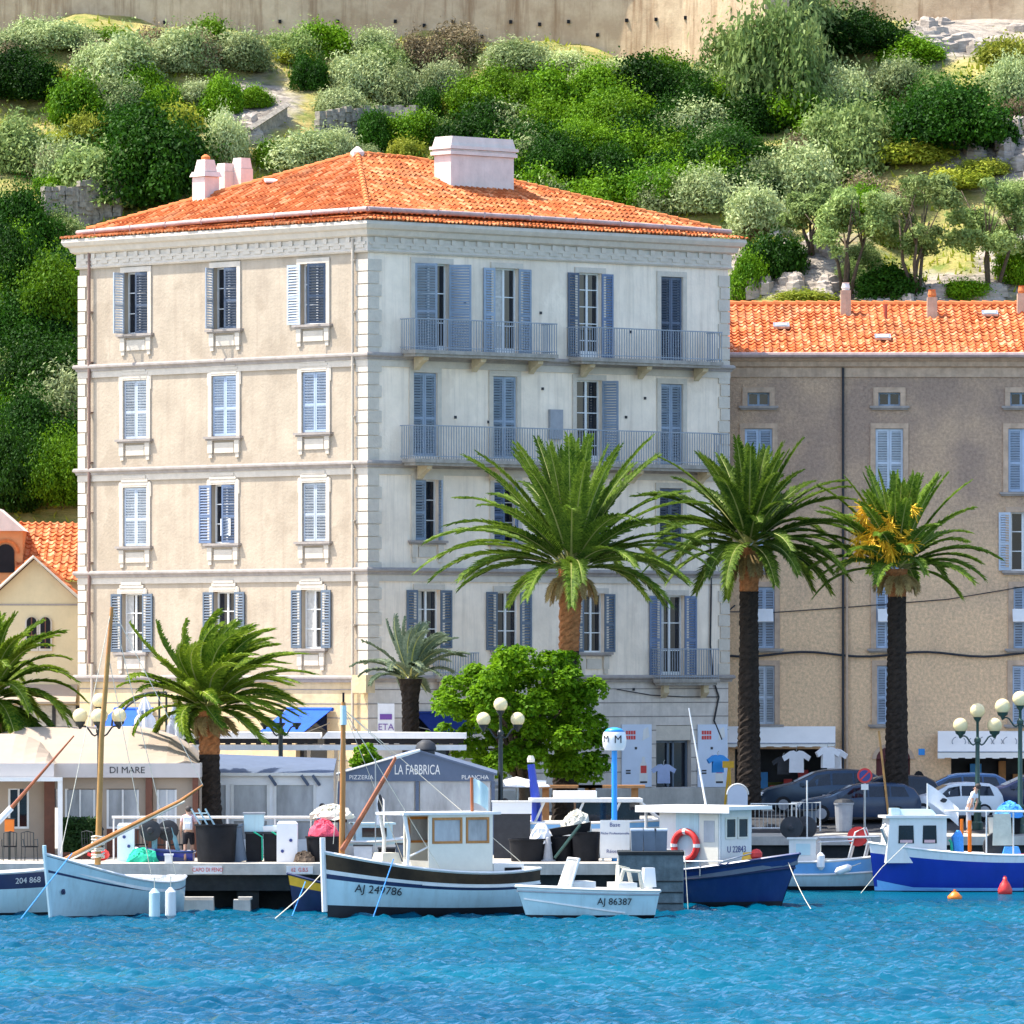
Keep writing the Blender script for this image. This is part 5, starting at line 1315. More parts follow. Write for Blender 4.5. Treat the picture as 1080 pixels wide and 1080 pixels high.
# --- pale layered rocks
def rocks(label, px, py, wpx, hpx, seed, n=9):
    rnd = random.Random(seed); p = hill_at(px, py); k = p.y / FPX; b = MB()
    for i in range(n):
        q = hill_at(px + rnd.uniform(-.5, .5) * wpx, py + rnd.uniform(-.5, .5) * hpx)
        L = rnd.uniform(.5, 1.9) * max(.6, wpx / 110); nn = 9; th = rnd.uniform(.18, .42)
        pts = [(L / 2 * math.cos(t * 2 * PI / nn) * rnd.uniform(.75, 1.1), .7 * math.sin(t * 2 * PI / nn) * rnd.uniform(.75, 1.1)) for t in range(nn)]
        b.M = Matrix.Translation(q + Vector((0, -.15, -.1))) @ Euler((R(rnd.uniform(-10, 14)), R(rnd.uniform(-9, 9)), rnd.uniform(-.3, .3))).to_matrix().to_4x4()
        rings = [[b.vert((x * f, y * f, z + rnd.uniform(-.07, .07) * (z > 0))) for x, y in pts] for z, f in ((-.3, 1.1), (th * .5, 1.05), (th * .7, .8), (th * 1.3, .72), (th * 1.5, .4))]
        for q in range(4):
            for k_ in range(nn): b.fi((rings[q][k_], rings[q][(k_ + 1) % nn], rings[q + 1][(k_ + 1) % nn], rings[q + 1][k_]))
        b.fi(rings[-1])
    o = b.build('rock_outcrop', M['rock']); recenter(o); tag(o, label, 'rocks')
M['rock'] = mat('pale_limestone', (.36, .31, .26), .95, .3, 2.5, .9, 7, stain=.3, stain_c=(.2, .18, .16), zs=4)
rocks('pale layered limestone outcrop at the top right corner of the hill', 1035, 30, 120, 46, 1, 16)
rocks('bare pale limestone ledges at the right edge above the olive trees', 1056, 160, 70, 70, 2, 16)
rocks('pale broken limestone ledges right of the building above the row house', 835, 285, 90, 60, 3, 18)
rocks('limestone ledges among the olive trunks behind the row house', 985, 312, 130, 24, 4, 12)
rocks('rubble of stones on the bare earth slope under the fortress wall', 258, 120, 50, 50, 5, 8)

# ------------------------------------------------------------------ palms
def frond_into(L, V, F_, Mi, base, az, el, length, droop, width, rng, wind=(0, 0), nl=62, fold=.34):
    """arching rachis with two rows of leaflets; appended to vertex / face lists"""
    n = 14; d0 = Vector((math.cos(az) * math.cos(el), math.sin(az) * math.cos(el), math.sin(el)))
    p = Vector(base); pts = [p.copy()]; dirs = []; d = d0.copy(); st = length / n
    for i in range(n):
        t = i / n; d = (d + Vector((wind[0] * t, wind[1] * t, -droop * (.35 + t) / n * 1.6))).normalized(); p = p + d * st; pts.append(p.copy()); dirs.append(d.copy())
    dirs.append(d.copy())
    side = d0.cross(Vector((0, 0, 1)))
    if side.length < .1: side = Vector((math.sin(az), -math.cos(az), 0))
    side.normalize(); roll = rng.normal(0, .28)
    # rachis
    b0 = len(V)
    for i, q in enumerate(pts):
        up = side.cross(dirs[i]).normalized(); r = .035 * (1 - i / n) + .006
        V += [tuple(q + side * r), tuple(q - side * r), tuple(q + up * r)]
    for i in range(n):
        for k in range(3): F_.append((b0 + i * 3 + k, b0 + i * 3 + (k + 1) % 3, b0 + i * 3 + 3 + (k + 1) % 3, b0 + i * 3 + 3 + k)); Mi.append(1)
    for j in range(nl):
        t = .12 + .88 * j / (nl - 1); x = t * n; i = min(n - 1, int(x)); q = pts[i].lerp(pts[i + 1], x - i); dd = dirs[i]
        up = side.cross(dd).normalized(); ll = width * math.sin((.14 + .74 * t) * PI) ** .6
        for s in (-1, 1):
            o = (side * s * (math.cos(roll) ) + up * (fold + s * math.sin(roll) * .5)).normalized()
            dl = (o * (1 - .45 * t) + dd * (.55 + .5 * t)).normalized(); ll2 = ll * rng.uniform(.85, 1.12)
            tip = q + dl * ll2 + Vector((wind[0] * .7, wind[1], -.14 * ll2 + rng.normal(0, .03))); mid = q + dl * ll2 * .5 + Vector((0, 0, .02)); wv = dd * .05 * (1.3 if t < .75 else 1.0)
            k = len(V); V += [tuple(q - wv * .6), tuple(q + wv * .6), tuple(mid + wv), tuple(tip), tuple(mid - wv)]
            F_.append((k, k + 1, k + 2, k + 3, k + 4)); Mi.append(0)
def palm(name, label, x, y, zb, zc, length, nf, leaf, seed, r=.36, wind=(0, 0), low=-25, dates=False, trim_h=2.2, lean=0.0, young=False, droop=1.15, width=.52, azs=None, head=1.0, bark='trunk_top', dry=True):
    rng = np.random.RandomState(seed); o = thing(name, label, 'palm tree', (x, y, zb))
    b = MB(); prof = []; hh = zc - zb; nn = int(hh / .16); rnd = random.Random(seed)
    rings = []; ns = 14
    split_z = hh - trim_h
    for part, (h0, h1, mm_) in (('trunk', (0, split_z, 'trunk')), ('trimmed_bark', (split_z, hh, bark))):
        b = MB(); prev = None; n_ = max(2, int((h1 - h0) / .12))
        for i in range(n_ + 1):
            h = h0 + (h1 - h0) * i / n_; t = h / hh
            rr = r * (1.12 - .28 * min(1, t * 1.5)) if not young else r
            if h > hh - trim_h: rr *= 1 + .42 * head * ((h - hh + trim_h) / trim_h) ** 1.6
            ring = []
            for k in range(ns):
                a = (k + .5 * (i % 2)) * 2 * PI / ns; q = rr * (1 + (.06 if (i + k) % 2 else -.04) + rnd.uniform(-.05, .05)); ring.append(b.vert((x + lean * t + q * math.cos(a), y + q * math.sin(a), zb + h)))
            if prev:
                for k in range(ns): b.fi((prev[k], prev[(k + 1) % ns], ring[(k + 1) % ns], ring[k]))
            prev = ring
        b.build(part, M[mm_], o)
    V = []; F_ = []; Mi = []; c = Vector((x + lean, y, zc))
    for i in range(nf):
        t = (i + .5) / nf; el = R(86 - (86 - low) * t ** .9 + rng.normal(0, 5)); az = i * 2.39996 + rng.normal(0, .15)
        ln = length * (.80 + .25 * math.sin(t * PI)) * rng.uniform(.9, 1.08)
        bs_ = c + Vector((math.cos(az) * r * .7 * t ** .5, math.sin(az) * r * .7 * t ** .5, .35 * (1 - t) - .05))
        frond_into(None, V, F_, Mi, bs_, az, el, ln, droop * (.55 + .75 * math.cos(el) ** 2) * rng.uniform(.85, 1.15), width * rng.uniform(.9, 1.1), rng, wind)
    me = bpy.data.meshes.new('crown'); me.from_pydata([(a - x, b_ - y, c_ - zb) for a, b_, c_ in V], [], F_); me.materials.append(leaf); me.materials.append(M['rachis']); me.polygons.foreach_set('material_index', Mi); me.update()
    cr = bpy.data.objects.new('crown', me); col.objects.link(cr); cr.parent = o; ORG[cr.name] = ORG[o.name]
    if dry:
        V = []; F_ = []; Mi = []
        for i in range(14):
            az = i * 2.4; frond_into(None, V, F_, Mi, c + Vector((math.cos(az) * r * .8, math.sin(az) * r * .8, -.25)), az, R(-25 + rng.normal(0, 15)), length * .22, 1.6, .3, rng, wind, 14)
        me = bpy.data.meshes.new('dry_skirt'); me.from_pydata([(a - x, b_ - y, c_ - zb) for a, b_, c_ in V], [], F_); me.materials.append(M['dead_frond']); me.update()
        q = bpy.data.objects.new('dry_skirt', me); col.objects.link(q); q.parent = o
    if dates:
        b = MB()
        for i in range(34):
            az = rng.uniform(2.8, 5.8); d = Vector((math.cos(az) * .72 - .22, math.sin(az) * .7 - .35, rng.uniform(.1, 1.25))); p0 = c + Vector((0, 0, .45)); p1 = p0 + d * rng.uniform(.9, 1.55)
            b.tube([p0, p0.lerp(p1, .6) + Vector((0, 0, .2)), p1 + Vector((0, 0, .1))], [.02, .02, .012], 4)
            for j in range(60):
                e = p1 + Vector(rng.normal(0, .19, 3)); b.tube([p1 + (e - p1) * .2, e + Vector((0, 0, -.12))], [.014, .019], 3)
        b.build('date_stalks', M['dates'], o)
    return o
pl = M['palm_leaf']
def palm_at(px, pyc, Y, **k):
    return palm(x=PX(px, Y), y=Y, zb=gz(Y), zc=PZ(pyc, Y), **k)
palm_at(595, 600, 262, name='palm_tree', label='tall palm with orange trimmed bark rising behind the round green tree', length=5.0, nf=64, leaf=pl, seed=4, r=.42, trim_h=2.9, low=10, droop=.74, width=.60, lean=.25, head=.55)
palm_at(790, 577, 268, name='palm_tree', label='tall palm with a long black trunk in front of the building corner, middle of three', length=4.1, nf=62, leaf=pl, seed=9, r=.40, trim_h=1.6, low=0, head=.25, droop=.72, width=.58)
palm_at(946, 600, 268, name='palm_tree', label='palm with yellow date stalks in its crown, in front of the row house', length=3.5, nf=54, leaf=pl, seed=15, r=.40, trim_h=1.0, low=10, dates=True, head=.45, droop=.68)
palm_at(221, 748, 247, name='palm_tree', label='stout palm with a windswept crown standing over the beige restaurant tent', length=3.2, nf=66, leaf=M['palm_leaf_wind'], seed=21, r=.40, trim_h=1.5, low=6, wind=(.13, 0), head=.35, droop=.72)
palm_at(-12, 742, 250, name='palm_tree', label='palm at the left edge of the picture with drooping fronds', length=3.3, nf=70, leaf=M['palm_leaf_wind'], seed=27, r=.38, trim_h=1.2, low=-20, wind=(.02, 0))
palm_at(433, 716, 262, name='young_palm', label='small young grey green palm beside the building corner', length=1.95, nf=34, leaf=M['palm_leaf_young'], seed=33, r=.30, trim_h=.8, low=22, wind=(.07, 0), droop=.75, width=.36, young=True, dry=False, bark='trunk')

# ------------------------------------------------------------------ round broadleaf tree in front of the building
def round_tree():
    Y = 259.0; x = PX(552, Y); zb = gz(Y); k = Y / FPX
    o = thing('broadleaf_tree', 'round bright green broadleaf tree in front of the right facade', 'tree', (x, Y, zb)); rnd = random.Random(6); rng = np.random.RandomState(6)
    b = MB(); zf = PZ(838, Y); b.tube([(x, Y, zb - .1), (x + .05, Y, zf), (x, Y, zf + .7)], [.26, .2, .2], 9)
    lobes = []
    cz = PZ(758, Y); rx = 97 * k; rz = 80 * k
    n = 0
    while n < 150:
        d = Vector((rnd.gauss(0, 1), rnd.gauss(0, 1), rnd.gauss(0, 1))).normalized()
        if d.z < -.85: continue
        q = rnd.uniform(.62, 1.0) if n < 125 else rnd.uniform(.2, .6); sq = 1 - .14 * math.sin(d.x * 5 + 1) * math.sin(d.z * 6)
        p = Vector((d.x * rx * q * sq, d.y * rx * .9 * q, d.z * rz * q * sq)); lobes.append((p.x, p.y, p.z + cz - zb, rnd.uniform(.30, .56))); n += 1
        if n % 7 == 0: b.tube([(x, Y, zf + .3), (x + p.x * .4, Y + p.y * .4, cz - .6 + p.z * .4), (x + p.x * .9, Y + p.y * .9, cz + p.z * .9)], [.11, .07, .02], 5)
    b.build('trunk', M['bark'], o, smooth=True)
    # leaves lie in tiers on the upper side of each clump
    pts, d = lobes_points(rng, lobes, 34000, .5)
    me = leaves_mesh('crown', pts, d * .6 + np.array([0, 0, .5]), .135, M['leaf_tree'], rng, 1.3, .55)
    c = bpy.data.objects.new('crown', me); col.objects.link(c); c.parent = o
round_tree()
o = thing('potted_shrub', 'small green shrub showing between the white awning and the grey pavilion roof', 'plant', (PX(385, 252), 252, gz(252)))
rng = np.random.RandomState(2); pts, d = lobes_points(rng, [(0, 0, PZ(800, 252) - gz(252) + .1, .42), (.3, 0, PZ(806, 252) - gz(252), .35), (-.25, .1, PZ(806, 252) - gz(252), .3)], 900, .3)
me = leaves_mesh('foliage', pts, d, .11, M['leaf_tree'], rng); c = bpy.data.objects.new('foliage', me); col.objects.link(c); c.parent = o
b = MB(); b.tube([(PX(385, 252), 252, gz(252)), (PX(385, 252), 252, PZ(800, 252))], .04, 6); b.build('stem', M['bark'], o)
# ------------------------------------------------------------------ restaurants on the quay
RX = Matrix.Rotation(R(90), 4, 'X')
def T_at(px, py, Y): return Matrix.Translation(P(px, py, Y)) @ RX
def tent():
    Y = 245.0; g = gz(Y); o = thing('restaurant_tent', 'beige vaulted restaurant tent with brown posts and clear windows, left on the quay', 'tent', (PX(100, Y), Y, g))
    def vault(pxc, hw, pyt, pye, Y0, Y1, nm):
        b = MB(); rings = []
        for j, (t, yy) in enumerate(((0.02, Y0), (.3, Y0 + .6), (.55, Y0 + 1.2), (.8, Y0 + 2.0), (1, Y0 + 3), (1, Y1))):
            ring = []
            for e_, f_ in ((-1, 0), (-.88, .42), (-.74, .72), (-.58, .9), (-.42, 1), (.42, 1), (.58, .9), (.74, .72), (.88, .42), (1, 0)):
                ring.append(b.vert((PX(pxc, Y0) + e_ * hw, yy, PZ(pye, Y0) + (PZ(pyt, Y0) - PZ(pye, Y0)) * f_ * t)))
            rings.append(ring)
        for j in range(len(rings) - 1):
            for i in range(9): b.fi((rings[j][i], rings[j][i + 1], rings[j + 1][i + 1], rings[j + 1][i]))
        b.fi(rings[-1]); b.build(nm, M['tent'], o)
    vault(78, 4.1, 768, 806, Y, Y + 8, 'roof'); vault(-22, 2.45, 775, 806, Y - 1.8, Y + 4, 'side_roof')
    b = MB(); b.bx(PX(57, Y), PX(211, Y), Y - .06, Y + .02, PZ(820, Y), PZ(805, Y)); b.bx(PX(211, Y) - .06, PX(211, Y), Y + .021, Y + 8, PZ(820, Y), PZ(805, Y)); b.bx(PX(-90, Y - 1.8), PX(57, Y - 1.8), Y - 1.86, Y - 1.8, PZ(822, Y - 1.8), PZ(805, Y - 1.8)); b.build('valance', M['tent_valance'], o)
    b = MB(); b.text('DI MARE', .31, T_at(134, 812.5, Y - .066)); b.build('lettering', M['ink_black'], o)
    for px, w_ in ((52, 11), (157, 7), (206, 6)):
        b = MB(); b.bx(PX(px - w_ / 2, Y), PX(px + w_ / 2, Y), Y + .03, Y + .22, g, PZ(820, Y)); b.build('post', M['brown_wood'], o)
    b = MB()
    b.bx(PX(-90, Y), PX(211, Y), Y + .28, Y + .33, PZ(832, Y), PZ(820, Y))
    xs = [(-60, 8), (30, 47), (62, 68), (100, 112), (146, 153), (161, 165), (186, 203)]
    for a, c in xs: b.bx(PX(a, Y), PX(c, Y), Y + .28, Y + .33, g, PZ(832, Y))
    b.build('wall', M['tent'], o)
    for a, c in ((8, 30), (68, 100), (112, 146), (165, 186)):
        f = MB(); pa, pc = PX(a, Y), PX(c, Y); zt, zb = PZ(833, Y), PZ(872, Y)
        for q in ((pa, pa + .07), (pc - .07, pc), ((pa + pc) / 2 - .03, (pa + pc) / 2 + .03)): f.bx(*q, Y + .27, Y + .31, zb, zt)
        f.bx(pa, pc, Y + .262, Y + .3, zb - .07, zb); fr = f.build('window', M['white'], o)
        f = MB(); f.bx(pa, pc, Y + .312, Y + .33, zb, zt); f.build('pane', M['screen'] if a > 60 else M['pane'], fr)
        f = MB(); f.bx(pa, pc, Y + .28, Y + .33, g, zb - .072); f.build('lower_panel', M['brown_wood'] if a > 60 else M['tent'], fr)
    b = MB(); b.bx(PX(57, Y), PX(211, Y), Y + 7.9, Y + 8, g, PZ(806, Y)); b.bx(PX(211, Y) - .04, PX(211, Y) - .01, Y + .34, Y + 7.9, g, PZ(820, Y)); b.build('back_wall', M['tent'], o)
tent()
o = thing('pergola', 'white steel pergola frame in front of the beige tent at the left edge', 'pergola', (PX(64, 243), 243, 1.5))
b = MB(); b.bx(PX(61, 243), PX(66, 243), 242.95, 243.05, 1.5, PZ(824, 243)); b.bx(PX(-40, 243), PX(66, 243), 242.9, 243.1, PZ(824, 243), PZ(820, 243)); b.build('frame', M['white'], o)
def fabbrica():
    Y = 248.0; g = gz(Y); o = thing('pizzeria_pavilion', 'grey gabled pizzeria pavilion lettered LA FABBRICA with clear side screens', 'pavilion', (PX(440, Y), Y, g))
    zr, ze, zb = PZ(793, Y), PZ(817, Y), PZ(824, Y); xr, xa, xc = PX(441, Y), PX(358, Y), PX(521, Y)
    b = MB(); b.prism([(xa, zb), (xc, zb), (xc, ze), (xr, zr), (xa, ze)], Y - .05, Y); b.build('gable', M['slate_canvas'], o)
    b = MB()
    for s0, s1 in (((xa - .1, ze - .03), (xr, zr)), ((xr, zr), (xc + .1, ze - .03))):
        b.prism([s0, s1, (s1[0], s1[1] + .07), (s0[0], s0[1] + .07)], Y - .1, Y + 7)
    b.build('roof', M['slate_canvas'], o)
    b = MB(); b.tube([(xa - .1, Y - .11, ze + .03), (xr, Y - .11, zr + .06)], .035, 6); b.build('verge', M['white'], o)
    b = MB(); b.text('LA FABBRICA', .47, T_at(440, 812.3, Y - .055), sx=.55); b.text('PIZZERIA', .2, T_at(381, 820, Y - .055)); b.text('PLANCHA', .2, T_at(501, 820, Y - .055)); b.build('lettering', M['white'], o)
    b = MB(); b.lathe((PX(449, Y), Y + .6, PZ(800, Y)), [(.3, 0), (.3, .25), (.36, .3), (.3, .5), (.12, .62)], 12); b.build('roof_vent', M['darkgrey'], o, smooth='auto')
    b = MB()
    for px in (358, 440, 520): b.bx(PX(px, Y) - .06, PX(px, Y) + .06, Y - .01, Y + .1, g, zb)
    b.bx(xa, xc, Y, Y + .1, g, g + .3); b.build('frame', M['slate_canvas'], o)
    for a, c in ((361, 437), (443, 517)):
        b = MB(); b.bx(PX(a, Y), PX(c, Y), Y + .03, Y + .05, g + .3, zb); b.build('screen', M['screen'], o)
    b = MB(); b.bx(xa, xc, Y + 6.8, Y + 6.9, g, ze); b.build('back_wall', M['white_canvas'], o)
    # west wing
    b = MB(); Yw = 248.6; x0, x1 = PX(208, Yw), PX(352, Yw); zt = PZ(816, Yw)
    b.bx(x0, x1, Yw, Yw + .1, PZ(828, Yw), zt)
    for a, c in ((208, 224), (238, 245), (283, 290), (332, 352)): b.bx(PX(a, Yw), PX(c, Yw), Yw, Yw + .1, g, PZ(828, Yw) - .002)
    b.bx(x0, x1, Yw + .011, Yw + .1, g, g + .5); ww = b.build('wing', M['white_plastic'], o)
    for a, c in ((224, 238), (245, 283), (290, 332)):
        b = MB(); b.bx(PX(a, Yw), PX(c, Yw), Yw + .05, Yw + .07, g + .5, PZ(828, Yw)); b.build('pane', M['screen'], ww)
    b = MB()
    for a, c in ((245, 283), (290, 332)):
        for q in (a, c): b.bx(PX(q, Yw) - .05, PX(q, Yw) + .05, Yw - .03, Yw - .003, g, PZ(827, Yw))
        b.bx(PX(a, Yw) + .051, PX(c, Yw) - .051, Yw - .03, Yw - .003, PZ(866, Yw), PZ(863, Yw))
    b.build('window_frame', M['white'], ww)
    b = MB(); b.face([(x0, Yw - .15, zt + .02), (x1, Yw - .15, zt + .02), (x1, Yw + 4, PZ(800, Yw + 4)), (PX(190, Yw), Yw + 4, PZ(794, Yw + 4))]); b.face([(x0, Yw - .15, zt - .03), (x1, Yw - .15, zt - .03), (x1, Yw + 4, PZ(800, Yw + 4) - .05), (PX(190, Yw), Yw + 4, PZ(794, Yw + 4) - .05)]); b.build('wing_roof', M['slate_canvas'], o)
    b = MB(); b.bx(x0, x1, Yw - .22, Yw - .12, zt - .07, zt + .03); b.build('gutter', M['white'], o)
    b = MB()
    for px in (284, 318, 330): b.tube([P(px, 818, Yw - .25), P(px + 7, 828, Yw - .05)], .06, 4)
    b.build('strut', M['slate_canvas'], o)
fabbrica()
def flat_canopy(label, pxa, pxb, Y):
    o = thing('terrace_canopy', label, 'awning', (PX((pxa + pxb) / 2, Y), Y, gz(Y))); xa, xb = PX(pxa, Y), PX(pxb, Y)
    b = MB(); b.prism([(xa, PZ(779, Y)), (xb, PZ(779, Y)), (xb, PZ(773, Y)), (xa + .2, PZ(772, Y))], Y, Y + 2.2); b.build('cassette', M['white'], o)
    b = MB(); n = 26
    for i in range(n):
        a = xa + .1 + (xb - xa - .2) * i / n; c = xa + .1 + (xb - xa - .2) * (i + 1) / n; b.bx(a, c, Y + .1, Y + .16, PZ(785.2, Y) + .04 * (i % 2), PZ(779, Y) - .002)
    b.build('scalloped_valance', M['black'], o)
    b = MB(); b.bx(xa - .1, xb, Y - .8, Y - .6, PZ(791, Y), PZ(785.5, Y)); b.build('front_bar', M['white'], o)
    b = MB(); b.face([(xa, Y - .6, PZ(789, Y)), (xb, Y - .6, PZ(789, Y)), (xb, Y + 2, PZ(785, Y + 2)), (xa, Y + 2, PZ(785, Y + 2))]); b.face([(xa, Y - .6, PZ(789, Y) - .03), (xb, Y - .6, PZ(789, Y) - .03), (xb, Y + 2, PZ(785, Y + 2) - .03), (xa, Y + 2, PZ(785, Y + 2) - .03)]); b.build('canvas', M['tent_valance'], o)
    for px in (pxa + 14, pxb - 14):
        b = MB(); b.bx(PX(px, Y) - .06, PX(px, Y) + .06, Y + 1.9, Y + 2.02, gz(Y), PZ(786, Y)); b.build('post', M['white'], o)
flat_canopy('long white terrace canopy behind the stout windswept palm, left of two', 191, 338, 256)
flat_canopy('long white terrace canopy with black valance left of the round tree', 339, 492, 256.3)

def parasol(px, pyt, pyb, Y, label):
    o = thing('folded_parasol', label, 'parasol', P(px, pyb, Y)); x = PX(px, Y); zt, zb = PZ(pyt, Y), PZ(pyb, Y); h = zt - zb
    b = MB(); rings = []; n = 16
    for t, r in ((0, .30), (.12, .34), (.45, .30), (.58, .20), (.62, .24), (.85, .13), (1, .03)):
        rings.append([b.vert((x + r * (1 + .22 * math.cos(k * PI)) * math.cos(k * 2 * PI / n), Y + r * (1 + .22 * math.cos(k * PI)) * math.sin(k * 2 * PI / n), zb + h * t + (.08 * (k % 2) if t == 0 else 0))) for k in range(n)])
    for i in range(6):
        for k in range(n): b.fi((rings[i][k], rings[i][(k + 1) % n], rings[i + 1][(k + 1) % n], rings[i + 1][k]))
    b.fi(rings[-1]); b.build('canvas', M['cloth_grey'] if px > 170 else M['cloth_white'], o)
    b = MB(); b.lathe((x, Y, zb + h * .58), [(.2, 0), (.24, .04), (.24, .12), (.2, .16)], 10); b.build('strap', M['shutter_deep'], o)
    b = MB(); b.tube([(x, Y, gz(Y)), (x, Y, zt + .12)], .035, 6); b.build('pole', M['steel'], o)
parasol(153, 735, 778, 258, 'folded white parasol left of the windswept palm, nearer the mast')
parasol(187, 736, 790, 258, 'folded grey parasol with dark tie just left of the windswept palm')
o = thing('arched_frame', 'pair of black curved pergola ribs above the left blue awning', 'frame', (PX(140, 262), 262, gz(262)))
for d in (0, .5):
    b = MB(); pts = [P(118 + 50 * (1 - math.cos(a * PI / 16)), 764 - 34 * math.sin(a * PI / 16), 262 + d) for a in range(9)]; pts = [Vector((p.x + d * .5, p.y, p.z)) for p in pts]
    b.tube([(pts[0].x, pts[0].y, gz(262))] + pts, .045, 6); b.tube([pts[-1], (pts[-1].x, pts[-1].y, gz(262))], .045, 6); b.build('rib', M['black_iron'], o)

# ------------------------------------------------------------------ street lamps
def lamp(px, Y, pyc, pys, arm, label, gr=8.0, globes=True, m='green_iron', sides=(-1, 1), base=None, front=False):
    """pyc / pys: rows of the middle and side globes"""
    x = PX(px, Y); g = base if base is not None else gz(Y); k = Y / FPX; r = gr * k; zc = PZ(pyc, Y); zs = PZ(pys, Y); o = thing('street_lamp', label, 'street lamp', (x, Y, g))
    b = MB(); zj = zs - r * 2.0
    b.lathe((x, Y, g), [(.2, 0), (.2, .25), (.14, .3), (.12, .9), (.15, .95), (.09, 1.05), (.075, zj - g - .1), (.12, zj - g - .05), (.12, zj - g + .05), (.05, zj - g + .12), (.05, zc - g - r * 1.5), (.13, zc - g - r * 1.1), (.15, zc - g - r * .85)], 10)
    b.build('post', M[m], o, smooth='auto')
    if globes:
        b = MB(); b.ball((x, Y, zc), r, 16); b.build('globe', M['globe'], o, smooth=True)
    arms = [(s * arm * k, 0) for s in sides]
    if front: arms += [(0, -arm * k * .9), (0, arm * k * .9)]
    for (dx, dy) in arms:
        b = MB(); e = Vector((x + dx, Y + dy, zs - r * 1.15)); pts = []
        for t in range(9):
            u = t / 8; q = Vector((x, Y, zj)).lerp(Vector((x + dx, Y + dy, zj)), u); q.z = zj + (-.16 * math.sin(u * 2 * PI) if u < .75 else -.16 * math.sin(1.5 * PI) - (0)) * (1 if u < .75 else 1); pts.append(q)
        pts[-1] = Vector((x + dx, Y + dy, zj + .08)); pts.append(e); b.tube(pts, .032, 6)
        b.lathe((x + dx, Y + dy, zs - r * 1.25), [(.04, -.12), (.08, -.02), (r * .62, r * .15), (r * .72, r * .5)], 10)
        a = b.build('arm', M[m], o, smooth='auto')
        if globes:
            b = MB(); b.ball((x + dx, Y + dy, zs), r, 16); b.build('globe', M['globe'], a, smooth=True)
    return o
lamp(105, 244, 739, 755, 20.5, 'black lamp with opal globes in front of the beige tent by the mast', 8, m='black_iron', front=True)
lamp(296, 254, 742, 757, 17, 'black candelabra lamp without globes in front of the right blue awning', 7, globes=False, m='black_iron', front=True)
lamp(528, 253, 743, 758.5, 18, 'lamp with three globes standing against the round green tree', 7.5, m='black_iron')
lamp(1031, 264, 749.5, 765, 18, 'dark green lamp with three cream globes before the shop awning', 8)
lamp(1076, 263, 737, 745, 18.5, 'taller dark green lamp with cream globes at the right edge', 8.3)

# globe sign of the fishermen's berth
Y = 240.5; x = PX(648, Y); o = thing('globe_sign', 'white globe sign with blue cap and letter M on a blue post', 'sign', (x, Y, 1.5)); k = Y / FPX
b = MB(); b.tube([(x, Y, 1.5), (x, Y, PZ(791, Y))], .095, 10); b.build('post', M['sign_blue'], o, smooth='auto')
r = 12.5 * k
b = MB(); b.lathe((x, Y, PZ(779.5, Y)), [(r * .78, -r * .95), (r * .97, -r * .6), (r * 1.02, 0), (r * .95, r * .45), (r * .86, r * .62)], 20); gl = b.build('globe', M['white_plastic'], o, smooth='auto')
b = MB(); b.lathe((x, Y, PZ(779.5, Y)), [(r * .87, r * .62), (r * .62, r * .86), (r * .2, r * .99)], 20); b.build('cap', M['sign_blue'], gl, smooth=True)
b = MB(); b.text('M', .36, Matrix.Translation((x + r * .30, Y - r * .985, PZ(780, Y))) @ Matrix.Rotation(R(17), 4, 'Z') @ RX); b.text('M', .34, Matrix.Translation((x - r * .72, Y - r * .72, PZ(779.5, Y))) @ Matrix.Rotation(R(-45), 4, 'Z') @ RX); b.build('lettering', M['ink_black'], gl)
Y = 240.2; o = thing('notice_board', 'white notice board with blue lettering at the foot of the globe sign', 'sign', (PX(648, Y), Y, 1.5))
b = MB(); b.bx(PX(633, Y), PX(664, Y), Y - .03, Y + .03, PZ(905, Y), PZ(865, Y)); b.build('panel', M['white'], o)
b = MB(); b.text('Base', .19, T_at(648.5, 870, Y - .036)); b.text('Pêche Professionnelle', .105, T_at(648.5, 879, Y - .036)); b.text('Réservé', .17, T_at(648.5, 898, Y - .036)); b.build('lettering', M['ink_navy'], o)
b = MB()
for px in (636, 661): b.bx(PX(px, Y) - .04, PX(px, Y) + .04, Y + .031, Y + .1, 1.5, PZ(868, Y))
b.build('post', M['steel'], o)
# no-parking sign
Y = 264; x = PX(912, Y); o = thing('no_parking_sign', 'round red and blue no-parking sign on a thin grey pole', 'sign', (x, Y, gz(Y)))
b = MB(); b.tube([(x, Y, gz(Y)), (x, Y, PZ(812, Y))], .04, 8); b.build('pole', M['steel'], o)
b = MB(); b.lathe((x, Y - .05, PZ(818, Y)), [(.27, -.02), (.27, .02)], 20, axis='y'); d = b.build('disc', M['red'], o)
b = MB(); b.lathe((x, Y - .085, PZ(818, Y)), [(.2, -.01), (.2, .01)], 20, axis='y'); b.build('blue_centre', M['ink_navy'], d)
b = MB(); b.box((x, Y - .1, PZ(818, Y)), (.05, .006, .42), ry=R(45)); b.build('bar', M['red'], d)
b = MB(); b.bx(x - .13, x + .13, Y - .06, Y - .041, PZ(833, Y), PZ(827, Y)); b.build('plate', M['white'], o)

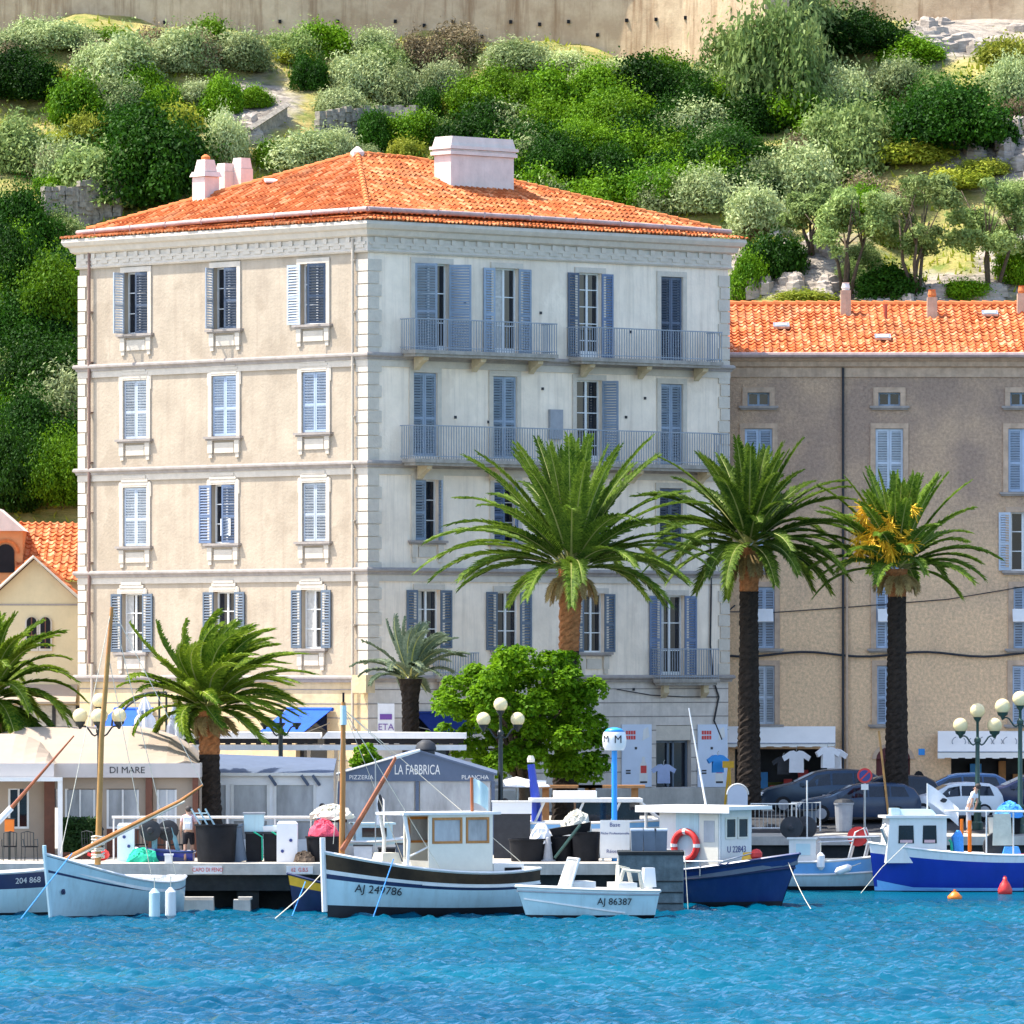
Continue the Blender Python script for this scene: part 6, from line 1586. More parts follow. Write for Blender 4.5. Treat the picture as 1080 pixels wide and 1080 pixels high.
# ------------------------------------------------------------------ cars
def car(name, label, px, Y, L, W, H, paint, rot=0.0, van=False, group=None):
    g = gz(Y) + .01; o = thing(name, label, 'car', (0, 0, 0), group)
    st = [(-.5, .55, .57, .72), (-.485, .60, .70, .84), (-.44, .68, .84, .92), (-.24, .80, 1.02, .98), (-.05, .90, 1.40, 1), (.03, .90, 1.47, 1), (.18, .90, 1.5, 1), (.36, .92, 1.45, 1), (.44, .92, 1.28, .98), (.485, .90, 1.0, .94), (.5, .7, .78, .88)]
    kz = H / 1.5; b = MB(); rings = []
    for (t, zb, zt, wf) in st:
        hw = W / 2 * wf; cab = max(0, zt - 1.02) / .48; tw = hw * (1 - .2 * cab)
        rings.append([b.vert((t * L, s * y_, z * kz)) for s, y_, z in ((-1, hw * .94, .2), (-1, hw, .45), (-1, hw * .985, zb), (-1, tw, zt - .05), (-1, tw * .86, zt), (1, tw * .86, zt), (1, tw, zt - .05), (1, hw * .985, zb), (1, hw, .45), (1, hw * .94, .2))])
    for i in range(len(rings) - 1):
        for k in range(10): b.fi((rings[i][k], rings[i][(k + 1) % 10], rings[i + 1][(k + 1) % 10], rings[i + 1][k]))
    b.fi(rings[0]); b.fi(rings[-1]); bd = b.build('body', paint, o, smooth='auto')
    # glass
    hw = W / 2
    def side_pt(t, f):
        for i in range(len(st) - 1):
            if st[i][0] <= t <= st[i + 1][0]:
                u = (t - st[i][0]) / (st[i + 1][0] - st[i][0]); a = [st[i][k] + u * (st[i + 1][k] - st[i][k]) for k in range(4)]
                h = W / 2 * a[3]; cab = max(0, a[2] - 1.02) / .48; tw = h * (1 - .2 * cab); zb, zt = a[1], a[2] - .05
                return Vector((t * L, h * .985 + (tw - h * .985) * f, (zb + (zt - zb) * f) * kz))
    for s in (-1, 1):
        for (a, c, e, f_) in ((-.17, .06, -.055, .055), (.075, .24, .075, .235), (.255, .40, .25, .36)):
            b = MB(); q = [side_pt(a, .12), side_pt(c, .12), side_pt(f_, .86), side_pt(e, .86)]; q = [Vector((v.x, s * (v.y + .012), v.z)) for v in q]; b.face(q); b.face([v - Vector((0, s * .008, 0)) for v in q]); b.build('side_window', M['pane'], o)
        b = MB(); b.box((-.17 * L, s * (hw + .06), .98 * kz), (.14, .16, .12)); b.build('mirror', paint, o)
        b = MB(); b.box((-.475 * L, s * hw * .62, .66 * kz), (.1, hw * .42, .12), rz=s * .35); b.build('headlight', M['white_plastic'], o)
    def roof_pt(t, w_):
        p = side_pt(t, 1); return Vector((p.x, w_ * p.y * .84, p.z + .05 * kz + .012))
    for (a, c) in ((-.225, -.06), (.375, .47)):
        b = MB(); q = [roof_pt(a, -1), roof_pt(a, 1), roof_pt(c, 1), roof_pt(c, -1)]; b.face(q); b.face([v - Vector((0, 0, .006)) for v in q]); b.build('windscreen' if a < 0 else 'rear_window', M['pane'], o)
    for tx in (-.32, .30):
        for s in (-1, 1):
            b = MB(); b.lathe((tx * L, s * (hw - .1), .31), [(.27, -.1), (.31, -.07), (.31, .07), (.27, .1)], 18, axis='y'); wh = b.build('wheel', M['black'], o, smooth='auto')
            b = MB(); b.lathe((tx * L, s * (hw + .004), .31), [(.20, -.01), (.17, .012)], 14, axis='y'); b.build('rim', M['grey'], wh)
    b = MB(); b.bx(-.5 * L - .01, -.5 * L + .05, -.28, .28, .36, .47); b.build('number_plate', M['white_plastic'], o)
    o.location = (PX(px, Y), Y, g); o.rotation_euler = (0, 0, rot); return o
M['car_blue'] = mat('silver_blue_car', (.03, .055, .095), .25, .05, 2, metal=.4); M['car_dark'] = mat('dark_car', (.012, .02, .038), .22, .1, 2); M['car_low'] = mat('dark_blue_car', (.018, .04, .085), .25, .1, 2); M['car_navy'] = mat('navy_car', (.012, .02, .07), .2, .1, 2); M['car_white'] = mat('white_car', (.6, .64, .68), .3, .03, 2); M['car_blue2'] = mat('blue_car', (.02, .06, .16), .25, .08, 2)
car('parked_car', 'dark blue people carrier facing left beside the black palm trunk', 866, 273.5, 4.6, 1.8, 1.62, M['car_blue'], .05)
car('parked_car', 'black car behind the no-parking sign, facing left', 930, 270.8, 4.2, 1.75, 1.45, M['car_dark'], .06)
car('parked_car', 'blue car showing only its roof behind the white car and flag', 1006, 275.3, 4.2, 1.75, 1.45, M['car_blue2'], 0)
car('parked_car', 'small white car parked behind the blue fishing boat cabin', 1003, 266.8, 3.6, 1.65, 1.36, M['car_white'], .1)
car('parked_car', 'navy car behind the two green lamps at the right edge', 1086, 271.5, 4.4, 1.78, 1.5, M['car_navy'], .08)
car('parked_car', 'dark blue car low on the quay behind the grey bin and red reel', 905, 266.2, 4.4, 1.75, 1.42, M['car_low'], .05)
car('parked_car', 'blue car seen through the pavilion windows left of the pink nets', 262, 253.8, 3.9, 1.7, 1.5, M['car_blue2'], 0)

# ------------------------------------------------------------------ people
def skin_body(name, joints, edges, m, parent, root=0, sub=1):
    me = bpy.data.meshes.new(name); me.from_pydata([j[:3] for j in joints], edges, []); o = bpy.data.objects.new(name, me); col.objects.link(o)
    md = o.modifiers.new('skin', 'SKIN'); md.use_smooth_shade = True
    for i, j in enumerate(joints): me.skin_vertices[0].data[i].radius = (j[3], j[3] * (j[4] if len(j) > 4 else 1)); me.skin_vertices[0].data[i].use_root = (i == root)
    sd_ = o.modifiers.new('sub', 'SUBSURF'); sd_.levels = sub; sd_.render_levels = sub
    dg = bpy.context.evaluated_depsgraph_get(); ev = o.evaluated_get(dg); nm = bpy.data.meshes.new_from_object(ev)
    o.modifiers.clear(); o.data = nm; bpy.data.meshes.remove(me); nm.materials.clear(); nm.materials.append(m); nm.polygons.foreach_set('use_smooth', [True] * len(nm.polygons)); o.parent = parent; return o
def person(label, px, Y, rot, top, bottom, scale=1.0, long_trousers=False, backpack=None, hat=None, bend=0.0):
    o = thing('person', label, 'person', (0, 0, 0)); H = 1.72
    bn = bend
    J = [(0, 0, .93, .145, .75), (0, bn * .12, 1.12, .135, .75), (0, bn * .3, 1.33, .155, .68), (0, bn * .42, 1.44, .07), (0, bn * .5 - .01, 1.52, .06), (0, bn * .56 - .015, 1.60, .095, 1.1), (0, bn * .6 - .005, 1.67, .085, 1.1)]
    E = [(0, 1), (1, 2), (2, 3), (3, 4), (4, 5), (5, 6)]
    for s in (-1, 1):
        k = len(J); J += [(s * .18, bn * .36, 1.40, .062), (s * .245, bn * .36 + .03, 1.13, .047), (s * .26, bn * .36 - .06, .90, .034), (s * .262, bn * .36 - .085, .83, .036, .6)]; E += [(3, k), (k, k + 1), (k + 1, k + 2), (k + 2, k + 3)]
        for fi_, (dx, ln) in enumerate(((-.028, .075), (-.01, .088), (.01, .082), (.027, .062))):
            q = len(J); J += [(s * .262 + 0, bn * .36 - .085 + dx, .80, .010), (s * .262 - s * .012, bn * .36 - .09 + dx, .80 - ln, .008)]; E += [(k + 3, q), (q, q + 1)]
        q = len(J); J += [(s * .245, bn * .36 - .13, .80, .011), (s * .24, bn * .36 - .145, .765, .009)]; E += [(k + 3, q), (q, q + 1)]
        k = len(J); st_ = s * .06; J += [(s * .095, .0, .86, .095), (s * .105, -.02 + st_, .50, .062), (s * .105, .02 + st_ * 1.6, .12, .042), (s * .11, -.03 + st_ * 1.6, .045, .045), (s * .12, -.15 + st_ * 1.6, .035, .038, .7)]; E += [(0, k), (k, k + 1), (k + 1, k + 2), (k + 2, k + 3), (k + 3, k + 4)]
    bd = skin_body('body', J, E, M['skin'], o)
    K = [(0, 0, .95, .165, .8), (0, bn * .12, 1.12, .158, .78), (0, bn * .3, 1.33, .175, .70), (0, bn * .4, 1.43, .09)]; EE = [(0, 1), (1, 2), (2, 3)]
    for s in (-1, 1):
        k = len(K); K += [(s * .185, bn * .36, 1.405, .078), (s * .225, bn * .36 + .015, 1.22, .068)]; EE += [(3, k), (k, k + 1)]
    skin_body('shirt', K, EE, top, o)
    K = [(0, 0, .99, .158, .8), (0, 0, .90, .165, .82)]; EE = [(0, 1)]
    for s in (-1, 1):
        k = len(K); st_ = s * .06
        K += [(s * .10, 0, .82, .108), (s * .107, -.02 + st_, .50, .085)]; EE += [(1, k), (k, k + 1)]
        if long_trousers: K += [(s * .107, .02 + st_ * 1.6, .12, .065)]; EE += [(k + 1, k + 2)]
    skin_body('trousers', K, EE, bottom, o)
    b = MB(); c = Vector((0, bn * .6 + .012, 1.665)); b.ball(c, .112, 14, sq=(.93, 1.05, .95)); b.build('hair', M['hair'] if not hat else hat, o, smooth=True)
    b = MB(); hc = Vector((0, bn * .56 - .015, 1.60))
    for s in (-1, 1): b.ball(hc + Vector((s * .035, -.098, .015)), .014, 8); 
    b.build('eyes', M['ink_black'], bd)
    b = MB(); b.tube([hc + Vector((0, -.095, .02)), hc + Vector((0, -.125, -.015))], [.010, .018], 6); b.box(hc + Vector((0, -.097, -.05)), (.045, .012, .012)); 
    for s in (-1, 1): b.ball(hc + Vector((s * .098, .0, .0)), .026, 8, sq=(.5, .8, 1.2))
    b.build('face', M['skin'], bd)
    if backpack:
        b = MB(); b.box((0, .26, 1.22), (.30, .17, .42), top=.85); b.box((0, .355, 1.14), (.22, .05, .2)); bp_ = b.build('backpack', backpack, o)
        md = bp_.modifiers.new('bevel', 'BEVEL'); md.width = .05; md.segments = 3
    o.location = (PX(px, Y), Y, gz(Y)); o.rotation_euler = (0, 0, rot); o.scale = (scale,) * 3; return o
person('person walking away in a pink shirt and black shorts with a white backpack', 199, 240.3, R(176), M['cloth_pink'], M['cloth_black'], 1.02, backpack=M['cloth_white'])
person('person in white shirt and pale trousers leaning by the green lamp', 1022, 262.95, R(-115), M['cloth_white'], M['cloth_grey'], 1.0, long_trousers=True, bend=.55)

# ------------------------------------------------------------------ goods in front of the shops
def tshirt(label, px, py, Y, w_, m, rot=0.0, group=None):
    """a shirt hanging from a wire hanger"""
    o = thing('hanging_shirt', label, 'shirt', P(px, py, Y), group); p = P(px, py, Y); b = MB(Matrix.Translation(p) @ Matrix.Rotation(rot, 4, 'Z') @ Matrix.Translation(-p)); s = w_
    poly = [(-.28, -.75), (.28, -.75), (.27, -.2), (.46, -.32), (.55, -.14), (.26, .06), (.1, .09), (0, .03), (-.1, .09), (-.26, .06), (-.55, -.14), (-.46, -.32), (-.27, -.2)]
    b.prism([(p.x + x * s, p.z + z * s) for x, z in poly], Y - .07, Y + .07); b.build('cloth', m, o)
    b = MB(); b.tube([(p.x, Y, p.z + .05 * s), (p.x, Y, p.z + .2 * s), (p.x + .05, Y, p.z + .27 * s)], .012, 5); b.build('hanger', M['steel'], o); return o
tshirt('white T-shirt hanging in the souvenir shop front, facing us', 840, 794, 281.8, 1.0, M['cloth_white'])
tshirt('white beach shirt hanging at the right end of the souvenir awning', 873, 790, 281.4, .95, M['cloth_white'], .5)
tshirt('white shirt half hidden behind the one at the awning end', 880, 792, 281.9, .95, M['cloth_white'], -.3)
tshirt('dark shirt with green cap above it in the souvenir shop front', 826, 800, 282.2, .8, M['darkgrey'])
tshirt('pale blue dress hanging in the open shop door of the cream block', 700, 808, 275.2, .85, M['cloth_blue'])
tshirt('bright blue shirt hanging at the building corner beside the black palm trunk', 757, 798, 278.4, .8, M['sign_blue'], .4)
o = thing('postcard_stand', 'yellow display stand beside the black palm trunk', 'stand', (PX(766, 278), 278, 2.4))
b = MB(); b.tube([(PX(764, 278), 278, 2.4), (PX(769, 278), 278, 4.1)], .05, 6); b.tube([(PX(772, 278), 278, 2.4), (PX(769, 278), 278, 4.1)], .05, 6); b.bx(PX(762, 278), PX(774, 278), 277.9, 278.1, 4.0, 4.25); b.build('frame', M['yellow'], o)
o = thing('round_board', 'pale round-topped board standing at the foot of the black palm', 'board', (PX(778, 267), 267, gz(267)))
b = MB(); x = PX(778, 267); zb = gz(267); zc = PZ(838, 267); r = 10.5 * 267 / FPX; b.prism([(x - r, zb), (x + r, zb)] + [(x + r * math.cos(a * PI / 12), zc + r * math.sin(a * PI / 12)) for a in range(13)], 266.95, 267.05); b.build('panel', M['poster'], o)
b = MB(); b.tube([(x + (r + .02) * math.cos(a * PI / 12), 266.97, zc + (r + .02) * math.sin(a * PI / 12)) for a in range(13)], .04, 6); b.build('rim', M['white'], o)
# cafe tables under the tree
def picnic(px, label):
    Y = 256; o = thing('cafe_table', label, 'table', (PX(px, Y), Y, gz(Y))); x = PX(px, Y); g = gz(Y); zt = PZ(828, Y)
    b = MB(); b.bx(x - 1.15, x + 1.15, Y - .5, Y + .5, zt - .1, zt); b.build('top', M['wood'], o)
    for s in (-.8, .8):
        b = MB(); b.bx(x + s - .12, x + s + .12, Y - .1, Y + .1, g, zt - .102); b.build('leg', M['wood'], o)
picnic(600, 'orange timber stand under the round tree, left of two'); picnic(645, 'orange timber stand by the globe sign post, right of two')
o = thing('sun_umbrella', 'low pale umbrella open under the left side of the round tree', 'umbrella', (PX(545, 254), 254, gz(254)))
b = MB(); b.lathe((PX(545, 254), 254, PZ(826, 254)), [(1.15, -.12), (1.1, -.06), (.1, .2), (.02, .22)], 8); b.build('canopy', M['white_canvas'], o)
b = MB(); b.tube([(PX(545, 254), 254, gz(254)), (PX(545, 254), 254, PZ(822, 254))], .03, 6); b.build('pole', M['steel'], o)
# ------------------------------------------------------------------ boats
class Hull:
    """x: stern to bow, z = 0 at the water; sheer heights at bow, middle and stern"""
    def __init__(s, L, Bm, fbow, fmid, fst, transom=.75, rake=.5, flare=.55, full=.72, draft=.3, stern_rake=0.0):
        s.L, s.B, s.fb, s.fm, s.fs, s.tr, s.rk, s.fl, s.full, s.dr, s.sr = L, Bm, fbow, fmid, fst, transom, rake, flare, full, draft, stern_rake
    def sheer(s, t):
        a = s.fs; c = s.fm; e = s.fb
        return a * (1 - t) * (1 - 2 * t) + 4 * c * t * (1 - t) + e * t * (2 * t - 1)
    def hb(s, t):
        m = .42
        if t > m: u = (t - m) / (1 - m); return s.B / 2 * max(.0, (1 - u ** 2.3)) ** .85
        u = (m - t) / m; return s.B / 2 * (1 - (1 - s.tr) * u ** 2)
    def pt(s, t, r, side):
        """r: 0 at the water .. 1 at the sheer, below zero under water"""
        hb = s.hb(t); z = s.sheer(t) * r if r >= 0 else s.dr * r
        fl = s.full - s.fl * t ** 3
        w_ = hb * (fl + (1 - fl) * max(0, r) ** .8) if r >= 0 else hb * fl * (1 + .75 * r)
        x = -s.L / 2 + s.L * t + s.rk * max(-.4, r) * t ** 5 - s.sr * max(0, r) * (1 - t) ** 6
        return Vector((x, side * max(w_, .02), z))
    def build(s, parent, rows, mats, deck_drop=.35, deck_m=None, n=22, gun=None, gun_r=.05, deck_name='deck'):
        ts = [i / n for i in range(n + 1)]; ts = [t ** .9 if t > .5 else t for t in ts]
        b = MB()
        for side in (-1, 1):
            idx = [[b.vert(s.pt(t, r, side)) for r in rows] for t in ts]
            for i in range(n):
                for j in range(len(rows) - 1): b.fi((idx[i][j], idx[i + 1][j], idx[i + 1][j + 1], idx[i][j + 1]), mats[j][1])
        for j in range(len(rows) - 1):
            b.face([s.pt(0, rows[j], -1), s.pt(0, rows[j], 1), s.pt(0, rows[j + 1], 1), s.pt(0, rows[j + 1], -1)], mats[j][1])
        ml = []
        for m_, k in mats:
            while len(ml) <= k: ml.append(None)
            ml[k] = m_
        h = b.build('hull', ml, parent, smooth='auto')
        # inside of the bulwark and deck
        b = MB(); inn = lambda t, side, dz: (lambda p: Vector((p.x - (.06 if t > .9 else 0) + (.05 if t < .05 else 0), side * max(.0, abs(p.y) - .07), p.z - dz)))(s.pt(t, 1, side))
        for i in range(n):
            for side in (-1, 1): b.face([inn(ts[i], side, 0), inn(ts[i + 1], side, 0), inn(ts[i + 1], side, deck_drop), inn(ts[i], side, deck_drop)])
            b.face([inn(ts[i], -1, deck_drop), inn(ts[i + 1], -1, deck_drop), inn(ts[i + 1], 1, deck_drop), inn(ts[i], 1, deck_drop)])
        b.face([inn(0, -1, 0), inn(0, 1, 0), inn(0, 1, deck_drop), inn(0, -1, deck_drop)])
        b.build(deck_name, deck_m or M['white'], parent)
        b = MB()
        for side in (-1, 1): b.tube([s.pt(t, 1, side) + Vector((0, -side * .03, .01)) for t in ts], gun_r, 6, flat=1.5)
        p, q = s.pt(0, 1, -1), s.pt(0, 1, 1); b.tube([p, q], gun_r, 6)
        b.build('gunwale', gun or M['white'], parent, smooth='auto')
        return h
    def strake(s, parent, r, rad, m, t0=0, t1=1, sides=(-1, 1), name='rubbing_strake'):
        b = MB()
        for side in sides: b.tube([s.pt(t0 + (t1 - t0) * i / 20, r, side) for i in range(21)], rad, 5)
        b.build(name, m, parent)
    def text(s, b, string, t, r, side, size, sx=1.0):
        p = s.pt(t, r, side); dx = (s.pt(t + .03, r, side) - s.pt(t - .03, r, side)).normalized(); up = (s.pt(t, r + .1, side) - s.pt(t, r - .1, side)).normalized()
        xd = dx * (1 if side < 0 else -1); nrm = xd.cross(up).normalized(); up = nrm.cross(xd)
        Mx = Matrix(((xd.x, up.x, nrm.x, p.x + nrm.x * .025), (xd.y, up.y, nrm.y, p.y + nrm.y * .025), (xd.z, up.z, nrm.z, p.z + nrm.z * .025), (0, 0, 0, 1)))
        b.text(string, size, Mx, sx=sx)
def place(o, px, Y, rot, z=0.0, roll=0.0):
    o.location = (PX(px, Y), Y, z); o.rotation_euler = (roll, 0, rot); return o
def wpos(o, p):
    return Matrix.Translation(o.location) @ o.rotation_euler.to_matrix().to_4x4() @ Vector(p)
def rope(label, pts, r, m, sag=.0, group=None):
    b = MB(); P0 = [Vector(p) for p in pts]; path = []
    for i in range(len(P0) - 1):
        for k in range(6):
            t = k / 6; q = P0[i].lerp(P0[i + 1], t); q.z -= sag * 4 * t * (1 - t); path.append(q)
    path.append(P0[-1]); b.tube(path, r * .62, 5); o = b.build('mooring_rope', m); recenter(o); tag(o, label, 'rope', group); return o
def fender(label, p, h, r, m, tilt=0, rz=0.0):
    o = thing('fender', label, 'fender', (0, 0, 0)); b = MB(); b.lathe((0, 0, 0), [(r * .3, -h / 2), (r, -h / 2 + r * .8), (r, h / 2 - r * .8), (r * .3, h / 2)], 12); b.build('body', m, o, smooth='auto')
    b = MB(); b.tube([(0, 0, h / 2 - .02), (0, 0, h / 2 + .35)], .015, 5); b.build('lanyard', M['rope_white'], o); o.location = p; o.rotation_euler = (0, tilt, rz); return o
HD = M['hull_dark']; 
# 1 -- moored hull at the left edge
o = thing('moored_boat', 'pale boat hull with navy top band and white numbers cut by the left edge', 'boat'); h = Hull(4.6, 1.9, 1.45, 1.3, 1.35, .85, .25, .3, .8)
h.build(o, [-1, .06, .62, .97, 1], [(HD, 0), (M['hull_pale'], 1), (M['stripe_navy'], 2), (M['white'], 3)]); b = MB(); h.text(b, '204 868', .82, .80, -1, .26); b.build('lettering', M['white'], o)
b = MB(); b.bx(-1.5, 1.2, -.5, .5, .9, 1.32); b.build('engine_box', M['white'], o); place(o, -22, 233.6, R(2))
b = MB(); b.tube([P(-24, 890, 233.4), P(-2, 868, 233.4), P(78, 776, 233.4)], [.08, .075, .025], 8); s_ = b.build('lateen_yard', M['varnish_dark'], None); recenter(s_); tag(s_, 'reddish lateen yard slanting up in front of the beige tent at the left', 'spar')
b = MB(); b.tube([P(-4, 869, 233.4), P(12, 852, 233.4)], .10, 8); o2 = b.build('sail_wrap', M['cloth_white'], None); recenter(o2); tag(o2, 'white cloth bundle wrapped round the reddish yard at the left', 'cloth')
# 2 -- white double-ender with golden mast
o = thing('sailing_boat', 'white open sailing boat with navy lines and golden mast, bow towards us', 'boat'); h = Hull(6.7, 2.4, 2.0, 1.12, 1.15, .25, .25, .5, .66)
h.build(o, [-1, .03, .72, .76, .97, 1], [(HD, 0), (M['hull_pale'], 1), (M['stripe_navy'], 2), (M['hull_pale'], 3), (M['stripe_navy'], 4)], deck_drop=.3)
b = MB(); b.tube([h.pt(1, -.3, 1) * 1 - Vector((0, h.pt(1, -.3, 1).y, 0)), Vector((h.pt(1, 1, 1).x, 0, 2.05)), Vector((h.pt(1, 1, 1).x + .02, 0, 2.27))], .07, 6); b.build('stem_post', M['hull_pale'], o)
for s in (-1, 1):
    b = MB(); q = h.pt(.93, .45, s); b.lathe(q, [(.09, -.02), (.09, .02)], 12, axis='y'); b.lathe(q + Vector((0, s * .02, 0)), [(.05, -.02), (.05, .02)], 12, axis='y'); b.build('hawse_ring', M['stripe_navy'], o)
b = MB(); b.bx(-1.8, .8, -.6, .6, .98, 1.16); b.bx(-.3, .1, -.9, .9, 1.17, 1.24); b.bx(-1.6, -1.3, -.85, .85, 1.17, 1.24); b.build('thwarts', M['white_plastic'], o)
b = MB()
for k in range(5): q = h.pt(.22 + .03 * k, .66, -1); b.box(q + Vector((0, -.01, 0)), (.1, .03, .06))
b.build('scuppers', M['white'], o)
place(o, 121, 233.0, R(236))
Ym = 231.6
m1 = [P(103, 912, Ym), P(107, 780, Ym), P(114, 690, Ym), P(118, 640, Ym)]
b = MB(); b.tube(m1[:3], [.10, .088, .076], 10); ms = b.build('mast', M['spar'], o, smooth='auto')
b = MB(); b.tube(m1[2:], [.074, .058], 10); b.build('upper_mast', M['varnish'], ms, smooth='auto')
for q in (ms, ms.children[0]):
    q.data.transform(Matrix.Identity(4))
bpy.context.view_layer.update()
inv = o.matrix_world.inverted()
ms.data.transform(inv); ms.children[0].data.transform(inv)
b = MB(); b.tube([P(64, 908, 231.2), P(120, 880, 231.0), P(190, 845, 230.8), P(214, 828, 230.8)], [.05, .075, .06, .03], 8); q = b.build('boom', M['varnish'], o, smooth='auto'); q.data.transform(inv)
b = MB(); b.tube([P(66, 911, 231.15), P(195, 845, 230.75)], .035, 6); q = b.build('spare_spar', M['rope_white'], o); q.data.transform(inv)
b = MB(); rnd = random.Random(4)
for k in range(8): b.tube([m1[0] + Vector((math.cos(a * .9) * .2, math.sin(a * .9) * .2, .25 + k * .09 + rnd.uniform(-.04, .04))) for a in range(8)], .03, 5)
q = b.build('rope_coil', M['tarp'], o); q.data.transform(inv)
for pts in ((m1[3], P(64, 900, 230.6)), (m1[3], P(186, 925, 233.5)), (m1[2], P(160, 925, 232.4)), (m1[3], P(214, 828, 230.8))):
    b = MB(); b.tube(pts, .012, 4); q = b.build('rigging', M['rope_white'], o); q.data.transform(inv)
rope('blue mooring rope from the sailing boat bow to the water at the left', [P(76, 900, 230.2), P(52, 930, 229), P(22, 969, 227.5)], .028, M['rope_blue'])
fender('pale green fender on the quarter of the sailing boat, left one', P(163, 954, 229.9), 1.0, .17, M['hull_pale'])
fender('white fender on the quarter of the sailing boat, right one', P(180, 953, 230.6), 1.0, .17, M['hull_white'])
# 3 -- pointu AJ 249786
o = thing('fishing_boat', 'white wooden fishing boat AJ 249786 with brown sheer band and cream wheelhouse', 'boat'); h = Hull(7.4, 2.5, 2.05, 1.42, 1.45, .35, .15, .5, .70)
h.build(o, [-1, .2, .60, .675, .74, .97, 1], [(HD, 0), (M['hull_pale'], 1), (M['stripe_navy'], 2), (M['white'], 3), (M['stripe_brown'], 4), (M['white'], 5)], deck_drop=.2, deck_m=M['tarp'])
h.strake(o, .68, .035, M['white'], 0, .62)
b = MB(); h.text(b, 'AJ 249786', .80, .50, 1, .36); h.text(b, '241', .955, .52, -1, .26); b.build('lettering', M['ink_black'], o)
b = MB(); q = h.pt(1, 1, 1); b.tube([(q.x - .05, 0, .2), (q.x + .02, 0, 2.0), (q.x + .03, 0, 2.5)], .09, 6); b.build('stem_post', M['white'], o)
# wheelhouse: windowed sides, open front, roof slab
b = MB(); x0, x1, hw, z0, zw, z1 = -1.75, .55, .78, 1.1, 2.28, 3.18
for s in (-1, 1):
    b.bx(x0, x1, s * hw - .03, s * hw + .03, z0, zw)
    for a, c in ((x0, x0 + .12), (-.78, -.66), (x1 - .12, x1)): b.bx(a, c, s * hw - .03, s * hw + .03, zw, z1)
    b.bx(x0, x1, s * hw - .031, s * hw + .031, z1 - .08, z1)
b.bx(x0 - .001, x0 + .05, -hw + .031, hw - .031, z0, zw); b.bx(x1 - .05, x1 + .001, -hw + .031, hw - .031, z0, 1.75); b.build('wheelhouse', M['cabin_cream'], o)
b = MB(); b.bx(x0 - .25, x1 + .95, -hw - .12, hw + .12, z1, z1 + .08); b.build('roof', M['white'], o)
for s in (-1, 1):
    b = MB(); b.tube([(x1 + .85, s * hw, z1), (x1 + .7, s * hw, 2.4), (x1 + .75, s * hw, 1.55)], .06, 6); b.build('roof_support', M['white'], o)
for s in (-1, 1):
    for a, c in ((x0 + .13, -.79), (-.65, x1 - .13)):
        f = MB(); y0, y1 = s * hw - .045, s * hw + .045
        f.bx(a, c, y0, y1, zw + .002, zw + .08); f.bx(a, c, y0, y1, z1 - .16, z1 - .082); f.bx(a, a + .07, y0, y1, zw + .08, z1 - .16); f.bx(c - .07, c, y0, y1, zw + .08, z1 - .16); fr = f.build('window', M['varnish'], o)
        f = MB(); f.bx(a + .07, c - .07, s * hw - .01, s * hw + .01, zw + .08, z1 - .16); f.build('pane', M['screen'], fr)
f = MB(); f.bx(x0 - .02, x0 + .05, -.5, .5, zw, z1 - .1); f.build('door', M['varnish_dark'], o)
b = MB(); b.bx(-3.0, -1.9, -.6, .6, 1.15, 1.62); b.build('aft_hatch', M['white'], o)
b = MB(); b.bx(-2.9, -2.3, .601, .63, 1.25, 1.5); b.build('hatch_opening', M['black'], o)
b = MB(); b.tube([(3.2, 0, 1.4), (3.16, 0, 4.2), (3.14, 0, 6.7)], [.10, .09, .07], 10); mt = b.build('mast', M['varnish'], o, smooth='auto')
b = MB(); b.tube([(3.14, 0, 6.0), (3.14, 0, 6.6)], [.11, .10], 8); b.build('mast_band', M['hull_pale'], mt); b = MB(); b.tube([(3.14, 0, 6.6), (3.14, 0, 7.0)], .035, 6); b.build('mast_tip', M['black'], mt)
for e in ((3.5, 0, 2.3), (.3, 1.1, 1.5), (.3, -1.1, 1.5), (-3.3, 0, 1.6), (1.5, .4, 4.98)):
    b = MB(); b.tube([(3.14, 0, 6.5), e], .012, 4); b.build('rigging', M['rope_white'], mt)
b = MB(); b.tube([(3.25, .1, 2.1), (1.9, .35, 4.3), (1.5, .4, 4.98)], [.09, .08, .05], 8); bo = b.build('boom', M['varnish_dark'], o); b = MB(); b.tube([(1.5, .4, 4.98), (.7, .5, 5.2)], [.06, .045], 8); b.build('boom_tip', M['white'], bo)
b = MB(); b.tube([(-1.3, .3, z1 + .08), (-1.28, .3, z1 + 1.15)], .05, 6); b.build('flag_staff', M['varnish_dark'], o)
b = MB(); b.tube([(2.9, .25, 1.6), (2.5, .3, 1.75), (2.3, -.1, 1.65), (2.7, -.3, 1.75), (3.0, 0, 1.7)], .07, 6); b.tube([(2.4, .2, 1.7), (2.8, .1, 1.8)], .09, 6); b.build('rope_coil', M['rope_white'], o)
b = MB(); b.box((1.5, -.2, 1.75), (.8, .8, .5), top=.7); b.build('net_pile', M['tarp'], o)
b = MB(); b.tube([(1.3, .7, 1.85), (.7, .7, 2.1), (.5, .72, 2.2)], .03, 6); b.build('handrail', M['white'], o)
place(o, 455, 232.4, R(210))
bpy.context.view_layer.update()
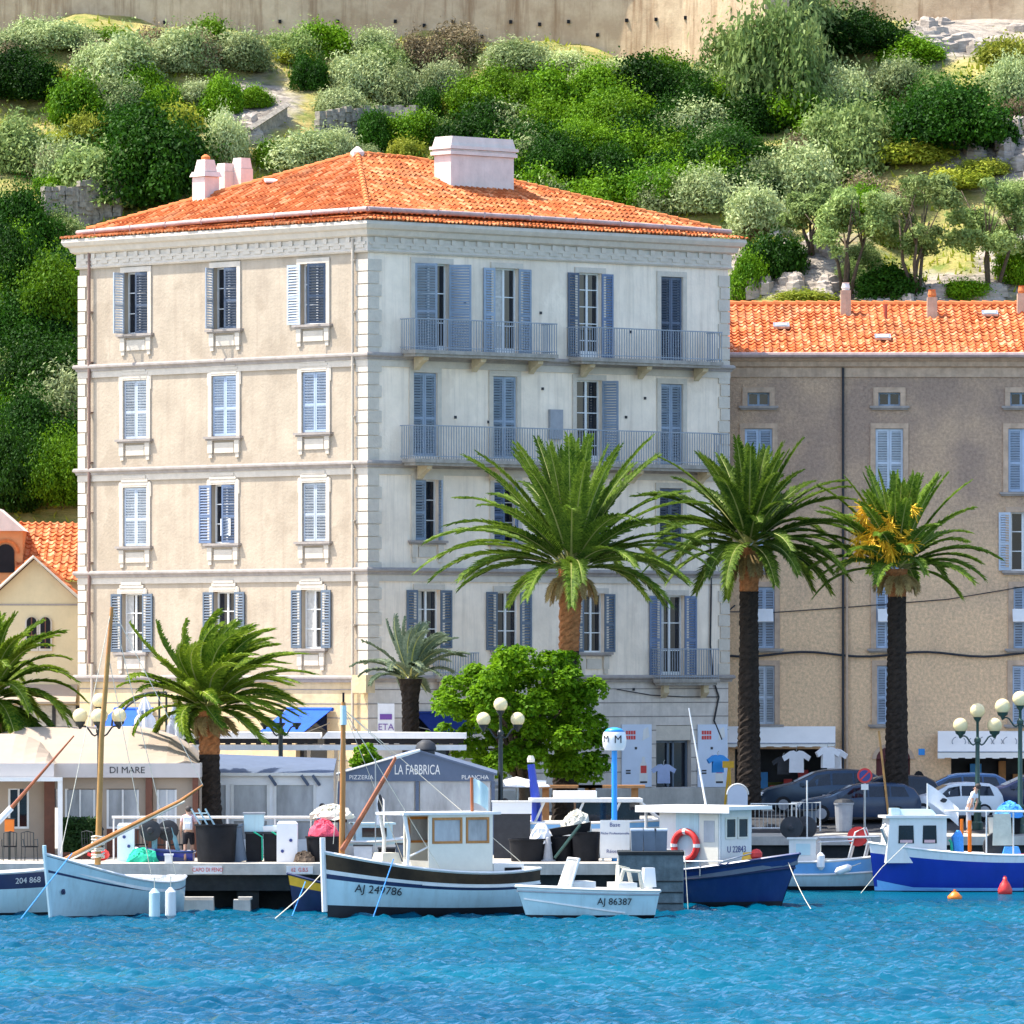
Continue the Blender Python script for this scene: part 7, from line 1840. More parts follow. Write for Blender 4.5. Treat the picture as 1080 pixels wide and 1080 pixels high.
def flag(label, p, w_, h, m, seed=0, emblem=None, vert=False, em=None, slope=.18):
    b = MB(); n = 10; rows = 6; idx = []
    for j in range(rows + 1):
        idx.append([b.vert((p.x + w_ * i / n * (.95), p.y + .12 * math.sin(i * .9 + seed) * i / n, p.z - h * j / rows - slope * w_ * (i / n) ** (2 if slope < .5 else 1.2) * (1 if not vert else 3))) for i in range(n + 1)])
    for j in range(rows):
        for i in range(n): b.fi((idx[j][i], idx[j][i + 1], idx[j + 1][i + 1], idx[j + 1][i]))
    o = thing('flag', label, 'flag', p); c = b.build('cloth', m, o, smooth=True)
    if emblem:
        b = MB(); cx, cz = p.x + w_ * emblem[0], p.z - h * emblem[1]
        pts = [(cx + emblem[2] * w_ * math.cos(a * PI / 6) * (1 + .25 * math.sin(a * 2.2)), cz + emblem[2] * 1.3 * h * math.sin(a * PI / 6)) for a in range(12)]; b.prism(pts, p.y - .16, p.y - .14); b.build('emblem', em or M['ink_black'], c)
    return o
fl_ = flag('pale blue and white flag on the roof of the wheelhouse', wpos(o, (-1.28, .3, 4.3)), .55, .75, M['hull_pale'], vert=True)
flag('small white pennant with dark spot behind the red boom', P(396, 838, 236), .3, .95, M['cloth_white'], 2, (.5, .3, .25), vert=True)
pt_ = thing('pennant_staff', 'thin staff carrying the white pennant behind the red boom', 'pole', P(396, 915, 236)); b = MB(); b.tube([P(396, 920, 236), P(396, 800, 236)], .02, 5); b.build('staff', M['steel'], pt_)
rope('blue mooring rope hanging from the bow of the wooden fishing boat', [P(415, 906, 229.6), P(393, 969, 228.8)], .03, M['rope_blue'])
rope('pale and blue rope from the quay down to the water beside the dinghy', [P(345, 915, 232.5), P(318, 945, 231), P(290, 969, 229.5)], .03, M['rope_white'])
rope('short blue rope over the yellow dinghy', [P(322, 930, 231.8), P(308, 966, 230)], .025, M['rope_blue'])
# dinghy with yellow top under the quay
o = thing('dinghy', 'small navy dinghy with yellow foredeck tucked under the quay', 'boat'); h = Hull(1.7, 1.1, 1.25, .95, .9, .8, .2); h.build(o, [-1, .05, .72, 1], [(HD, 0), (M['stripe_navy'], 1), (M['yellow'], 2)], gun=M['stripe_navy'], deck_m=M['yellow'], deck_drop=.1); place(o, 337, 235.2, R(200))
# 4 -- motor boat AJ 86387
o = thing('motor_boat', 'low white motor boat AJ 86387 with grey windscreen in front of the pier', 'boat'); h = Hull(3.9, 1.8, 1.0, .9, .85, .92, .35, .3, .82, stern_rake=.15)
h.build(o, [-1, .12, .45, .92, 1], [(HD, 0), (M['hull_pale'], 1), (M['hull_pale'], 2), (M['white'], 3)], deck_drop=.12)
b = MB(); h.text(b, 'AJ 86387', .34, .60, 1, .30); b.build('lettering', M['ink_black'], o); h.strake(o, .86, .03, M['grey'])
b = MB(); b.tube([h.pt(.25 + .73 * i / 12, .62 - .42 * (1 - i / 12), 1) for i in range(13)], .035, 5); b.build('spray_rail', M['white'], o)
b = MB(); q0, q1, q2, q3 = (.75, -.72, .95), (.75, .72, .95), (.45, .66, 1.85), (.45, -.66, 1.85)
b.tube([q0, q3, q2, q1], .045, 6); b.build('windscreen_frame', M['white'], o); b = MB(); b.face([q0, q1, q2, q3]); b.face([tuple(Vector(q) - Vector((.02, 0, 0))) for q in (q0, q1, q2, q3)]); b.build('windscreen', M['screen'], o)
b = MB(); b.bx(-.1, .7, -.6, .6, .78, 1.15); b.bx(-1.4, -.8, -.7, .7, .78, 1.1); b.build('console', M['white'], o)
b = MB(); b.box((-1.95, 0, 1.25), (.42, .36, .6), top=.8); b.bx(-2.06, -1.9, -.09, .09, .1, .95); b.build('outboard_motor', M['white_plastic'], o)
b = MB(); b.tube([(-1.6, -.6, .85), (-1.45, -.6, 1.5), (-1.1, -.5, 1.6), (-1.0, -.2, .95)], .07, 6); b.tube([(-1.6, .6, .85), (-1.5, .6, 1.45), (-1.0, .55, 1.5), (-.9, .3, .95)], .07, 6); b.build('rope_bundle', M['tarp'], o)
place(o, 620, 230.6, R(194)); 
# concrete block with crates
Yb = 236.3; o = thing('mooring_block', 'dark weathered concrete mooring block between the motor boat and blue boat', 'block', (PX(686, Yb), Yb + 1, -.6))
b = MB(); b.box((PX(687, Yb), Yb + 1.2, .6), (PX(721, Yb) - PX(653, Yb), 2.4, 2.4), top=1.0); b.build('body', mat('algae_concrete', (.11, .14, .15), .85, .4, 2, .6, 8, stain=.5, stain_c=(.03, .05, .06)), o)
b = MB(); b.box((PX(687, Yb), Yb + 1.2, 1.86), (PX(722, Yb) - PX(652, Yb), 2.46, .1)); b.build('capping', M['concrete_dark'], o)
b = MB()
for k in (.25, .6, .95): b.bx(PX(654, Yb), PX(720, Yb), Yb - .03, Yb - .002, k, k + .04)
b.build('ledge', M['concrete_dark'], o)
for i, (px, nm) in enumerate(((672, 'left grey blue crate of three on the concrete block, with a pale strap'), (685, 'middle grey blue crate of three on the concrete block'), (697, 'right grey blue crate of three on the concrete block'))):
    Yc = Yb + 1.4; c = thing('fish_crate', nm, 'crate', (PX(px, Yc), Yc, 1.91)); b = MB(); x = PX(px, Yc); b.box((x, Yc, 2.23), (.36, .8, .64), top=1.1); b.build('tub', M['shutter_grey'], c)
    b = MB(); b.box((x, Yc, 2.58), (.42, .9, .06)); b.build('rim', M['shutter_pale'], c)
# 6 -- blue fishing boat with white wheelhouse
o = thing('fishing_boat', 'navy blue fishing boat with white wheelhouse and red lifebuoy, bow to the right', 'boat'); h = Hull(5.9, 2.5, 1.75, 1.2, 1.15, .8, .75, .6, .74)
h.build(o, [-1, .0, .12, .92, 1], [(HD, 0), (HD, 0), (M['hull_navy'], 1), (M['stripe_navy'], 2)], deck_drop=.35, gun=M['hull_navy'], deck_m=M['shutter_grey']); h.strake(o, .74, .045, M['stripe_navy'])
x0, x1, hw, z0, z1 = -1.3, 1.15, .84, .9, 3.15
b = MB(); wz = 2.15
for s in (-1, 1): b.bx(x0, x1, s * hw - .03, s * hw + .03, z0, z1)
b.bx(x1 - .03, x1 + .03, -hw + .031, hw - .031, z0, z1); wh = b.build('wheelhouse', M['white'], o)
b = MB(); b.bx(-.62, .30, -hw - .045, -hw - .031, z0 + .05, z1 - .05); b.build('blue_panel', M['hull_pale'], wh)
b = MB(); b.bx(.36, 1.1, -hw - .05, -hw - .031, z0 + .1, z1 - .15); dd = b.build('door', M['cabin_cream'], wh); b = MB(); b.bx(.52, .95, -hw - .06, -hw - .051, 2.1, 2.8); b.build('pane', M['screen'], dd)
for a, c in ((-.62, -.05), (.05, .62)):
    f = MB(); X = x1 + .04
    f.bx(X - .01, X + .03, a, c, 2.2, 2.26); f.bx(X - .01, X + .03, a, c, 2.84, 2.9); f.bx(X - .01, X + .03, a, a + .05, 2.26, 2.84); f.bx(X - .01, X + .03, c - .05, c, 2.26, 2.84); fr = f.build('window', M['cabin_cream'], wh); f = MB(); f.bx(X - .008, X + .005, a + .05, c - .05, 2.26, 2.84); f.build('pane', M['pane'], fr)
b = MB(); Tm = Matrix.Translation((x1 + .04, 0, 1.85)) @ Matrix.Rotation(R(90), 4, 'Z') @ RX; b.text('U 22843', .30, Tm); b.build('lettering', M['ink_navy'], wh)
b = MB(); b.bx(x0 - .75, x1 + .6, -hw - .35, hw + .35, z1, z1 + .12); b.bx(x0 - .75, x1 + .61, -hw - .36, -hw - .33, z1 - .1, z1 + .121); b.build('roof', M['white'], o)
b = MB()
for s in (-1, 1): b.tube([(x0 - .6, s * .8, .9), (x0 - .6, s * .8, z1)], .05, 6)
b.build('roof_post', M['white'], o)
b = MB(); b.tube([(-.2, .2, z1 + .1), (-.9, .2, z1 + 3.3)], [.035, .02], 6); b.build('antenna', M['white'], o)
b = MB(); b.tube([(x0 + 0.2, -hw - .4, 1.45), (x1 + .3, -hw - .25, 1.5), (x1 + 1.0, -.5, 1.75)], .025, 6)
for t in (x0 + .3, -.2, .6): b.tube([(t, -hw - .38, 1.0), (t, -hw - .36, 1.47)], .02, 5)
b.build('handrail', M['steel'], o)
b = MB(); b.box((1.9, -.2, 1.55), (.5, .5, .45), top=.7); b.build('deck_box', M['yellow'], o); b = MB(); b.ball((2.2, -.3, 1.7), .2, 10); b.build('buoy', M['red'], o)
place(o, 746, 242.4, R(-38)); bpy.context.view_layer.update()
wpos_b = wpos(o, (3.2, 0, 1.6)); lb = thing('lifebuoy', 'red lifebuoy with white bands hanging on the blue boat wheelhouse', 'lifebuoy'); b = MB(); 
for nm, rng_, m_ in (('ring', range(0, 33), 'red'),):
    b.tube([(.46 * math.cos(a * 2 * PI / 32), 0, .46 * math.sin(a * 2 * PI / 32)) for a in rng_], .11, 8, cap=False)
b.build('ring', M['red'], lb, smooth=True)
for k in range(4):
    b = MB(); a0 = k * PI / 2; b.tube([(.46 * math.cos(a0 + d), 0, .46 * math.sin(a0 + d)) for d in (-.12, 0, .12)], .118, 8); b.build('band', M['white'], lb)
lb.location = wpos(o, (-.16, -hw - .15, 1.98)); lb.rotation_euler = (0, 0, R(-38))
fender('blue fender lying along the side of the navy boat', wpos(o, (-.9, -1.4, .85)), .75, .2, M['hull_blue'], R(90), R(-40))
# 7 -- white cruiser laid up on the quay
o = thing('cabin_cruiser', 'white cabin cruiser with hard top laid up behind the black tubs', 'boat'); h = Hull(6.0, 2.2, 1.1, .95, .95, .9, .5)
h.build(o, [-1, .0, .8, 1], [(M['hull_white'], 0), (M['hull_white'], 0), (M['hull_sky'], 1)], deck_drop=.15)
b = MB(); b.bx(-2.4, 1.3, -.95, .95, 1.62, 1.74); b.build('hard_top', M['white'], o)
b = MB()
for s in (-1, 1):
    for x in (-2.3, -1.0, .2): b.tube([(x, s * .85, .85), (x + .35, s * .85, 1.62)], .045, 6)
    b.tube([(2.0, s * .75, .95), (1.25, s * .85, 1.62)], .045, 6)
b.build('pillar', M['white'], o)
b = MB(); b.bx(-.9, 1.2, -.8, .8, .9, 1.6); b.build('cabin_glass', M['pane'], o)
b = MB(); b.bx(-1.6, -.2, -.55, .55, 1.745, 1.98); b.build('roof_box', M['white_plastic'], o)
b = MB()
for x in (-1.8, 1.6): b.bx(x - .15, x + .15, -.6, .6, -.35, .0)
b.build('chock', M['wood'], o)
place(o, 635, 245.2, R(2), z=1.72)
o = thing('davit', 'blue boat davit leaning up in front of the round tree', 'davit', P(562, 862, 246)); b = MB(); b.tube([P(566, 905, 246), P(566, 850, 246), P(560, 806, 246)], [.2, .17, .12], 8); b.build('post', M['hull_blue'], o); b = MB(); b.tube([P(552, 823, 246), P(576, 825, 246)], .06, 6); b.build('crossbar', M['white'], o); b = MB(); b.lathe(P(560, 804, 246), [(.12, 0), (.13, .1), (.08, .22)], 8); b.build('tip', M['tarp'], o)
b = MB(); p = P(540, 852, 244.3); b.box(p, (1.3, .7, .38)); 
o = thing('white_chest', 'long white plastic chest on the quay beside the wooden boat cabin', 'box', P(540, 912, 244.3)); b.build('body', M['white_plastic'], o); b = MB(); b.box(p + Vector((0, 0, .21)), (1.36, .76, .04)); b.build('lid', M['white'], o); b = MB(); b.bx(p.x - .6, p.x + .6, 244.0, 244.6, 1.5, p.z - .2); b.build('stand', M['darkgrey'], o)
# 8 -- small two-tone boat with net hauler
o = thing('fishing_boat', 'small sky blue and white netting boat between the two big blue boats', 'boat'); h = Hull(3.9, 1.7, 1.2, .98, .98, .7, .15, .4, .75)
h.build(o, [-1, .12, .52, .56, .97, 1], [(HD, 0), (M['hull_pale'], 1), (M['white'], 2), (M['hull_sky'], 3), (M['white'], 4)], deck_drop=.2)
h.strake(o, .54, .045, M['white'])
b = MB(); b.bx(-1.25, -.3, -.5, .5, .8, 1.75); b.bx(-1.32, -.24, -.56, .56, 1.752, 1.82); b.build('console', M['white'], o)
b = MB(); b.bx(-1.0, -.5, -.52, -.502, 1.2, 1.6); b.build('console_panel', M['hull_pale'], o)
b = MB()
for d in (-.28, .28): b.lathe((-1.0 + d * .7, d, 2.15), [(.06, -.2), (.1, -.16), (.22, -.13), (.36, -.12), (.40, -.1), (.40, -.04), (.26, 0), (.40, .06), (.40, .1), (.2, .12)], 18, axis='y')
b.lathe((-1.0, 0, 2.15), [(.16, -.3), (.16, .3)], 12, axis='y'); b.tube([(-1.0, 0, 1.8), (-1.0, 0, 2.15)], .08, 6); b.build('net_hauler', M['darkgrey'], o, smooth='auto')
b = MB(); b.tube([(-.7, 0, 1.8), (-.7, 0, 3.8)], .03, 6); b.build('antenna', M['white'], o)
b = MB(); b.tube([(-.2, -.4, 1.8), (1.9, -.3, 1.85)], .05, 6); b.tube([(-.2, -.5, 1.65), (1.0, -.4, 1.7)], .04, 6); b.build('spar', M['steel'], o)
b = MB()
for s in (-.25, .25): b.tube([(.75, s, .9), (1.05, s, 2.0), (1.35, s, 2.15), (1.5, s, 1.7), (1.3, s, .9)], .035, 6)
rr_ = b.build('reel_frame', M['white'], o); b = MB(); b.lathe((1.1, 0, 1.85), [(.34, -.22), (.30, -.2), (.30, .2), (.34, .22)], 18, axis='y'); b.build('reel', M['red'], rr_, smooth='auto')
b = MB(); b.box((.3, 0, .95), (1.2, .9, .25), top=.7); b.build('net_pile', M['tarp'], o)
place(o, 872, 259.4, R(-12), z=.02); bpy.context.view_layer.update()
fender('white fender hanging upright on the two-tone netting boat', wpos(o, (-.05, -.95, 1.0)), .62, .14, M['white_plastic'])
fender('white fender with navy end slung sideways on the netting boat', wpos(o, (.75, -1.0, .72)), .62, .14, M['white_plastic'], R(70))
fender('yellow topped fender between the netting boat and the royal blue boat', P(929, 925, 258.6), .7, .2, M['yellow'])
# 9 -- royal blue boat, bow left
o = thing('fishing_boat', 'royal blue fishing boat with white cabin and flag at the right', 'boat'); h = Hull(5.1, 2.2, 1.68, 1.36, 1.25, .85, .2, .5, .76)
h.build(o, [-1, .02, .1, .80, .99, 1], [(HD, 0), (M['hull_sky'], 1), (M['hull_blue'], 2), (M['hull_white'], 3), (M['white'], 4)], deck_drop=.3)
b = MB(); 
for i in range(10):
    t0, t1 = .62 + .036 * i, .62 + .036 * (i + 1); k0 = .02 + .22 * (i / 10); k1 = .02 + .22 * ((i + 1) / 10)
    b.face([h.pt(t0, .02, 1) + Vector((0, .012, 0)), h.pt(t1, .02, 1) + Vector((0, .012, 0)), h.pt(t1, k1, 1) + Vector((0, .012, 0)), h.pt(t0, k0, 1) + Vector((0, .012, 0))])
b.build('boot_top_flash', M['hull_sky'], o)
x0, x1, hw, z0, z1 = .15, 2.15, .72, 1.0, 2.55
b = MB(); b.prism([(x0, z0), (x1 + .12, z0), (x1, z1), (x0, z1)], -hw, hw); cb = b.build('cabin', M['white'], o)
b = MB(); b.bx(x0 - .1, x1 + .15, -hw - .08, hw + .08, z1 + .002, z1 + .09); b.build('roof', M['white'], o)
for a, c in ((.5, 1.0), (1.3, 1.85)):
    f = MB(); f.prism([(a, 1.68), (c, 1.68), (c - .02, 2.3), (a + .02, 2.3)], hw + .002, hw + .02); f.prism([(a, 1.68), (c, 1.68), (c - .02, 2.3), (a + .02, 2.3)], -hw - .02, -hw - .002); fr = f.build('window', M['pane'], cb)
    f = MB(); f.bx(a + .06, c - .06, hw + .022, hw + .03, 1.70, 1.80); f.build('blind', M['cloth_pink'], fr)
f = MB(); f.bx(x0 - .02, x0 - .002, -.1, .5, 1.5, 2.35); f.build('door', M['screen'], cb)
b = MB(); b.tube([(x0 + .05, .6, z1 + .25), (-2.9, .7, z1 + .22)], .045, 6); b.tube([(-1.25, .7, 1.1), (-1.25, .7, z1 + .22)], .03, 6); b.tube([(-2.2, .7, 1.1), (-2.2, .7, z1 + .22)], .03, 6); b.tube([(-2.7, .7, 1.1), (-2.7, .7, z1 + .22)], .03, 6); b.build('awning_frame', M['white'], o)
b = MB(); b.box((1.2, 0, z1 + .2), (1.5, .9, .2), top=.8); b.box((1.9, .2, z1 + .22), (.3, .5, .25)); b.build('roof_bundle', M['hull_pale'], o)
b = MB(); b.tube([(x0 + .6, .3, z1), (x0 + .6, .3, z1 + 1.2)], .03, 6); b.build('flag_staff', M['white'], o)
b = MB(); b.tube([(-.35, .3, 1.1), (-.3, .35, 1.9), (-.35, .3, 2.1)], [.2, .22, .08], 7); b.build('blue_net', M['rope_blue'], o); b = MB(); b.tube([(-.1, .5, 1.0), (-.05, .5, 1.7), (.02, .5, 1.8)], .05, 6); b.build('green_rope_hank', M['rope_green'], o)
b = MB(); b.box((-2.2, .2, 1.3), (.8, .7, .5), top=.6); b.build('net_pile', M['rope_blue'], o); b = MB(); b.box((-2.55, .45, 1.15), (.5, .4, .3), top=.6); b.build('pink_net', M['pink'], o)
b = MB(); b.tube([(-.55, -.2, 1.1), (-.55, -.2, 2.5)], .06, 6); b.tube([(-.85, -.3, 1.1), (-.85, -.3, 2.45)], .07, 6); b.build('orange_stake', M['orange'], o)
b = MB(); b.face([(-1.5, .72, 2.7), (-2.1, .72, 2.7), (-2.15, .78, 1.6), (-1.45, .78, 1.6)]); b.face([(-1.5, .70, 2.7), (-2.1, .70, 2.7), (-2.15, .76, 1.6), (-1.45, .76, 1.6)]); b.build('hung_cloth', M['tarp'], o)
b = MB(); b.lathe((-1.75, .1, 1.55), [(.2, -.15), (.5, -.12), (.5, .12), (.2, .15)], 16, axis='y'); b.build('net_hauler', M['darkgrey'], o)
b = MB(); b.tube([(x1 - .1, .6, 1.3), (x1 + .25, .55, 2.2), (x1 + .1, .5, 2.3)], .07, 6); b.build('winch_arm', M['steel'], o)
place(o, 999, 257.9, R(187)); bpy.context.view_layer.update()
flag('white flag with dark emblem flying over the royal blue boat cabin', wpos(o, (x0 + .62, .3, z1 + 1.2)), 1.15, .62, M['cloth_white'], 1, (.5, .95, .10), slope=.75)
rope('pale mooring line from the royal blue boat bow into the water', [P(957, 889, 255.6), P(930, 915, 254.8), P(908, 942, 254)], .02, M['rope_white'])
for px, py, m_, lab, sc in ((1007, 944, 'orange', 'small orange buoy floating in front of the royal blue boat', .16), (1060, 939, 'red', 'red pear shaped buoy floating by the stern of the royal blue boat', .22)):
    Yq = CAMZ * FPX / (py + 4 - HZ); c = thing('buoy', lab, 'buoy', (PX(px, Yq), Yq, 0)); b = MB(); x = PX(px, Yq)
    if m_ == 'red': b.lathe((x, Yq, -.1), [(.1, 0), (sc * 1.1, .12), (sc * 1.15, .25), (sc * .75, .45), (sc * .35, .58), (sc * .3, .68)], 14)
    else: b.lathe((x, Yq, -.1), [(.12, 0), (sc * 1.5, .1), (sc * 1.55, .18), (sc * .9, .28), (sc * .5, .34)], 14)
    b.build('float', M[m_], c, smooth=True); b = MB(); b.tube([(x, Yq, .35 if m_ == 'red' else .18), (x, Yq, .62 if m_ == 'red' else .32)], .05, 6); b.build('eye', M[m_], c)

# ------------------------------------------------------------------ things on the quay
def tub(label, px, pyb, Y, wpx, hpx, m='black', fill=None, taper=1.12, name='fish_tub'):
    k = Y / FPX; x = PX(px, Y); g = gz(Y); w_ = wpx * k / 2; hh = hpx * k; o = thing(name, label, 'tub', (x, Y, g)); b = MB()
    b.lathe((x, Y, g), [(w_ / taper, 0), (w_, hh - .06), (w_ * 1.06, hh - .05), (w_ * 1.06, hh), (w_ * .95, hh), (w_ * .93, hh - .12)], 20); b.build('body', M[m], o, smooth='auto'); return o, Vector((x, Y, g + hh)), w_
o, top, w_ = tub('big black tub with folded ladder frames inside, beside the walking person', 228, 913, 239.5, 44, 40)
o = thing('ladder_frame', 'folded pale metal frame sticking out of the big black tub', 'frame', top); b = MB()
for k in range(3): b.tube([top + Vector((-.35 + k * .22, -.1 + k * .1, -.3)), top + Vector((-.8 + k * .22, -.1 + k * .1, .5))], .03, 5)
for k in range(3): b.tube([top + Vector((-.45 - k * .13, -.1, -.05 + k * .2)), top + Vector((-.02 - k * .13, .1, -.05 + k * .2))], .022, 5)
b.build('rails', M['hull_pale'], o)
o = thing('grey_tub', 'tall grey tipped tub leaning against the big black tub', 'tub', (PX(252, 239.9), 239.9, 1.5)); b = MB(Matrix.Translation((PX(251, 239.9), 239.9, 1.5)) @ Matrix.Rotation(R(-8), 4, 'Y')); b.lathe((0, 0, 0), [(.3, 0), (.27, 1.1), (.33, 1.12), (.33, 1.2), (.25, 1.2)], 14); b.build('body', M['shutter_grey'], o, smooth='auto')
for i, (px, lab) in enumerate(((268, 'black crate by the white pedestal tied with green rope, left of two'), (287, 'black crate just left of the white pedestal, right of two'))):
    Y = 240.2; x = PX(px, Y); o = thing('black_crate', lab, 'crate', (x, Y, 1.5)); b = MB(); b.box((x, Y, 1.95), (.5, .6, .9), top=1.08); b.build('body', M['black'], o); b = MB(); b.box((x, Y, 2.43), (.58, .68, .06)); b.build('lid', M['darkgrey'], o)
    b = MB(); b.tube([(x + .28, Y - .34, 1.55), (x + .27, Y - .36, 2.3), (x, Y - .36, 2.47)], .03, 5); b.build('rope', M['rope_green'], o)
def pedestal(px, pyt, Y, wpx, label, dots):
    k = Y / FPX; x = PX(px, Y); w_ = wpx * k; zt = PZ(pyt, Y); o = thing('power_pedestal', label, 'pedestal', (x, Y, gz(Y))); b = MB(); b.bx(x - w_ / 2, x + w_ / 2, Y - .22, Y + .22, gz(Y), zt - .08); b.box((x, Y, zt - .04), (w_, .44, .075), top=.8); b.build('body', M['white_plastic'], o)
    b = MB()
    for dx, z in dots: b.lathe((x + dx, Y - .23, z), [(.055, -.02), (.045, .012)], 10, axis='y')
    b.build('socket', M['ink_navy'], o)
pedestal(303, 866, 239.8, 22, 'white power pedestal on the quay left of the pink nets', ((.12, 2.2), (-.15, 1.85))); pedestal(133, 868, 240.2, 18, 'white power pedestal behind the golden mast', ((-.05, 2.3), (.1, 2.0)))
o, top, w_ = tub('black tub heaped with pink netting beside the wooden boat bow', 341, 908, 239.9, 36, 27)
def heap(name, label, top, w_, h, m, seed, cat='net'):
    o = thing(name, label, cat, top); rnd = random.Random(seed); b = MB(); idx = []; n = 18
    for j in range(7):
        a = j / 6 * PI / 2; idx.append([b.vert(top + Vector((w_ * math.cos(a) * math.cos(k * 2 * PI / n), w_ * math.cos(a) * math.sin(k * 2 * PI / n), -.1 + h * math.sin(a))) * 1 + Vector((rnd.uniform(-.05, .05), rnd.uniform(-.05, .05), rnd.uniform(-.07, .07)))) for k in range(n)])
    for j in range(6):
        for k in range(n): b.fi((idx[j][k], idx[j][(k + 1) % n], idx[j + 1][(k + 1) % n], idx[j + 1][k]))
    b.build('mesh', m, o); b = MB()
    for k in range(10):
        c = [Vector((rnd.uniform(-.8, .8) * w_, rnd.uniform(-.8, .5) * w_, 0)) for _ in range(4)]; b.tube([top + q + Vector((0, 0, h * (1 - (q.length / w_) ** 2 * .8) - .06)) for q in c], .03, 5)
    b.build('cords', m, o); return o
heap('pink_net', 'heap of pink fishing net piled on the black tub', top, w_ * .92, .62, M['pink'], 3)
o = heap('sail_bundle', 'cream folded sail lying behind the pink nets', P(350, 860, 241.2), .75, .42, M['tarp'], 5, 'sail'); o = thing('trestle', 'dark trestle carrying the cream folded sail', 'trestle', (PX(350, 241.2), 241.2, 1.5)); b = MB(); b.bx(PX(335, 241.2), PX(366, 241.2), 240.9, 241.5, PZ(864, 241.2) - .1, PZ(864, 241.2)); b.bx(PX(338, 241.2), PX(341, 241.2), 241, 241.4, 1.5, PZ(864, 241.2) - .1); b.bx(PX(360, 241.2), PX(363, 241.2), 241, 241.4, 1.5, PZ(864, 241.2) - .1); b.build('frame', M['darkgrey'], o)
for px, py, Y, a, c, lab in ((557, 909, 240.5, 40, 24, 'black tub with white bag behind the motor boat windscreen'), (592, 909, 241.0, 30, 26, 'dark tub left of the notice board, middle of the row'), (618, 909, 240.6, 30, 31, 'dark tub against the left side of the notice board')): tub(lab, px, py, Y, a, c)
heap('white_bag', 'white plastic bag lying on the black tub behind the motor boat', Vector((PX(570, 240.5), 240.5, PZ(886, 240.5))), .35, .6, M['cloth_white'], 8, 'bag'); heap('white_sack', 'big white sack on the overturned black tray', Vector((PX(608, 241.2), 241.2, PZ(872, 241.2))), .5, .62, M['tarp'], 9, 'sack')
o = thing('black_tray', 'tilted black tray lying across the dark tubs', 'tray', P(602, 874, 241)); b = MB(); b.box(P(602, 875, 241), (1.2, .8, .28), ry=R(-10), top=1.15); b.build('body', M['black'], o); b = MB(); b.tube([P(585, 905, 240), P(612, 870, 240.2)], .05, 6); b.build('prop', M['green_iron'], o)
o = thing('traffic_cone', 'grey cone between the black tubs behind the motor boat', 'cone', (PX(578, 240.2), 240.2, 1.5)); b = MB(); b.lathe((PX(578, 240.2), 240.2, 1.5), [(.24, 0), (.24, .05), (.17, .06), (.08, .75), (.05, .8)], 12); b.build('body', M['grey'], o)
# rail and barriers
o = thing('quay_railing', 'white tube railing along the left quay in front of the tent', 'railing', (PX(205, 242), 242, 1.5)); b = MB(); b.tube([P(118, 862, 242), P(330, 862, 242)], .045, 8); b.build('rail', M['white'], o)
for px in (120, 176, 240, 290, 328):
    b = MB(); b.tube([(PX(px, 242), 242, 1.5), P(px, 862, 242)], .035, 6); b.build('post', M['white'], o)
def barrier(px, Y, wpx, hpx, label):
    k = Y / FPX; x0 = PX(px - wpx / 2, Y); x1 = PX(px + wpx / 2, Y); g = gz(Y); h = hpx * k; o = thing('crowd_barrier', label, 'barrier', ((x0 + x1) / 2, Y, g)); b = MB(); b.tube([(x0, Y, g), (x0, Y, g + h), (x1, Y, g + h), (x1, Y, g)], .035, 6); b.tube([(x0, Y, g + .15), (x1, Y, g + .15)], .03, 6); b.build('frame', M['white'], o)
    b = MB(); n = int((x1 - x0) / .14)
    for i in range(1, n): b.tube([(x0 + (x1 - x0) * i / n, Y, g + .15), (x0 + (x1 - x0) * i / n, Y, g + h)], .012, 5)
    b.build('bars', M['steel'], o)
barrier(816, 263.2, 48, 30, 'white barred barrier left of the netting boat'); barrier(850, 263.6, 30, 30, 'white barred barrier behind the drums of the netting boat')
o = thing('rubbish_bin', 'grey bin on the quay behind the netting boat', 'bin', (PX(890, 263.5), 263.5, gz(263.5))); b = MB(); b.lathe((PX(890, 263.5), 263.5, gz(263.5)), [(.28, 0), (.33, .95), (.36, .96), (.36, 1.02)], 14); b.build('body', M['grey'], o); b = MB(); b.lathe((PX(890, 263.5), 263.5, gz(263.5) + 1.021), [(.37, 0), (.3, .1), (.1, .14)], 14); b.build('lid', M['darkgrey'], o)
o = thing('bamboo_pole', 'thin bamboo pole leaning against the palm with yellow dates', 'pole', P(936, 865, 265)); b = MB(); b.tube([P(938, 868, 265), P(927, 771, 266)], .045, 6); b.build('shaft', M['spar'], o)
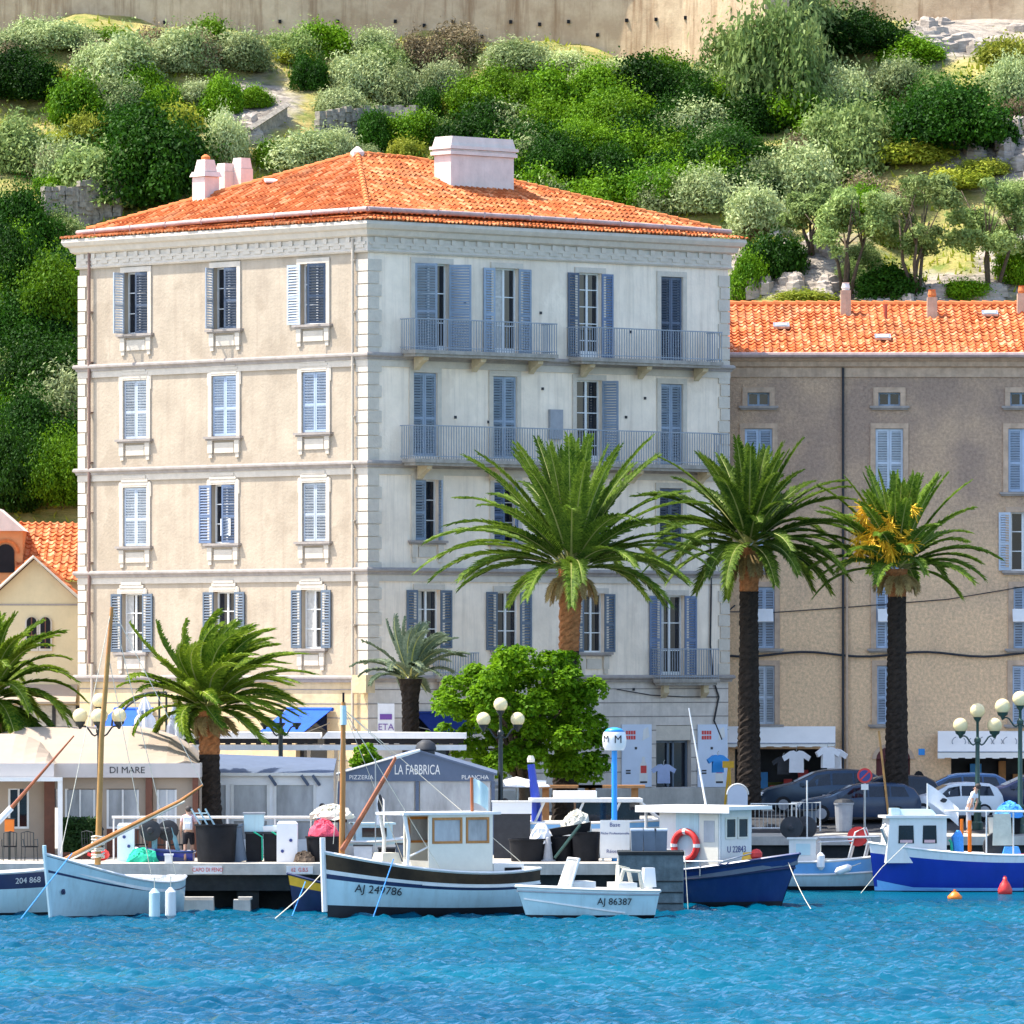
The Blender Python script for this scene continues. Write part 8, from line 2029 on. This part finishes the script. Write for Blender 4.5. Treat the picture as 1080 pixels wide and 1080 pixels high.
# blue rowing boat and winch on the left quay
o = thing('rowing_boat', 'dark blue rowing boat on the quay beside the walking person', 'boat'); h = Hull(2.0, .9, .42, .30, .28, .7, .2, draft=.02); h.build(o, [-1, 0, .9, 1], [(M['hull_blue'], 0), (M['hull_blue'], 0), (M['stripe_navy'], 1)], gun=M['hull_navy'], deck_m=M['hull_navy']); place(o, 172, 240.6, R(175), z=1.525)
o = thing('net_winch', 'teal net winch with two drums on the quay left of the person', 'winch', (PX(166, 240.4), 240.4, 1.5)); p = P(163, 876, 240.4); b = MB()
for d in (-.3, .25): b.lathe(p + Vector((.18 + d, d * .5, 0)), [(.08, -.24), (.12, -.2), (.26, -.19), (.34, -.16), (.34, -.12), (.2, -.1), (.2, .1), (.34, .12), (.34, .18)], 18, axis='y')
b.lathe(p, [(.14, -.3), (.14, .4)], 12, axis='x'); b.build('drums', M['darkgrey'], o, smooth='auto'); b = MB(); b.tube([p + Vector((.55, 0, .1)), p + Vector((.75, 0, -.6)), Vector((p.x + .8, p.y, 1.5))], .08, 6); b.tube([p, Vector((p.x, p.y, 1.5))], .1, 6); b.build('stand', M['teal'], o)
o = thing('red_buoy_pile', 'red rounded float lying at the foot of the golden mast', 'float', (PX(108, 240.2), 240.2, 1.5)); b = MB(); b.ball((PX(106, 240.2), 240.2, 1.72), .3, 12, sq=(1, .8, .7)); b.build('float', M['red'], o, smooth=True); b = MB(); b.tube([(PX(106, 240.2) - .3, 240.2, 1.7), (PX(106, 240.2) - .42, 240.2, 1.75)], .06, 6); b.build('eye', M['red'], o)
# clear planter hedge, chairs
o = thing('hedge', 'dark clipped hedge in a planter under the tent window', 'hedge', (PX(86, 243.6), 243.6, 1.5)); rng = np.random.RandomState(3); n = 3600; pts = np.stack([rng.uniform(PX(67, 243.6), PX(105, 243.6), n), 243.6 + rng.uniform(-.35, .35, n), rng.uniform(1.65, 2.75 , n) + .12 * np.sin(rng.rand(n) * 6)], 1) - np.array([PX(86, 243.6), 243.6, 1.5])
me = leaves_mesh('foliage', pts, np.tile(np.array([0, -1.0, .3]), (n, 1)), .10, M['hedge'], rng); c = bpy.data.objects.new('foliage', me); col.objects.link(c); c.parent = o; b = MB(); b.bx(PX(67, 243.6), PX(105, 243.6), 243.25, 243.95, 1.5, 1.72); b.build('planter', M['brown_wood'], o)
def chair(px, Y, rot, label):
    o = thing('cafe_chair', label, 'chair'); b = MB(); b.box((0, 0, .46), (.44, .44, .04)); b.build('seat', M['black'], o)
    b = MB(); b.tube([(-.21, .2, .46), (-.21, .24, .9), (0, .26, .95), (.21, .24, .9), (.21, .2, .46)], .018, 6)
    for k in (-.1, 0, .1): b.tube([(k, .21, .47), (k, .25, .93)], .01, 5)
    b.build('backrest', M['black_iron'], o)
    for sx_ in (-1, 1):
        for sy in (-1, 1):
            b = MB(); b.tube([(sx_ * .2, sy * .2, .45), (sx_ * .22, sy * .22, 0)], .015, 5); b.build('leg', M['black_iron'], o)
        b = MB(); b.tube([(sx_ * .21, .22, .68), (sx_ * .24, -.1, .7), (sx_ * .23, -.2, .46)], .016, 5); b.build('armrest', M['black_iron'], o)
    o.location = (PX(px, Y), Y, 1.5); o.rotation_euler = (0, 0, rot); return o
chair(31, 241.2, R(20), 'black iron cafe chair nearest the pergola post'); chair(10, 241.4, R(190), 'black iron cafe chair at the left edge'); chair(168, 243.4, R(170), 'dark cafe chair under the tent window left of the brown post'); chair(186, 243.6, R(185), 'dark cafe chair behind the rowing boat near the person')
o = thing('orange_lantern', 'orange box lantern on a stand by the tent at the left', 'lantern', (PX(10, 242.2), 242.2, 1.5)); b = MB(); x = PX(10, 242.2); b.bx(x - .15, x + .15, 242.05, 242.35, PZ(877, 242.2), PZ(864, 242.2)); b.build('body', M['orange'], o); b = MB(); b.bx(x - .04, x + .04, 242.16, 242.24, 1.5, PZ(877, 242.2)); b.bx(x - .18, x + .18, 242.02, 242.38, PZ(864, 242.2), PZ(863, 242.2)); b.build('stand', M['black_iron'], o)
def plate(px, py, Y, w_, h, txt, m, label):
    p = P(px, py, Y); o = thing('name_plate', label, 'sign', p); b = MB(); b.bx(p.x - w_ / 2, p.x + w_ / 2, Y - .02, Y + .015, p.z - h / 2, p.z + h / 2); b.build('plate', M['white'], o); b = MB(); b.text(txt, h * .72, Matrix.Translation((p.x, Y - .027, p.z)) @ RX, sx=.8); b.build('lettering', M[m], o)
plate(219, 917.5, 237.67, .92, .25, 'CAPO DI FENO', 'red', 'white plate lettered CAPO DI FENO on the quay edge under the tub'); plate(316, 917.5, 237.67, .85, .25, '62  G.B.S', 'red', 'white plate with red letters on the quay edge under the pink nets')
o = thing('bollard', 'short white mooring post on the quay edge behind the sailing boat', 'bollard', (PX(178, 238.2), 238.2, 1.5)); b = MB(); b.bx(PX(174, 238.2), PX(182, 238.2), 238.0, 238.3, 1.3, 1.75); b.build('post', M['white'], o); b = MB(); b.bx(PX(173, 238.2), PX(183, 238.2), 237.97, 238.33, 1.752, 1.8); b.build('cap', M['white_plastic'], o)
for px, w_, lab in ((205, 1.25, 'pale concrete footing at the waterline under the big black tub'), (255, .55, 'small pale concrete footing at the waterline right of the tub')):
    b = MB(); b.box((PX(px, 236.6), 236.9, .1), (w_, .9, .55), top=.96); b.box((PX(px, 236.6) + .1, 236.9, .42), (w_ * .8, .7, .08)); q = b.build('footing', M['concrete']); recenter(q); tag(q, lab, 'footing')
for i, (px, Y, m_, lab) in enumerate(((838, 264.5, 'black', 'black fish crate on the road behind the net drums'), (851, 264.6, 'shutter_grey', 'grey blue fish crate beside the black one behind the net drums'), (1052, 262.8, 'cabin_cream', 'cream fish crate by the lamp post at the right'), (1066, 262.9, 'black', 'black fish crate at the right edge between the lamps'))):
    x = PX(px, Y); g = gz(Y); c = thing('fish_crate', lab, 'crate', (x, Y, g)); b = MB(); b.box((x, Y, g + .3), (.6, .5, .6), top=1.12); b.build('tub', M[m_], c); b = MB(); b.box((x, Y, g + .62), (.72, .62, .05)); b.build('rim', M['darkgrey'], c)
o = heap('blue_net', 'heap of blue netting on the quay right of the royal blue boat cabin', Vector((PX(1064, 262.6), 262.3, gz(262.6) + .75)), .5, .5, M['rope_blue'], 14)
o = thing('skiff', 'small white skiff with pale blue cover on the quay behind the wooden boat mast', 'boat'); h = Hull(2.6, 1.3, .75, .6, .6, .85, .2, draft=.02); h.build(o, [-1, 0, .8, 1], [(M['hull_white'], 0), (M['hull_white'], 0), (M['hull_pale'], 1)], deck_drop=.12)
b = MB(); b.bx(-.7, .5, -.5, .5, .5, 1.15); b.bx(-.8, .6, -.56, .56, 1.152, 1.21); b.build('cuddy', M['hull_pale'], o); b = MB(); b.bx(-.5, .3, -.53, -.503, .75, 1.05); b.build('window', M['pane'], o)
b = MB(); b.tube([(-.9, .3, .6), (-.9, .3, 1.4), (-1.2, .3, 1.4)], .025, 5); b.build('rail', M['steel'], o); place(o, 396, 241.5, R(8), z=1.525)
for px, Y, w_, h_, m_, lab in ((383, 240.2, .55, .5, 'shutter_pale', 'pale crate at the quay edge under the red boom'), (408, 240.0, .5, .42, 'black', 'black crate at the quay edge behind the wooden boat bow'), (428, 240.3, .6, .55, 'shutter_grey', 'grey crate on the quay just left of the cream wheelhouse')):
    x = PX(px, Y); c = thing('fish_crate', lab, 'crate', (x, Y, 1.5)); b = MB(); b.box((x, Y, 1.5 + h_ / 2), (w_, .5, h_), top=1.1); b.build('tub', M[m_], c); b = MB(); b.box((x, Y, 1.5 + h_ + .025), (w_ * 1.16, .6, .05)); b.build('rim', M['darkgrey'], c)
rope('white rope from the blue boat bow to the water', [wpos_b, (PX(858, 237), 237, -.05)], .02, M['rope_white'], .15)
rope('pale rope along the right side of the concrete block', [(PX(722, 236.2), 236.2, 1.95), (PX(726, 236), 236.0, -.05)], .02, M['rope_white'])
Y = 240.2; x = PX(268, Y); o = thing('foam_box', 'pale blue foam box standing on the left black crate by the pedestal', 'box', (x, Y, 2.462)); b = MB(); b.box((x, Y, 2.75), (.62, .5, .56), top=1.06); b.build('body', M['hull_pale'], o); b = MB(); b.box((x, Y, 3.06), (.72, .58, .06)); b.build('lid', M['grey'], o)
Y = 240.2; x = PX(288, Y); o = thing('foam_tray', 'white foam tray on the right black crate by the pedestal', 'box', (x, Y, 2.462)); b = MB(); b.box((x, Y, 2.56), (.6, .5, .18), top=1.1); b.build('body', M['white_plastic'], o); b = MB(); b.box((x, Y, 2.66), (.5, .4, .02)); b.build('ice', M['hull_pale'], o)
heap('green_net', 'dark green net heap on the quay between the tent and the black tub', Vector((PX(150, 239.6), 239.6, 1.52)), .55, .5, M['rope_green'], 17)
heap('brown_net', 'brown net heap at the quay edge right of the white pedestal', Vector((PX(321, 239.4), 239.4, 1.52)), .35, .4, M['bark'], 18)
for px, Y, rot, lab in ((96, 242.6, R(150), 'black iron cafe chair behind the golden mast by the hedge'), (148, 243.9, R(10), 'dark cafe chair under the tent just left of the brown post'), (545, 251.5, R(30), 'dark cafe chair under the left side of the round tree'), (620, 253.5, R(200), 'dark cafe chair between the two timber stands'), (575, 252.5, R(170), 'dark cafe chair under the round tree behind the blue davit')):
    c = chair(px, Y, rot, lab); c.location.z = gz(Y)
person('person in a red shirt standing under the round tree beside the pale umbrella', 533, 251.2, R(60), M['red'], M['cloth_black'], 1.0)
person('person in a blue shirt behind the clear screen post of the grey pavilion', 340, 246.6, R(20), M['cloth_blue'], M['cloth_grey'], 1.0, long_trousers=True)
